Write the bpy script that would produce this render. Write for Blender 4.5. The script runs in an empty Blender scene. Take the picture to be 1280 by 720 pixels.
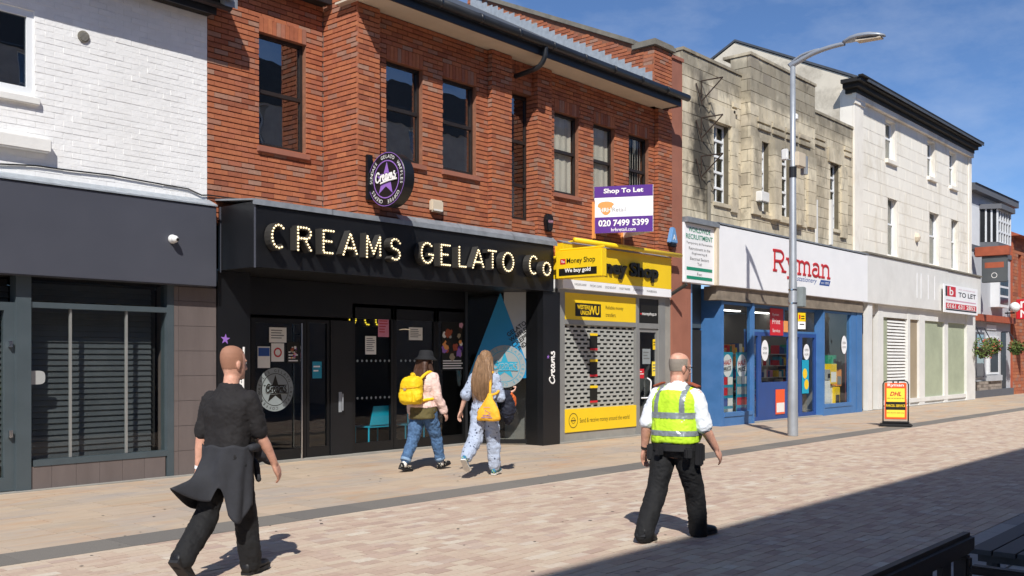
import bpy, bmesh, math, random
from mathutils import Vector, Matrix, noise
random.seed(11)
R = math.radians
# ---------------------------------------------------------------- camera, sky, sun, exposure
SC = bpy.context.scene
COL = SC.collection
FPX, HY, CH = 1220.0, 448.0, 1.62            # focal length (px of a 1280 px frame), horizon row, eye height
TH = math.atan(1065 / FPX); CT, ST = math.cos(TH), math.sin(TH)
cam_d = bpy.data.cameras.new('camera'); cam = bpy.data.objects.new('camera', cam_d); COL.objects.link(cam)
cam.location = (0, 0, CH); cam.rotation_euler = (R(90), 0, TH - R(90))
cam_d.sensor_width = 36; cam_d.lens = 36 * FPX / 1280; cam_d.shift_y = (HY - 360) / 1280
cam_d.clip_start = 0.1; cam_d.clip_end = 2000
SC.camera = cam
SUN_EL = R(45); SH = Vector((0.74, 0.672, 0)).normalized()     # direction in which shadows fall on the ground
w = bpy.data.worlds.new('World'); SC.world = w; w.use_nodes = True
nt = w.node_tree; nt.nodes.clear()
sky = nt.nodes.new('ShaderNodeTexSky'); sky.sky_type = 'NISHITA'; sky.sun_disc = False
sky.sun_elevation = SUN_EL; sky.sun_rotation = math.atan2(-SH.x, -SH.y)
sky.altitude = 50; sky.air_density = 0.7; sky.dust_density = 0.1; sky.ozone_density = 7.5
tc = nt.nodes.new('ShaderNodeTexCoord'); mp = nt.nodes.new('ShaderNodeMapping')
mp.inputs['Rotation'].default_value = (0.25, 0.1, 0.6); mp.inputs['Scale'].default_value = (1.2, 3.2, 7)
cl = nt.nodes.new('ShaderNodeTexNoise'); cl.inputs['Scale'].default_value = 2.1; cl.inputs['Detail'].default_value = 9; cl.inputs['Roughness'].default_value = .62
cr = nt.nodes.new('ShaderNodeMapRange'); cr.inputs[1].default_value = .47; cr.inputs[2].default_value = .85; cr.inputs[4].default_value = .22
mx = nt.nodes.new('ShaderNodeMixRGB'); mx.inputs[2].default_value = (7.0, 7.4, 8.0, 1)
bg = nt.nodes.new('ShaderNodeBackground'); bg.inputs[1].default_value = 0.118
out = nt.nodes.new('ShaderNodeOutputWorld')
L = nt.links.new
L(tc.outputs['Generated'], mp.inputs[0]); L(mp.outputs[0], cl.inputs[0]); L(cl.outputs[0], cr.inputs[0]); L(cr.outputs[0], mx.inputs[0])
L(sky.outputs[0], mx.inputs[1]); L(mx.outputs[0], bg.inputs[0]); L(bg.outputs[0], out.inputs[0])
sd = bpy.data.lights.new('sun', 'SUN'); sd.energy = 4.6; sd.angle = R(0.53); sd.color = (1, .965, .905)
sun = bpy.data.objects.new('sun', sd); COL.objects.link(sun)
sun.rotation_euler = Vector((SH.x * math.cos(SUN_EL), SH.y * math.cos(SUN_EL), -math.sin(SUN_EL))).to_track_quat('-Z', 'Y').to_euler()
sun.location = (-10, -10, 30)
SC.render.engine = 'CYCLES'
SC.view_settings.view_transform = 'Standard'; SC.view_settings.look = 'None'
SC.view_settings.exposure = 0.15; SC.view_settings.gamma = 1; SC.view_settings.use_curve_mapping = False
SC.cycles.max_bounces = 8; SC.cycles.transparent_max_bounces = 16

# ---------------------------------------------------------------- survey: measured picture columns/rows -> places on real planes
def SX(px, Y):
    k = (px - 640) / FPX
    return Y * (CT + k * ST) / (ST - k * CT)
def SZ(px, py, Y):
    return CH + (HY - py) * (SX(px, Y) * CT + Y * ST) / FPX
def SYX(px, x):                       # depth Y of column px on a plane x = const
    k = (px - 640) / FPX
    return x * (ST - k * CT) / (CT + k * ST)
def SZX(px, py, x):
    Y = SYX(px, x)
    return CH + (HY - py) * (x * CT + Y * ST) / FPX
def G(px, py):
    d = FPX * CH / (py - HY); l = (px - 640) / FPX * d
    return Vector((d * CT + l * ST, d * ST - l * CT, 0))
def proj(p):
    d = p[0] * CT + p[1] * ST; l = p[0] * ST - p[1] * CT
    if d < .3: return None
    return 640 + FPX * l / d, HY - FPX * (p[2] - CH) / d, d

# ---------------------------------------------------------------- mesh building
SPLIT = dict(grooved_band=60, lintel=40, bearer=4, pilaster=12, pilaster_block=40, purple_band=4, white_lettering=6, black_lettering=6, green_lettering=6, grey_lettering=60, lettering=6, red_block=4, green_bar=4, red_footer=4, yellow_header=4, leaflet_rack=4, batten=4, timber_batten=4, hanger=4, fascia_board=4, coping=6, side_panel=4, edge_trim=4, trough_bracket=6, small_print=10, ghost_lettering=6, badge_lettering=4, fin_block=40, white_disc=4, ring=3)
OFF = {}                              # world position of each object's origin
class MB:
    def __init__(s): s.v = []; s.f = []; s.g = []
    def add(s, vs, fs):
        n = len(s.v); s.g.append((n, len(s.f))); s.v += [tuple(p) for p in vs]; s.f += [tuple(i + n for i in f) for f in fs]; return s
    def box(s, x0, x1, y0, y1, z0, z1):
        if x1 < x0: x0, x1 = x1, x0
        if y1 < y0: y0, y1 = y1, y0
        if z1 < z0: z0, z1 = z1, z0
        return s.add([(x0,y0,z0),(x1,y0,z0),(x1,y1,z0),(x0,y1,z0),(x0,y0,z1),(x1,y0,z1),(x1,y1,z1),(x0,y1,z1)],
                     [(3,2,1,0),(4,5,6,7),(0,1,5,4),(1,2,6,5),(2,3,7,6),(3,0,4,7)])
    def obox(s, c, ax, ay, az, hx, hy, hz):      # oriented box
        c = Vector(c); ax, ay, az = Vector(ax) * hx, Vector(ay) * hy, Vector(az) * hz
        P = [c + i * ax + j * ay + k * az for k in (-1, 1) for j, i in ((-1,-1),(-1,1),(1,1),(1,-1))]
        return s.add(P, [(3,2,1,0),(4,5,6,7),(0,1,5,4),(1,2,6,5),(2,3,7,6),(3,0,4,7)])
    def prism(s, pts, d):                        # planar polygon (3D points) extruded by vector d
        n = len(pts); d = Vector(d); pts = [Vector(p) for p in pts]
        return s.add(pts + [p + d for p in pts], [tuple(range(n))[::-1], tuple(range(n, 2 * n))] + [(i, (i+1) % n, n + (i+1) % n, n + i) for i in range(n)])
    def tube(s, pts, r, n=8, cap=True, flat=None):
        pts = [Vector(p) for p in pts]; m = len(pts)
        rs = r if isinstance(r, (list, tuple)) else [r] * m
        t0 = (pts[1] - pts[0]).normalized()
        a = Vector(flat).normalized() if flat is not None else t0.orthogonal().normalized()
        vs = []
        for i, p in enumerate(pts):
            t = (pts[min(i+1, m-1)] - pts[max(i-1, 0)]).normalized()
            if flat is None:
                a = a - t * a.dot(t)
                a = a.normalized() if a.length > 1e-5 else t.orthogonal().normalized()
                k = 1
            else: k = .35
            b = t.cross(a).normalized()
            for j in range(n):
                q = 2 * math.pi * j / n
                vs.append(p + a * (math.cos(q) * rs[i] * k) + b * (math.sin(q) * rs[i]))
        fs = [(i*n + j, i*n + (j+1) % n, (i+1)*n + (j+1) % n, (i+1)*n + j) for i in range(m-1) for j in range(n)]
        if cap: fs += [tuple(range(n))[::-1], tuple(range((m-1)*n, m*n))]
        return s.add(vs, fs)
    def lathe(s, c, axis, prof, n=20):           # prof: list of (distance along axis, radius)
        c = Vector(c); ax = Vector(axis).normalized(); a = ax.orthogonal().normalized(); b = ax.cross(a)
        vs = [c + ax * h + (a * math.cos(2*math.pi*j/n) + b * math.sin(2*math.pi*j/n)) * max(r, 1e-4) for h, r in prof for j in range(n)]
        m = len(prof)
        fs = [(i*n + j, i*n + (j+1) % n, (i+1)*n + (j+1) % n, (i+1)*n + j) for i in range(m-1) for j in range(n)]
        fs += [tuple(range(n))[::-1], tuple(range((m-1)*n, m*n))]
        return s.add(vs, fs)
    def ball(s, c, rx, ry=None, rz=None, n=10, m=6):
        ry = ry or rx; rz = rz or rx; c = Vector(c)
        vs = [c + Vector((0,0,-rz))] + [c + Vector((rx*math.sin(math.pi*i/m)*math.cos(2*math.pi*j/n), ry*math.sin(math.pi*i/m)*math.sin(2*math.pi*j/n), -rz*math.cos(math.pi*i/m))) for i in range(1, m) for j in range(n)] + [c + Vector((0,0,rz))]
        fs = [(0, 1+(j+1) % n, 1+j) for j in range(n)]
        fs += [(1+i*n+j, 1+i*n+(j+1) % n, 1+(i+1)*n+(j+1) % n, 1+(i+1)*n+j) for i in range(m-2) for j in range(n)]
        e = len(vs) - 1; b0 = 1+(m-2)*n
        fs += [(b0+j, b0+(j+1) % n, e) for j in range(n)]
        return s.add(vs, fs)
    def build(s, name, mat, parent=None, smooth=False, bevel=0, **tags):
        if parent is not None and name in SPLIT and 1 < len(s.g) <= SPLIT[name]:   # several like pieces: one object each
            o = None; ends = s.g[1:] + [(len(s.v), len(s.f))]
            for (v0, f0), (v1, f1) in zip(s.g, ends):
                q = MB(); q.add(s.v[v0:v1], [tuple(i - v0 for i in f) for f in s.f[f0:f1]]); o = q.build(name, mat, parent, smooth, bevel, **tags)
            return o
        me = bpy.data.meshes.new(name)
        if parent is not None: off = OFF[parent]
        else:
            xs, ys, zs = zip(*s.v)
            off = Vector(((min(xs)+max(xs))/2, (min(ys)+max(ys))/2, min(zs)))
        me.from_pydata([(a-off.x, b-off.y, c-off.z) for a, b, c in s.v], [], s.f)
        o = bpy.data.objects.new(name, me); COL.objects.link(o)
        if bevel:
            bm = bmesh.new(); bm.from_mesh(me); bmesh.ops.remove_doubles(bm, verts=bm.verts, dist=1e-5)
            es = [e for e in bm.edges if len(e.link_faces) == 2 and e.calc_face_angle(0) > .6]
            bmesh.ops.bevel(bm, geom=es, offset=bevel, segments=2, affect='EDGES', clamp_overlap=True); bm.to_mesh(me); bm.free()
        if smooth: me.polygons.foreach_set('use_smooth', [True] * len(me.polygons))
        if mat: me.materials.append(mat)
        if parent is not None: o.parent = parent
        else: o.location = off
        OFF[o] = off.copy()
        tag(o, **tags); return o
def tag(o, label=None, cat=None, group=None, kind=None):
    if label: o['label'] = label
    if cat: o['category'] = cat
    if group: o['group'] = group
    if kind: o['kind'] = kind
    return o
def thing(name, loc, label, cat, group=None, rz=0):
    o = bpy.data.objects.new(name, None); COL.objects.link(o); o.empty_display_size = .2
    o.location = loc; o.rotation_euler = (0, 0, rz); OFF[o] = Vector(loc) if rz == 0 else Vector((0, 0, 0))
    return tag(o, label, cat, group)
class Face:                                       # a vertical wall plane: U runs along it, N points outwards
    def __init__(s, x, y, ang=0): s.o = Vector((x, y, 0)); s.a = ang; s.U = Vector((math.cos(ang), math.sin(ang), 0)); s.N = Vector((math.sin(ang), -math.cos(ang), 0))
    def p(s, u, d, z): return s.o + s.U * u + s.N * d + Vector((0, 0, z))
    def box(s, mb, u0, u1, d0, d1, z0, z1):
        return mb.obox(s.p((u0+u1)/2, (d0+d1)/2, (z0+z1)/2), s.U, -s.N, (0,0,1), abs(u1-u0)/2, abs(d1-d0)/2, abs(z1-z0)/2)
    def poly(s, mb, pts, d0, d1): return mb.prism([s.p(u, d0, z) for u, z in pts], s.N * (d1 - d0))

# ---------------------------------------------------------------- materials
MATS = {}
def nodes_of(m): m.use_nodes = True; return m.node_tree, m.node_tree.nodes['Principled BSDF']
def H(h, k=1.0):
    f = lambda v: v / 12.92 if v <= .04045 else ((v + .055) / 1.055) ** 2.4
    return tuple(min(1, f(int(h[i:i+2], 16) / 255) * k) for i in (0, 2, 4))
def pm(name, col, rough=.7, var=.12, scale=3, bump=0, bscale=60, metal=0, spec=.5, col2=None, coat=0, stretch=(1, 1, 1), stain=None, stain_scale=.6, stain_amt=.5, emit=0):
    if name in MATS: return MATS[name]
    m = bpy.data.materials.new(name); t, b = nodes_of(m); N = t.nodes.new; K = t.links.new
    g = N('ShaderNodeNewGeometry'); mpn = N('ShaderNodeMapping'); mpn.inputs['Scale'].default_value = stretch; K(g.outputs['Position'], mpn.inputs[0])
    n = N('ShaderNodeTexNoise'); n.inputs['Scale'].default_value = scale; n.inputs['Detail'].default_value = 6; n.inputs['Roughness'].default_value = .6; K(mpn.outputs[0], n.inputs[0])
    r = N('ShaderNodeValToRGB'); e = r.color_ramp.elements
    lo = [c * (1 - var) for c in col]; hi = list(col2) if col2 else [min(1, c * (1 + var)) for c in col]
    e[0].position = .3; e[0].color = (*lo, 1); e[1].position = .7; e[1].color = (*hi, 1); K(n.outputs[0], r.inputs[0])
    src = r.outputs[0]
    if stain:
        n2 = N('ShaderNodeTexNoise'); n2.inputs['Scale'].default_value = stain_scale; n2.inputs['Detail'].default_value = 8; n2.inputs['Roughness'].default_value = .7; K(mpn.outputs[0], n2.inputs[0])
        mr = N('ShaderNodeMapRange'); mr.inputs[1].default_value = .48; mr.inputs[2].default_value = .75; mr.inputs[4].default_value = stain_amt; K(n2.outputs[0], mr.inputs[0])
        mxn = N('ShaderNodeMixRGB'); mxn.inputs[2].default_value = (*stain, 1); K(mr.outputs[0], mxn.inputs[0]); K(src, mxn.inputs[1]); src = mxn.outputs[0]
    K(src, b.inputs['Base Color']); b.inputs['Roughness'].default_value = rough; b.inputs['Metallic'].default_value = metal
    b.inputs['Specular IOR Level'].default_value = spec; b.inputs['Coat Weight'].default_value = coat; b.inputs['Coat Roughness'].default_value = .08
    if rough < .95 and metal < .5:
        rr = N('ShaderNodeMapRange'); rr.inputs[3].default_value = max(.02, rough - .1); rr.inputs[4].default_value = min(1, rough + .1); K(n.outputs[0], rr.inputs[0]); K(rr.outputs[0], b.inputs['Roughness'])
    if emit: b.inputs['Emission Color'].default_value = (*col, 1); b.inputs['Emission Strength'].default_value = emit
    if bump:
        n3 = N('ShaderNodeTexNoise'); n3.inputs['Scale'].default_value = bscale; n3.inputs['Detail'].default_value = 4; K(mpn.outputs[0], n3.inputs[0])
        bp = N('ShaderNodeBump'); bp.inputs['Strength'].default_value = min(1, .35 + bump * 60); bp.inputs['Distance'].default_value = bump; K(n3.outputs[0], bp.inputs['Height']); K(bp.outputs[0], b.inputs['Normal'])
    MATS[name] = m; return m
def piece_mat(name, stops, rough=.85, noise_amt=.2, nscale=12, bump=.002, bscale=70, stain=None, stain_amt=.4, stain_scale=.5, stretch=(1,1,1), veins=None, patches=None):
    """colour differs from piece to piece (random per object / per island) with grain on each"""
    m = bpy.data.materials.new(name); t, b = nodes_of(m); N = t.nodes.new; K = t.links.new
    g = N('ShaderNodeNewGeometry'); oi = N('ShaderNodeObjectInfo')
    a = N('ShaderNodeMath'); a.operation = 'ADD'; K(g.outputs['Random Per Island'], a.inputs[0]); K(oi.outputs['Random'], a.inputs[1])
    fr = N('ShaderNodeMath'); fr.operation = 'FRACT'; K(a.outputs[0], fr.inputs[0])
    r = N('ShaderNodeValToRGB'); cr = r.color_ramp; cr.interpolation = 'LINEAR'
    while len(cr.elements) < len(stops): cr.elements.new(.5)
    for e, (p, c) in zip(cr.elements, stops): e.position = p; e.color = (*c, 1)
    K(fr.outputs[0], r.inputs[0])
    mpn = N('ShaderNodeMapping'); mpn.inputs['Scale'].default_value = stretch; K(g.outputs['Position'], mpn.inputs[0])
    n = N('ShaderNodeTexNoise'); n.inputs['Scale'].default_value = nscale; n.inputs['Detail'].default_value = 6; n.inputs['Roughness'].default_value = .65; K(mpn.outputs[0], n.inputs[0])
    mr = N('ShaderNodeMapRange'); mr.inputs[1].default_value = .25; mr.inputs[2].default_value = .75; mr.inputs[3].default_value = 1 - noise_amt; mr.inputs[4].default_value = 1 + noise_amt; K(n.outputs[0], mr.inputs[0])
    vm = N('ShaderNodeVectorMath'); vm.operation = 'SCALE'; K(r.outputs[0], vm.inputs[0]); K(mr.outputs[0], vm.inputs['Scale'])
    src = vm.outputs[0]
    for (c2, amt, sc, p0, p1) in (veins or []) + ([(stain, stain_amt, stain_scale, .48, .72)] if stain else []):
        n2 = N('ShaderNodeTexNoise'); n2.inputs['Scale'].default_value = sc; n2.inputs['Detail'].default_value = 7; n2.inputs['Roughness'].default_value = .68
        n2.inputs['Distortion'].default_value = .6
        K(mpn.outputs[0], n2.inputs[0])
        m2 = N('ShaderNodeMapRange'); m2.inputs[1].default_value = p0; m2.inputs[2].default_value = p1; m2.inputs[4].default_value = amt; K(n2.outputs[0], m2.inputs[0])
        mxn = N('ShaderNodeMixRGB'); mxn.inputs[2].default_value = (*c2, 1); K(m2.outputs[0], mxn.inputs[0]); K(src, mxn.inputs[1]); src = mxn.outputs[0]
    for patch in (patches or []):      # soot and grime: stains with a ragged outline of their own on the stone
        sx = N('ShaderNodeSeparateXYZ'); K(g.outputs['Position'], sx.inputs[0]); cx_, cz_ = (patch[0] + patch[1]) / 2, (patch[2] + patch[3]) / 2
        pd_ = []
        for ax, c0_, hw in ((0, cx_, (patch[1] - patch[0]) / 2), (2, cz_, (patch[3] - patch[2]) / 2)):
            q1 = N('ShaderNodeMath'); q1.operation = 'SUBTRACT'; q1.inputs[1].default_value = c0_; K(sx.outputs[ax], q1.inputs[0])
            q2 = N('ShaderNodeMath'); q2.operation = 'DIVIDE'; q2.inputs[1].default_value = hw; K(q1.outputs[0], q2.inputs[0])
            q3 = N('ShaderNodeMath'); q3.operation = 'POWER'; q3.inputs[1].default_value = 2; q4 = N('ShaderNodeMath'); q4.operation = 'ABSOLUTE'; K(q2.outputs[0], q4.inputs[0]); K(q4.outputs[0], q3.inputs[0]); pd_.append(q3)
        ad = N('ShaderNodeMath'); ad.operation = 'ADD'; K(pd_[0].outputs[0], ad.inputs[0]); K(pd_[1].outputs[0], ad.inputs[1])
        np_ = N('ShaderNodeTexNoise'); np_.inputs['Scale'].default_value = patch[5]; np_.inputs['Detail'].default_value = 6; K(g.outputs['Position'], np_.inputs[0])
        nm = N('ShaderNodeMath'); nm.operation = 'MULTIPLY_ADD'; nm.inputs[1].default_value = 2.2; K(np_.outputs[0], nm.inputs[0]); K(ad.outputs[0], nm.inputs[2])
        m3 = N('ShaderNodeMapRange'); m3.inputs[1].default_value = 1.5; m3.inputs[2].default_value = 2.4; m3.inputs[3].default_value = patch[4]; m3.inputs[4].default_value = 0.0; K(nm.outputs[0], m3.inputs[0])
        mxp = N('ShaderNodeMixRGB'); mxp.inputs[2].default_value = (.03, .028, .025, 1); K(m3.outputs[0], mxp.inputs[0]); K(src, mxp.inputs[1]); src = mxp.outputs[0]
    K(src, b.inputs['Base Color']); b.inputs['Roughness'].default_value = rough; b.inputs['Specular IOR Level'].default_value = .3
    n3 = N('ShaderNodeTexNoise'); n3.inputs['Scale'].default_value = bscale; n3.inputs['Detail'].default_value = 3; K(g.outputs['Position'], n3.inputs[0])
    bp = N('ShaderNodeBump'); bp.inputs['Strength'].default_value = .7; bp.inputs['Distance'].default_value = bump; K(n3.outputs[0], bp.inputs['Height']); K(bp.outputs[0], b.inputs['Normal'])
    MATS[name] = m; return m
def glass_mat(name, tint=(.8, .82, .82), ior=1.5, gain=1.0, base=.0, rough=0.0):
    m = bpy.data.materials.new(name); m.use_nodes = True; t = m.node_tree; t.nodes.clear(); N = t.nodes.new; K = t.links.new
    f = N('ShaderNodeFresnel'); f.inputs[0].default_value = ior
    a = N('ShaderNodeMath'); a.operation = 'MULTIPLY_ADD'; a.inputs[1].default_value = gain; a.inputs[2].default_value = base; a.use_clamp = True; K(f.outputs[0], a.inputs[0])
    gb_ = N('ShaderNodeNewGeometry'); sb_ = N('ShaderNodeMath'); sb_.operation = 'SUBTRACT'; sb_.inputs[0].default_value = 1; K(gb_.outputs['Backfacing'], sb_.inputs[1])
    mu = N('ShaderNodeMath'); mu.operation = 'MULTIPLY'; K(a.outputs[0], mu.inputs[0]); K(sb_.outputs[0], mu.inputs[1]); a = mu
    tr = N('ShaderNodeBsdfTransparent'); tr.inputs[0].default_value = (*tint, 1); gl = N('ShaderNodeBsdfGlossy'); gl.inputs['Roughness'].default_value = rough; gl.inputs[0].default_value = (.95, .97, 1, 1)
    mxn = N('ShaderNodeMixShader'); o = N('ShaderNodeOutputMaterial'); K(a.outputs[0], mxn.inputs[0]); K(tr.outputs[0], mxn.inputs[1]); K(gl.outputs[0], mxn.inputs[2]); K(mxn.outputs[0], o.inputs[0])
    g = N('ShaderNodeNewGeometry'); n3 = N('ShaderNodeTexNoise'); n3.inputs['Scale'].default_value = 1.6; K(g.outputs['Position'], n3.inputs[0])
    bp = N('ShaderNodeBump'); bp.inputs['Strength'].default_value = .12; bp.inputs['Distance'].default_value = .02; K(n3.outputs[0], bp.inputs['Height']); K(bp.outputs[0], gl.inputs['Normal'])
    MATS[name] = m; return m

# ---------------------------------------------------------------- rows of pieces (bricks, blocks, flags)
def unit_mesh(name, mat, skip):
    mb = MB().box(0, 1, 0, 1, 0, 1); fs = [f for i, f in enumerate(mb.f) if i != skip]
    me = bpy.data.meshes.new(name); me.from_pydata(mb.v, [], fs); me.materials.append(mat); return me
def put_pieces(parent, name, plist, mat, limit=300, ground=False, jitter=0.0, rest=None):
    """plist: (origin, angle, length, depth, height). Largest in view become objects, the rest one joined part."""
    def score(p):
        o, a, l, d, h = p
        c = Vector(o) + Vector((math.cos(a), math.sin(a), 0)) * (l / 2)
        if ground: c += Vector((-math.sin(a), math.cos(a), 0)) * (d / 2)
        q = proj(c + Vector((0, 0, h / 2)))
        if q is None or not (-6 < q[0] < 1286 and -6 < q[1] < 726): return 0
        U = Vector((math.cos(a), math.sin(a), 0)); view = Vector((c.x, c.y, c.z - CH)).normalized()
        n = Vector((0, 0, 1)) if ground else Vector((math.sin(a), -math.cos(a), 0))
        return l * (d if ground else h) * abs(view.dot(n)) / q[2] ** 2
    sc = sorted(((score(p), i) for i, p in enumerate(plist)), reverse=True)
    top = [plist[i] for s_, i in sc[:limit] if s_ > 0]; keep = {i for s_, i in sc[:limit] if s_ > 0}
    rem = [p for i, p in enumerate(plist) if i not in keep]
    skip = 0 if ground else 4
    um = unit_mesh(name, mat, skip); off = OFF[parent]
    for o_, a, l, d, h in top:
        ob = bpy.data.objects.new(name, um); COL.objects.link(ob); ob.parent = parent
        j = random.uniform(-jitter, jitter)
        ob.location = Vector(o_) - off + (Vector((0, 0, j)) if ground else Vector((math.sin(a), -math.cos(a), 0)) * j)
        ob.rotation_euler = (0, 0, a); ob.scale = (l, d, h); OFF[ob] = Vector(o_)
    if rem:
        mb = MB()
        for o_, a, l, d, h in rem:
            U = Vector((math.cos(a), math.sin(a), 0)); D = Vector((-math.sin(a), math.cos(a), 0)); o2 = Vector(o_)
            j = random.uniform(-jitter, jitter); o2 = o2 + (Vector((0, 0, j)) if ground else -D * j)
            P = [o2 + U * (l * i) + D * (d * k) + Vector((0, 0, h * z)) for z in (0, 1) for i, k in ((0, 0), (1, 0), (1, 1), (0, 1))]
            fs = [(3,2,1,0),(4,5,6,7),(0,1,5,4),(1,2,6,5),(2,3,7,6),(3,0,4,7)]
            mb.add(P, [f for i, f in enumerate(fs) if i != skip])
        r = mb.build(rest or name + '_remainder', mat, parent, kind='stuff')
def cut(a, b, holes):                 # interval minus hole intervals
    iv = [(a, b)]
    for h0, h1 in holes:
        nv = []
        for s0, s1 in iv:
            if h1 <= s0 or h0 >= s1: nv.append((s0, s1)); continue
            if h0 > s0: nv.append((s0, h0))
            if h1 < s1: nv.append((h1, s1))
        iv = nv
    return iv
def courses(face, u0, u1, z0, z1, holes=(), L=.225, Hc=.0775, joint=.012, bed=None, dep=.03, off=0, soldiers=(), proud=0.0, rnd=0.0):
    """pieces laid in half bond on a wall face; holes (ua,ub,za,zb); soldiers = uprights over openings"""
    out = []; n = max(1, round((z1 - z0) / Hc)); hc = (z1 - z0) / n
    blk = list(holes) + list(soldiers); bed = joint if bed is None else bed
    for i in range(n):
        za = z0 + i * hc; zm = za + hc / 2
        hs = [(a, b) for a, b, c, d in blk if c < zm < d]
        for s0, s1 in cut(u0, u1, hs):
            k = math.floor((s0 - u0 + (L / 2 if i % 2 else 0)) / L)
            x = u0 + k * L - (L / 2 if i % 2 else 0)
            while x < s1 - 1e-6:
                ll = L * (1 + random.uniform(-rnd, rnd)) if rnd else L
                a, b = max(x, s0), min(x + ll, s1)
                if b - a > .03: out.append((face.p(a + joint / 2, proud, za), face.a, b - a - joint, dep, hc - bed))
                x += ll
    for a, b, c, d in soldiers:
        m = max(1, round((b - a) / .0775)); w_ = (b - a) / m
        for j in range(m): out.append((face.p(a + j * w_ + joint / 2, proud, c), face.a, w_ - joint, dep, d - c - joint))
    return out
def core(mb, face, u0, u1, z0, z1, holes=(), d0=-.012, d1=-.3):
    us = sorted({u0, u1, *[h[0] for h in holes], *[h[1] for h in holes]}); us = [u for u in us if u0 <= u <= u1]
    for a, b in zip(us, us[1:]):
        m = (a + b) / 2
        for c, d in cut(z0, z1, [(h[2], h[3]) for h in holes if h[0] < m < h[1]]): face.box(mb, a, b, d0, d1, c, d)
    return mb

# ---------------------------------------------------------------- lettering
_txt = {}
def text_flat(body, bold=0.0, shear=0.0):
    k = (body, bold, shear)
    if k in _txt: return _txt[k]
    cu = bpy.data.curves.new('t', 'FONT'); cu.body = body; cu.size = 1; cu.offset = bold; cu.shear = shear; cu.resolution_u = 3; cu.fill_mode = 'FRONT'
    o = bpy.data.objects.new('t', cu); COL.objects.link(o)
    dg = bpy.context.evaluated_depsgraph_get(); dg.update(); me = bpy.data.meshes.new_from_object(o.evaluated_get(dg))
    v = [(p.co.x, p.co.y) for p in me.vertices]; f = [tuple(p.vertices) for p in me.polygons]
    bpy.data.objects.remove(o); bpy.data.curves.remove(cu); bpy.data.meshes.remove(me)
    x0 = min(p[0] for p in v); x1 = max(p[0] for p in v); y0 = min(p[1] for p in v); y1 = max(p[1] for p in v)
    _txt[k] = ([((a - x0) / (x1 - x0), (b - y0) / (y1 - y0)) for a, b in v], f, (x1 - x0) / (y1 - y0)); return _txt[k]
def put_text(mb, body, face, u, z, h, wd=None, d=.004, bold=0.0, align='L', rot=0, shear=0.0):
    v, f, asp = text_flat(body, bold, shear); W = wd or asp * h
    du = {'L': 0, 'C': -W / 2, 'R': -W}[align]; c, s = math.cos(rot), math.sin(rot)
    P = []
    for a, b in v:
        X, Y = du + a * W, b * h
        P.append(face.p(u + X * c - Y * s, d, z + X * s + Y * c))
    return mb.add(P, f)
def bez(pts, n=5):                    # smooth a stroke (Catmull-Rom)
    out = []
    for i in range(len(pts) - 1):
        p0, p1, p2, p3 = pts[max(0, i-1)], pts[i], pts[i+1], pts[min(len(pts)-1, i+2)]
        for j in range(n):
            t = j / n
            out.append(tuple(.5 * ((2*b) + (-a+c)*t + (2*a-5*b+4*c-d)*t*t + (-a+3*b-3*c+d)*t**3) for a, b, c, d in zip(p0, p1, p2, p3)))
    return out + [pts[-1]]
SCRIPT = [  # the word Creams in a looping brush hand, 4.6 wide and 1 high
    [(.80,.78),(.74,.98),(.45,1.0),(.16,.66),(.10,.28),(.30,.02),(.62,.08),(.82,.30)],
    [(.92,.02),(1.0,.35),(1.05,.60),(1.14,.46),(1.30,.62),(1.36,.52)],
    [(1.40,.30),(1.66,.42),(1.70,.58),(1.55,.64),(1.42,.40),(1.48,.08),(1.66,.02),(1.86,.22)],
    [(2.30,.58),(2.08,.64),(1.93,.30),(2.02,.04),(2.20,.14),(2.33,.60),(2.30,.12),(2.42,.04),(2.52,.2)],
    [(2.56,.04),(2.66,.60),(2.66,.30),(2.84,.60),(2.94,.52),(2.92,.06)], [(2.92,.3),(3.10,.60),(3.22,.5),(3.2,.1),(3.34,.06),(3.44,.24)],
    [(3.86,.62),(3.66,.66),(3.62,.48),(3.84,.30),(3.80,.06),(3.54,.02),(3.44,.14)],
    [(.9,-.18),(2.4,-.10),(4.1,-.16)]]
def put_script(mb, face, u, z, h, W, d=.006, rot=0, r=.075, underline=True):
    c, s = math.cos(rot), math.sin(rot); k = W / 3.95
    for st in SCRIPT if underline else SCRIPT[:-1]:
        P = []
        for a, b in bez(st, 4):
            X, Y = a * k, b * h; P.append(face.p(u + X * c - Y * s, d, z + X * s + Y * c))
        mb.tube(P, r * h, 6, flat=face.N)
    return mb
def star(cx, cy, r, rot=0, inner=.4):
    return [(cx + math.sin(rot + math.pi * i / 5) * (r if i % 2 == 0 else r * inner), cy + math.cos(rot + math.pi * i / 5) * (r if i % 2 == 0 else r * inner)) for i in range(10)]
def circ(cx, cy, rx, ry=None, n=36): return [(cx + rx * math.cos(2*math.pi*i/n), cy + (ry or rx) * math.sin(2*math.pi*i/n)) for i in range(n)]
def fan(mb, face, pts, d, c=None):
    cx = c or (sum(p[0] for p in pts) / len(pts), sum(p[1] for p in pts) / len(pts)); n = len(pts)
    return mb.add([face.p(*[cx[0]], d, cx[1])] + [face.p(u, d, z) for u, z in pts], [(0, 1 + i, 1 + (i + 1) % n) for i in range(n)])
def ring(mb, face, cx, cz, r0, r1, d, n=40):
    P = [face.p(cx + q * math.cos(2*math.pi*i/n), d, cz + q * math.sin(2*math.pi*i/n)) for i in range(n) for q in (r0, r1)]
    return mb.add(P, [(2*i, 2*i+1, (2*i+3) % (2*n), (2*i+2) % (2*n)) for i in range(n)])
def rect(mb, face, u0, u1, z0, z1, d): return mb.add([face.p(u0, d, z0), face.p(u1, d, z0), face.p(u1, d, z1), face.p(u0, d, z1)], [(0, 1, 2, 3)])
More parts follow.
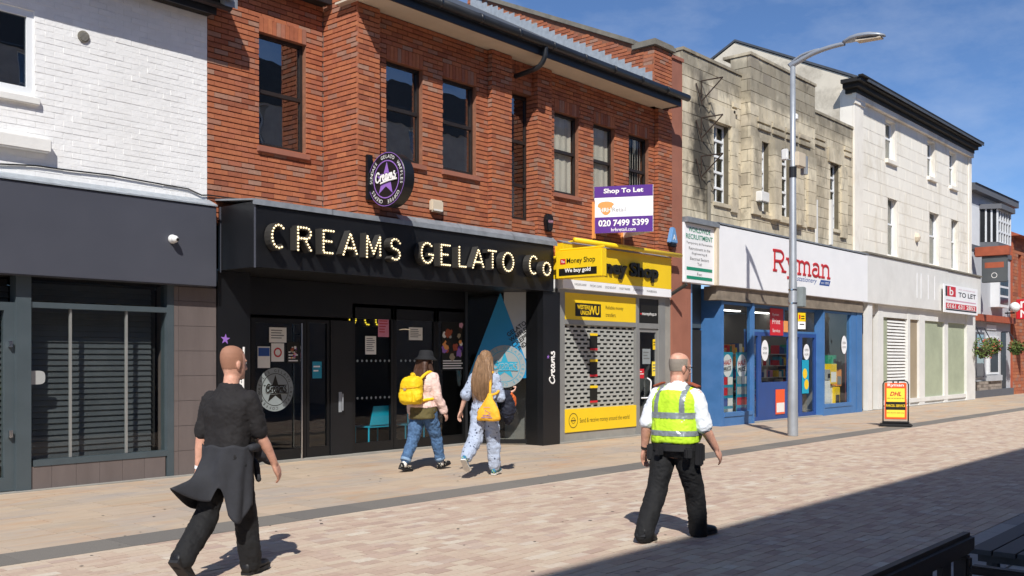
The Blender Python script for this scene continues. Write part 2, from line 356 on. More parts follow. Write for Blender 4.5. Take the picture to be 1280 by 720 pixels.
# ================================================================= materials
M = MATS
piece_mat('brick', [(0, H('925742')), (.15, H('a66347')), (.4, H('b06a4a')), (.62, H('b87350')), (.8, H('a9664d')), (.95, H('a4806d')), (1, H('976250'))], noise_amt=.16, nscale=14, bump=.003, stain=H('7c4330'), stain_amt=.3)
pm('mortar', H('96644c', .85), .95, .2, 8, .002)
piece_mat('white_brick', [(0, H('f0efed')), (.5, H('f5f4f2')), (1, H('f2f1ef'))], noise_amt=.05, nscale=6, bump=.006, bscale=22, stain=H('c9c7c2'), stain_amt=.25)
pm('white_render', H('e9e7e2'), .85, .05, 3, .003, 40, stain=H('bdb8ac'), stain_amt=.35)
pm('mortar_white', H('eeedea'), .9, .08, 8, .004, 30)
piece_mat('sett', [(0, H('b0988a')), (.12, H('baa392')), (.3, H('c3ae9b')), (.5, H('c9b9a5')), (.68, H('c5b29e')), (.82, H('bba292')), (.93, H('cfc3b2')), (1, H('b39b8e'))], noise_amt=.1, nscale=25, bump=.0015, bscale=120, stain=H('b49a84'), stain_amt=.3, stain_scale=.35)
piece_mat('flagstone', [(0, H('b09e89')), (.25, H('bca892')), (.5, H('b5a492')), (.75, H('bfaa92')), (1, H('ab9e90'))], noise_amt=.08, nscale=5, bump=.002, bscale=60,
          veins=[(H('ba8c66'), .65, 1.1, .5, .72), (H('a59c95'), .7, .8, .5, .66), (H('c6b69e'), .5, 2.6, .52, .7)], stretch=(.55, 1.6, 1))
piece_mat('kerb_granite', [(0, H('726e69')), (.5, H('7d7871')), (1, H('6e6a64'))], noise_amt=.3, nscale=160, bump=.001, bscale=200)
piece_mat('grey_slab', [(0, H('9a9691')), (.5, H('a8a49e')), (1, H('8f8b87'))], noise_amt=.1, nscale=20)
pm('joint_sand', H('a08b76', .8), .95, .15, 20)
pm('joint_dark', H('6d655c'), .95, .15, 20)
pm('ground_mat', H('8a8278'), .95, .1, 1)
pm('slate', H('4a4e54'), .6, .2, 5, .003, 30)
pm('lead', H('8d9298'), .55, .2, 6, .004, 14, metal=.25)
pm('lead_light', H('a9b0b6'), .5, .15, 9, .003, 20, metal=.2)
pm('black_gutter', H('24262a'), .4, .2, 4)
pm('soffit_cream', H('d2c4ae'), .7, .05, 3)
pm('black_paint', H('17181b'), .38, .15, 2, .0006, 30)
pm('black_frame', H('111214'), .35, .15, 2)
pm('sash_brown', H('2b2624'), .45, .2, 6)
pm('charcoal_panel', H('4c4e57'), .42, .06, 1.2)
pm('frame_green_grey', H('4a5459'), .4, .08, 3)
pm('riser_tile', H('6a605d'), .6, .12, 5, .001, 80, stretch=(1, 1, .2))
pm('shutter_slat', H('4d5054'), .5, .15, 3)
pm('white_pvc', H('eef0f1'), .35, .04, 3)
pm('white_sign', H('f7f7f8'), .45, .03, 2)
pm('dirty_white_sign', H('e4e3df'), .6, .05, 2, stain=H('bdbab2'), stain_amt=.4)
pm('yellow', H('f7cf1d'), .45, .03, 2)
pm('yellow_light', H('ffe04a'), .5, .03, 2)
pm('purple', H('5b2d8c'), .45, .05, 3)
pm('violet_star', H('9a6fc4'), .5, .04, 3)
pm('white_text', H('f4f2ee'), .5, .02, 3)
pm('black_text', H('17150f'), .5, .1, 3)
pm('grey_text', H('6a6a6a'), .6, .05, 3)
pm('red_text', H('c02a2e'), .5, .05, 3)
pm('green_text', H('1f8f6e'), .5, .05, 3)
pm('blue_text', H('244f9a'), .5, .05, 3)
pm('pink_text', H('d7a0b4'), .5, .05, 3)
pm('orange_sign', H('f5602a'), .5, .05, 3)
pm('orange_logo', H('f0a25a'), .5, .05, 3)
pm('red_sign', H('cf1f2c'), .5, .05, 3)
pm('dark_brown_text', H('5f5020'), .5, .05, 3)
pm('teal', H('1c93b0'), .5, .08, 3)
pm('turquoise', H('12a5c4'), .45, .06, 3)
pm('blue_vinyl', H('1583b4'), .4, .05, 3)
pm('grey_vinyl', H('a9aaa8'), .5, .05, 3)
pm('frost_vinyl', H('8d9596'), .6, .06, 5)
pm('ryman_blue', H('4676ad'), .5, .1, 3, stain=H('6478a0'), stain_amt=.3, stain_scale=1.5)
pm('ryman_blue_dark', H('2c4c8c'), .45, .1, 3)
pm('aluminium', H('9a9a97'), .42, .06, 3, metal=.35)
pm('galvanised', H('a8adb3'), .45, .08, 4, metal=.4)
pm('chrome', H('d8dadc'), .18, .03, 3, metal=1)
pm('concrete_panel', H('96938c'), .85, .12, 3, .001, 60)
pm('terracotta_render', H('9c6552'), .85, .1, 2, .002, 40, stain=H('7d4e3f'), stain_amt=.4)
piece_mat('stone_block', [(0, H('c6baa1')), (.3, H('d3c7ae')), (.6, H('dcd1b8')), (.85, H('cec2a9')), (1, H('c0b5a1'))], noise_amt=.14, nscale=5, bump=.002, bscale=40, stretch=(1, 1, .45),
          veins=[(H('7a7060'), .62, 1.1, .46, .68), (H('403a33'), .7, 2.6, .55, .74)], patches=[(SX(863, 11.7), SX(892, 11.7), 4.9, SZ(876, 95, 11.7), .9, 3.5), (17.5, 31, 8.0, 9.3, .5, 3.2), (21.5, 27, 6.75, 7.6, .42, 4.0)])
pm('stone_joint', H('6b6352'), .95, .2, 6)
piece_mat('stucco_block', [(0, H('efe9dc')), (.5, H('f3eee2')), (1, H('f0eadd'))], noise_amt=.05, nscale=4, bump=.002, bscale=30, stretch=(1, 1, .5), veins=[(H('b8aa8c'), .6, .9, .5, .75)])
pm('stucco', H('f1ebdf'), .85, .06, 2, .002, 30, stretch=(1, 1, .5), stain=H('a89a7e'), stain_amt=.65, stain_scale=.9)
pm('old_render', H('d6cdbb'), .9, .12, 1.2, .004, 20, stain=H('7d7362'), stain_amt=.85, stain_scale=.9)
pm('coping_stone', H('7b766b'), .9, .2, 5, .003, 30)
pm('brown_black', H('26231f'), .9, .3, 4)
pm('rust_iron', H('3a2c24'), .8, .3, 12)
pm('cornice_black', H('1d1b19'), .7, .25, 5, .003, 20)
pm('whitewash_glass', H('a9b198'), .75, .12, 1.5, stain=H('8d957f'), stain_amt=.5, stain_scale=1.2)
pm('brown_board', H('a3947c'), .8, .1, 2)
pm('pub_render', H('b6b9be'), .8, .06, 2)
pm('pub_timber', H('5e6066'), .7, .1, 4)
pm('pub_white', H('dcdfe2'), .7, .05, 3)
pm('pub_sign', H('55595c'), .6, .08, 3)
pm('rust_panel', H('a5553a'), .7, .15, 4)
pm('far_brick_joint', H('a4533a'), .9, .1, 4)
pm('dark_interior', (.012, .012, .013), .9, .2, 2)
pm('room_paint', (.16, .16, .155), .9, .1, 2)
pm('shop_paint', (.22, .21, .2), .9, .1, 2)
pm('blind_cream', H('e6ddcf'), .8, .06, 6)
pm('paper', H('eceae4'), .8, .03, 5)
pm('pink_paper', H('d98aa4'), .8, .03, 5)
pm('bench_wood', H('33261f'), .6, .3, 8, .002, 40, stretch=(.3, 3, 3))
pm('table_wood', H('3c3a3a'), .65, .25, 8, .002, 40, stretch=(.3, 3, 3))
pm('rubber', H('1c1c1e'), .6, .2, 6)
pm('bulb_warm', (1.0, .82, .5), .4, 0, 3, emit=.9)
pm('bulb_yellow', (1.0, .75, .05), .4, 0, 3, emit=1.2)
pm('blue_alarm', H('6f9fd0'), .4, .05, 3)
pm('camera_white', H('e6e6e4'), .3, .03, 3)
pm('leaf_green', H('55682c'), .7, .4, 30)
pm('flower_red', H('b0543e'), .7, .4, 30)
pm('opp_brick', H('c2bcb5'), .9, .15, 3)
glass_mat('glass', (.72, .75, .75), 1.5, 1.15, .02)
glass_mat('glass_up', (.5, .53, .55), 1.55, 1.6, .17)
glass_mat('glass_clear', (.9, .92, .91), 1.45, .8, .0)
glass_mat('glass_old', (.6, .62, .6), 1.5, 1.2, .06)
glass_mat('glass_blind', (.85, .86, .85), 1.45, .8, .0)
glass_mat('glass_dark', (.34, .35, .36), 1.5, .8, .0)

# ================================================================= ground
KY0, KY1 = 8.0, 8.5
MB().box(-250, 350, -250, 350, -.2, -.06).build('ground', M['ground_mat'], kind='structure')
sp = MB().box(-6, 60, 2.7, KY0, -.05, -.006).build('sett_paving', M['joint_sand'], kind='structure')
pl = []; y = 2.7; i = 0
while y < KY0 - .15:
    x = -2.0 - random.random() * .3
    while x < 46:
        l = random.choice((.14, .2, .2, .2, .24)) ; pl.append((Vector((x, y, -.06)), 0, l - .005, .101, .06)); x += l
    y += .1064; i += 1
l_ = KY0 - y - .006
x = -2
while x < 46: pl.append((Vector((x, y, -.06)), 0, .89, l_, .06)); x += .9
# keep the far reaches cheap
pl = [p for p in pl if p[0].x < 34 or p[0].y > 3]
put_pieces(sp, 'sett', pl, M['sett'], 300, ground=True, jitter=.0018)
kb = MB().box(-6, 60, KY0, KY1, -.05, -.004).build('kerb', M['joint_dark'], kind='structure')
pl = []; x = -3
while x < 55: pl.append((Vector((x, KY0 + .002, -.06)), 0, .896, KY1 - KY0 - .004, .062)); x += .9
put_pieces(kb, 'kerb_stone', pl, M['kerb_granite'], 300, ground=True, jitter=.001)
pv = MB().box(-6, 60, KY1, 15.5, -.05, -.004).build('pavement', M['joint_sand'], kind='structure')
pl = []; y = KY1 + .003
while y < 12.3:
    dpt = random.choice((.45, .5, .6)); x = -2.5 - random.random()
    while x < 50:
        l = random.choice((.45, .6, .6, .75, .9)); pl.append((Vector((x, y, -.06)), 0, l - .009, dpt - .009, .06)); x += l
    y += dpt
put_pieces(pv, 'flagstone', pl, M['flagstone'], 300, ground=True, jitter=.0012)
mg = MB().box(-6, 60, -3.6, 2.7, -.05, -.008).build('slab_paving', M['joint_dark'], kind='structure')
pl = []
for j in range(10):
    x = -1 - (.3 if j % 2 else 0)
    while x < 30: pl.append((Vector((x, 2.7 - .62 * (j + 1) + .01, -.06)), 0, .59, .6, .06)); x += .6
put_pieces(mg, 'paving_slab', pl, M['grey_slab'], 300, ground=True, jitter=.001)

# ================================================================= the row across the street, behind the viewer (casts the shade, seen in the panes)
OY, OH = -3.33, 11.8
ob = thing('terrace_building', (10, OY, 0), 'long dark brick terrace across the street, its shadow edge on the setts', 'building')
fo = Face(-14, OY, 0)      # built facing +y below
hol = []
for k in range(22):
    for z0 in (4.6, 8.2): hol.append((1.5 + k * 3.4, 2.9 + k * 3.4, z0, z0 + 2.0))
mb = MB()
us = sorted({0, 76, *[h[0] for h in hol], *[h[1] for h in hol]})
for a, b in zip(us, us[1:]):
    for c, d in cut(0, OH, [(h[2], h[3]) for h in hol if h[0] < (a+b)/2 < h[1]]): mb.box(-14 + a, -14 + b, OY - .3, OY, c, d)
mb.build('wall', M['opp_brick'], ob)
MB().box(-14.2, 62.2, OY - 8, OY + .0, OH, OH + .02).box(-14.1, 62.1, OY + .003, OY + .05, OH - 1.5, OH - .003).build('roof', M['slate'], ob)
MB().box(-14, 62, OY - .5, OY - .31, 0, OH).build('inner_wall', M['room_paint'], ob)
for a, b, c, d in hol:
    wn = MB().box(-14 + a, -14 + b, OY - .16, OY - .1, c, c + .06).box(-14 + a, -14 + b, OY - .16, OY - .1, d - .06, d).box(-14 + a, -14 + a + .06, OY - .16, OY - .1, c + .06, d - .06).box(-14 + b - .06, -14 + b, OY - .16, OY - .1, c + .06, d - .06).box(-14 + a + .06, -14 + b - .06, OY - .16, OY - .1, (c + d) / 2 - .03, (c + d) / 2 + .03).build('window', M['white_pvc'], ob)
    MB().box(-14 + a + .05, -14 + b - .05, OY - .15, OY - .145, c, d).build('pane', M['glass_up'], wn)

# trodden-in gum and specks on the paving
gm = MB(); rg = random.Random(4)
for _ in range(240):
    x, y = rg.uniform(2, 26), rg.uniform(4, 12); r_ = rg.uniform(.008, .02)
    gm.add([(x + r_ * rg.uniform(.7, 1.2) * math.cos(2*math.pi*i/8), y + r_ * rg.uniform(.7, 1.2) * math.sin(2*math.pi*i/8), .0042) for i in range(8)], [tuple(range(8))])
pm('gum', H('5c5650'), .8, .3, 10)
gm.build('gum_spots', M['gum'], pv, kind='stuff')
# ================================================================= shared window builder
def sash(parent, u0, u1, z0, z1, Y, rail=None, mat='sash_brown', fr=.05, glass='glass_up', sill=None, inset=.1, sillmat='brick', bars=(), th=.05):
    """frame mesh named window with panes (and sill) as its children; Y is the outer face of the frame"""
    mb = MB().box(u0, u0 + fr, Y, Y + th, z0, z1).box(u1 - fr, u1, Y, Y + th, z0, z1).box(u0 + fr, u1 - fr, Y, Y + th, z0, z0 + fr * 1.4).box(u0 + fr, u1 - fr, Y, Y + th, z1 - fr, z1)
    zs = [z0 + fr * 1.4, z1 - fr]
    for r_ in ([rail] if rail and not isinstance(rail, (list, tuple)) else (rail or [])):
        mb.box(u0 + fr, u1 - fr, Y - .012, Y + th, r_ - .028, r_ + .028); zs.insert(-1, r_)
    for b in bars: mb.box(b - .012, b + .012, Y + .006, Y + th - .006, z0 + fr, z1 - fr)
    wn = mb.build('window', M[mat], parent)
    for k, (a, b) in enumerate(zip(zs, zs[1:])):
        MB().box(u0 + fr * .8, u1 - fr * .8, Y + .022 + .012 * (k % 2), Y + .027 + .012 * (k % 2), a - .01, b + .01).build('pane', M[glass], wn)
    if sill: MB().box(u0 - .04, u1 + .04, Y - inset - .05, Y + .01, z0 - sill, z0 - .004).build('sill', M[sillmat], wn, bevel=.006)
    return wn
def room(parent, x0, x1, y0, y1, z0, z1, mat='room_paint', name='interior'):
    mb = MB().box(x0, x1, y1, y1 + .05, z0, z1).box(x0, x1, y0, y1, z0 - .05, z0 - .001).box(x0, x1, y0, y1, z1 + .001, z1 + .05).box(x0 - .05, x0 - .001, y0, y1, z0, z1).box(x1 + .001, x1 + .05, y0, y1, z0, z1)
    return mb.build(name, M[mat], parent)
# ================================================================= left: white painted shop building
YL = 12.3
xr = SX(259, YL)                       # right end of the white wall
FT = 3.74                              # top of its fascia
bl = thing('shop_building', (xr - 3, YL, 0), 'white painted brick building with charcoal fascia at the left end', 'building')
fL = Face(-1.0, YL)
zE = SZ(258, 22, YL) + .02
wz = (SZ(20, 118, YL), SZ(20, 8, YL)); wx = (3.2, SX(43, YL))
hol = [(wx[0] + 1, wx[1] + 1, *wz)]
UW = xr + 1.0
lw = core(MB(), fL, 0, UW, 2.72, zE, hol, d0=-.004).build('brick_wall', M['mortar_white'], bl)
put_pieces(lw, 'brick', courses(fL, 0, UW, FT + .03, zE, hol, joint=.007), M['white_brick'], 300, jitter=.0028)
wn = sash(bl, *wx, *wz, YL + .02, None, 'white_pvc', .085, th=.07)
MB().box(wx[0] - .05, wx[1] + .05, YL - .06, YL + .02, wz[0] - .09, wz[0] - .004).build('sill', M['white_render'], wn, bevel=.008)
room(bl, 2.0, xr - .05, YL + .32, YL + 3, FT + .1, zE - .1)
zl = SZ(30, 188, YL)
MB().box(3.0, SX(65, YL - .12), YL - .12, YL + .0, zl, zl + .16).build('ledge', M['white_render'], bl, bevel=.012)
vx, vz = SX(104, YL), SZ(104, 46, YL)
v_ = MB().lathe((vx, YL, vz), (0, -1, 0), [(0, .075), (.02, .075), (.022, .06)], 24).build('vent', M['coping_stone'], bl)
mbv = MB()
for k in range(-3, 4): mbv.box(vx - math.sqrt(max(0, .055**2 - (k*.016)**2)), vx + math.sqrt(max(0, .055**2 - (k*.016)**2)), YL - .03, YL - .024, vz + k * .016 - .004, vz + k * .016 + .004)
mbv.build('grille', M['concrete_panel'], v_)
# eaves and roof
xe = SX(288, YL - .27)
MB().box(-2, xr, YL - .2, YL + .3, zE, zE + .04).build('soffit', M['brown_black'], bl)
MB().box(-2, xr + .02, YL - .21, YL - .18, zE - .02, zE + .18).build('fascia_board', M['black_gutter'], bl)
MB().tube([(-2, YL - .27, zE + .12), (xe, YL - .27, zE + .12)], .065, 10).build('gutter', M['black_gutter'], bl)
rf = MB().prism([(-2, YL - .5, zE + .2), (-2, YL + 5, zE + 3.0), (-2, YL + 5, zE + 2.9), (-2, YL - .5, zE + .12)], (xr + 2.1, 0, 0)).build('roof', M['slate'], bl)
MB().prism([(xr + .0, YL - .45, zE + .24), (xr + .0, YL + 5, zE + 3.05), (xr + .0, YL + 5, zE + 2.8), (xr + .0, YL - .45, zE + .05)], (xe - xr, 0, 0)).build('lead_verge', M['lead'], rf)
MB().tube([(SX(p, YL - .02), YL - .02, SZ(p, q, YL - .02)) for p, q in ((-40, 201), (0, 205), (45, 207), (80, 212), (140, 219), (200, 230), (235, 236), (252, 244), (262, 244), (300, 249), (318, 252))], .010, 6).build('cable', M['rubber'], bl)
# ---- its shopfront
sl = thing('shop_unit', (5.5, YL, 0), 'charcoal shopfront with closed dark slatted blinds and brown tiled base', 'shop')
yf = 12.1
fr_ = MB().box(-1, SX(271, yf), yf, YL + .0, 2.62, FT).build('fascia', M['charcoal_panel'], sl, bevel=.01)
MB().prism([(-1, yf - .02, FT + .004), (-1, YL, FT + .10), (-1, YL, FT + .12), (-1, yf - .02, FT + .024)], (SX(271, yf) + 1.0, 0, 0)).build('lead_flashing', M['lead_light'], fr_)
px0, px1 = SX(217, YL), SX(270, YL)
pls = MB().box(px0, px1, YL + .01, YL + .45, 0, 2.62).build('pilaster', M['riser_tile'], sl)
zz = .0
for k in range(8):
    h_ = .345
    if zz + h_ > 2.6: h_ = 2.61 - zz
    if h_ < .05: break
    MB().box(px0 + .002, px0 + .07, YL - .006, YL + .008, zz + .002, zz + h_ - .003).build('tile', M['riser_tile'], pls)
    MB().box(px0 + .074, px1 - .002, YL - .006, YL + .008, zz + .002, zz + h_ - .003).build('tile', M['riser_tile'], pls)
    zz += .345
sx0 = SX(33, YL); ztr = SZ(120, 384, YL); zsl = SZ(120, 571, YL); zri = SZ(120, 577, YL)
rz = MB().box(sx0, px0 - .12, YL + .012, YL + .4, 0, zri).build('stall_riser', M['riser_tile'], sl)
n = 6; st = (px0 - .12 - sx0) / n
for k in range(n): MB().box(sx0 + k * st + .002, sx0 + (k + 1) * st - .002, YL, YL + .011, .003, zri - .003).build('tile', M['riser_tile'], rz)
Yg = YL + .06
fm = MB().box(sx0 + .08, px0 - .1, YL - .01, Yg + .08, zri, zri + .075)                   # sill
fm.box(px0 - .1, px0 - .002, YL - .012, Yg + .1, 0, 2.62)                              # right jamb
fm.box(sx0 - .13, sx0 + .05, YL - .02, Yg + .1, 0, 2.62)                               # thick mullion
fm.box(sx0 + .05, px0 - .1, YL + .0, Yg + .08, ztr - .035, ztr + .035)                  # transom
wn = fm.build('window', M['frame_green_grey'], sl)
for q in (90, 160):
    xx = SX(q, YL); MB().box(xx - .012, xx + .012, YL + .03, YL + .07, zri + .08, ztr - .036).build('glazing_strip', M['aluminium'], wn)
MB().box(sx0 + .03, px0 - .09, Yg, Yg + .006, zri + .05, ztr).build('pane', M['glass_clear'], wn)
MB().box(sx0 + .03, px0 - .09, Yg + .01, Yg + .016, ztr, 2.6).build('pane', M['glass_clear'], wn)
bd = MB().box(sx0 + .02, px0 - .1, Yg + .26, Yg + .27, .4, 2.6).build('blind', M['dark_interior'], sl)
z = zri + .06; um = None
while z < 2.56:
    if abs(z - ztr) > .06:
        if um is None:
            o = MB().prism([(sx0 + .06, Yg + .21, z), (sx0 + .06, Yg + .232, z + .068), (sx0 + .06, Yg + .237, z + .066), (sx0 + .06, Yg + .215, z - .004)], (px0 - .14 - sx0 - .1, 0, 0)).build('slat', M['shutter_slat'], bd); um = o; zb = z
        else:
            o = um.copy(); COL.objects.link(o); o.location.z = um.location.z + z - zb; OFF[o] = OFF[um]
    z += .074
# door at the left edge of frame
dm = MB().box(2.2, sx0 - .13, YL + .02, Yg + .05, .02, .18).box(sx0 - .25, sx0 - .13, YL + .02, Yg + .05, .18, 2.2).box(2.2, sx0 - .13, YL + .02, Yg + .05, 2.2, 2.3).box(2.2, 2.35, YL + .02, Yg + .05, .18, 2.2)
dr = dm.build('door', M['frame_green_grey'], sl)
MB().box(2.3, sx0 - .2, Yg, Yg + .006, .15, 2.25).build('pane', M['glass_clear'], dr)
MB().box(sx0 - .21, sx0 - .17, YL - .03, YL + .02, SZ(12, 547, YL), SZ(12, 538, YL)).build('lock', M['chrome'], dr)
MB().box(sx0 - .21, sx0 - .17, YL - .03, YL + .02, SZ(12, 434, YL), SZ(12, 426, YL)).build('lock', M['chrome'], dr)
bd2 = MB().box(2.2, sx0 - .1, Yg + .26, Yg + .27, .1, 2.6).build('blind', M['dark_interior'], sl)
z = .3
while z < 2.5: MB().prism([(2.2, Yg + .21, z), (2.2, Yg + .24, z + .06), (2.2, Yg + .245, z + .058), (2.2, Yg + .215, z - .004)], (sx0 - .1 - 2.2, 0, 0)).build('slat', M['shutter_slat'], bd2); z += .074
MB().box(-1, 2.2, YL + .01, YL + .4, 0, 2.62).build('side_wall', M['riser_tile'], sl)
MB().box(-1, px1, YL - .1, YL + .02, 0.0, .012).build('threshold', M['concrete_panel'], sl)
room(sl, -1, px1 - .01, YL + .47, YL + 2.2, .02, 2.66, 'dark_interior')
MB().box(-1, px1 - .01, YL + .003, YL + .46, 2.625, 2.71).build('lintel', M['dark_interior'], sl)
fl_ = Face(0, Yg)
st_ = MB(); cx, cz = SX(43, Yg), SZ(43, 472, Yg)
fan(st_, fl_, [(cx + .13 * (abs(math.cos(a)) ** .5) * (1 if math.cos(a) > 0 else -1), cz + .085 * (abs(math.sin(a)) ** .6) * (1 if math.sin(a) > 0 else -1)) for a in [2*math.pi*i/28 for i in range(28)]], .004)
st_.build('sticker', M['grey_vinyl'], label='pale rounded sticker on the blind window of the charcoal shop', cat='sticker')
cc = Vector((SX(215, yf), yf, SZ(215, 299, yf)))
t = thing('security_camera', cc, 'small white dome camera on the charcoal fascia', 'camera')
MB().lathe(cc, (0, -1, 0), [(0, .06), (.02, .062), (.04, .05), (.06, .045)], 20).build('mount', M['camera_white'], t, smooth=True)
MB().ball(cc + Vector((0, -.075, -.005)), .05, n=16, m=10).build('dome', M['camera_white'], t, smooth=True)
MB().lathe(cc + Vector((.012, -.118, -.012)), (.3, -1, -.3), [(0, .022), (.01, .02)], 14).build('lens', M['rubber'], t)
# ================================================================= red brick building
YA, YB = 12.3, 11.47
YW = YB + .10                                    # window wall between the piers
bx0, xc = SX(259, YA), SX(404, YA)               # left end, inner corner of the projecting part
xp1 = SX(475, YB); xp2a, xp2b = SX(615, YB), SX(640, YB); xs1 = SX(672, YB); xp3 = SX(690, YB); xp4 = SX(823, YB); xR = SX(840, YB)
ZB0, ZS = 3.55, 7.03                             # brick starts behind the fascias, soffit
br = thing('brick_building', (12.5, YB, 0), 'red brick building with dark sash windows above the black gelato shopfront', 'building')
fA, fC, fB, fW = Face(bx0, YA), Face(xc, YA, -math.pi / 2), Face(0, YB), Face(0, YW)
WZ0, WZ1, WR = 4.77, 6.33, 5.60
W1 = (SX(324, YA), SX(383, YA), SZ(324, 183, YA + .05), SZ(350, 48, YA + .05))
wins = [(SX(a, YW), SX(b, YW), WZ0, WZ1) for a, b in ((483, 529), (554, 596), (693, 724), (742, 768.5), (786, 811.5))]
Ysl = SYX(658, xs1); slot = (xp2b, xs1)
pieces = []; cm = MB()
def wallbit(face, u0, u1, z0, z1, holes=(), sold=True, thick=.3, cu=0):
    sd_ = [(a - .0, b + .0, d, d + .235) for a, b, c, d in holes] if sold else []
    pieces.extend(courses(face, u0, u1, z0, z1, holes, soldiers=sd_, joint=.007, bed=.017)); core(cm, face, u0 + cu, u1 - .013, z0, z1, holes, d0=-.02, d1=-thick)
ZTA = 7.6
wallbit(fA, 0, xc - bx0, ZB0, ZTA, [(W1[0] - bx0, W1[1] - bx0, W1[2], W1[3])])
wallbit(fC, 0, YA - YB, ZB0, 7.45, thick=.2)
wallbit(fB, xc, xp1, ZB0, ZS, cu=.02)
wallbit(fW, xp1, xp2a, ZB0, ZS, wins[:2])
wallbit(fB, xp2a, xp2b, ZB0, ZS, cu=.02)
wallbit(Face(xp2a, YW, -math.pi / 2), 0, YW - YB, ZB0, ZS, thick=.1)
# slot between the two middle piers
zsb, zst = SZ(640, 275, Ysl), SZ(640, 119, Ysl) + .02
wallbit(Face(xs1, Ysl + .05, -math.pi / 2), 0, Ysl + .05 - YB, ZB0, ZS, thick=.12)
wallbit(Face(0, Ysl + .03), xp2b, xs1, zst, ZS, sold=False); pieces.extend(courses(Face(0, YB + .12), xp2b, xs1, zst + .02, ZS)); core(cm, Face(0, YB + .12), xp2b, xs1, zst + .02, ZS, d1=-.25)
wallbit(Face(0, YB + .06), xp2b, xs1, ZB0, zsb - .01, sold=False)
wallbit(fB, xs1, xp3, ZB0, ZS, cu=.02)
wallbit(fW, xp3, xp4, ZB0, ZS, wins[2:])
wallbit(fB, xp4, xR, ZB0, ZS, cu=.02)
wallbit(Face(xp4, YW, -math.pi / 2), 0, YW - YB, ZB0, ZS, thick=.1)
# end gable rising with the roof, seen over the gutter
xg = SX(818, YB)
ya, za = SYX(606, xg), SZX(606, 0, xg); yb, zb = SYX(806, xg), SZX(806, 60, xg)
slope = (za - zb) / (ya - yb)
ztop = lambda y: zb + (y - yb) * slope
fG = Face(xg, ya + .6, -math.pi / 2); Lg = ya + .6 - YB
gp = courses(fG, 0, Lg, ZS, ztop(ya + .6), joint=.007, bed=.017)
pieces.extend([p for p in gp if p[0].z + .1 < ztop(p[0].y - p[2] - .0)])
cm.prism([(xg + .01, YB + .02, ZS), (xg + .01, ya + .6, ZS), (xg + .01, ya + .6, ztop(ya + .6)), (xg + .01, yb, ztop(yb)), (xg + .01, YB + .02, ztop(yb))], (.3, 0, 0))
pxe = SX(840, YB)
wallbit(Face(0, YB), xg, pxe, ZS + .2, SZ(830, 62, YB), sold=False)
pieces.extend(courses(Face(xg - .001, YB + .28, -math.pi / 2), 0, .28, ZS, SZ(830, 62, YB), joint=.007, bed=.017))
cm.box(xc - .05, xc + .15, YA + .03, YA + .3, ZB0, 7.6)
wl = cm.build('brick_wall', M['mortar'], br)
put_pieces(wl, 'brick', pieces, M['brick'], 300, jitter=.003)
cp = MB()
cp.prism([(xg - .05, yb + .28, ztop(yb + .28)), (xg - .05, ya + .6, ztop(ya + .6)), (xg - .05, ya + .6, ztop(ya + .6) + .11), (xg - .05, yb + .28, ztop(yb + .28) + .11)], (.42, 0, 0))
zc = SZ(830, 62, YB); cp.box(xg - .07, pxe + .06, YB - .07, yb + .3, zc, zc + .10); cp.box(xg - .03, pxe + .03, YB - .04, yb + .24, zc + .1, zc + .15)
cp.build('coping', M['coping_stone'], br, bevel=.008)
fs = MB(); nst = 30
zr = lambda y: 7.25 + (y - 11.0) * (SZX(606, 14, xg) - 7.25) / (SYX(606, xg) - 11.0)
for k in range(nst):
    y0 = YB + .05 + k * (ya + .4 - YB) / nst; y1 = y0 + (ya + .4 - YB) / nst
    fs.box(xg - .012 - .003 * (k % 2), xg - .001, y0, y1 + .03, zr(y0) - .15, zr(y1) + .16 + .02 * math.sin(k * 2.1))
fs.build('stepped_flashing', M['lead_light'], br)
xe_ = xc - .1
rf = MB().prism([(xe_, 11.0, 7.22), (xe_, ya + .6, zr(ya + .6)), (xe_, ya + .6, zr(ya + .6) - .1), (xe_, 11.0, 7.14)], (xg - xe_ - .02, 0, 0)).prism([(bx0, YA + .0, zr(YA)), (bx0, ya + .6, zr(ya + .6)), (bx0, ya + .6, zr(ya + .6) - .1), (bx0, YA, zr(YA) - .1)], (xe_ - bx0 - .003, 0, 0)).build('roof', M['slate'], br)
# eaves
xe0, xe1 = xc - .12, SX(853, 11.1)
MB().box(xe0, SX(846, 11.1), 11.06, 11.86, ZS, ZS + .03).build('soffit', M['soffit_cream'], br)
MB().box(xe0 - .0, SX(848, 11.1), 11.03, 11.058, ZS - .015, ZS + .2).box(SX(846, 11.1) + .002, SX(848, 11.1), 11.06, 11.45, ZS - .015, ZS + .2).build('fascia_board', M['black_gutter'], br)
gt = MB().tube([(xe0 - .1, 10.96, ZS + .19), (xe1, 10.96, ZS + .19)], .075, 12)
for k in range(9):
    xx = xe0 + .4 + k * 0.95; gt.tube([(xx - .03, 10.96, ZS + .19), (xx + .03, 10.96, ZS + .19)], .082, 12)
gt.build('gutter', M['black_gutter'], br, smooth=True)
MB().box(bx0 + .1, xc - .03, 12.08, YA - .001, 7.12, 7.15).build('soffit', M['brown_black'], br)  # soffit coloured dark to stand in for the shade beneath this eave
MB().box(bx0 + .1, xc - .03, 12.05, 12.079, 7.10, 7.3).build('fascia_board', M['black_gutter'], br)
xq = SX(682, 10.96)
dp = bez([(xq, 10.96, ZS + .13), (xq, 10.98, ZS - .05), (xq - .02, 11.1, ZS - .2), (xq - .06, 11.35, ZS - .26), (xq - .1, 11.62, ZS - .3)], 5)
MB().tube(dp, .045, 12).build('downpipe', M['black_gutter'], br, smooth=True)
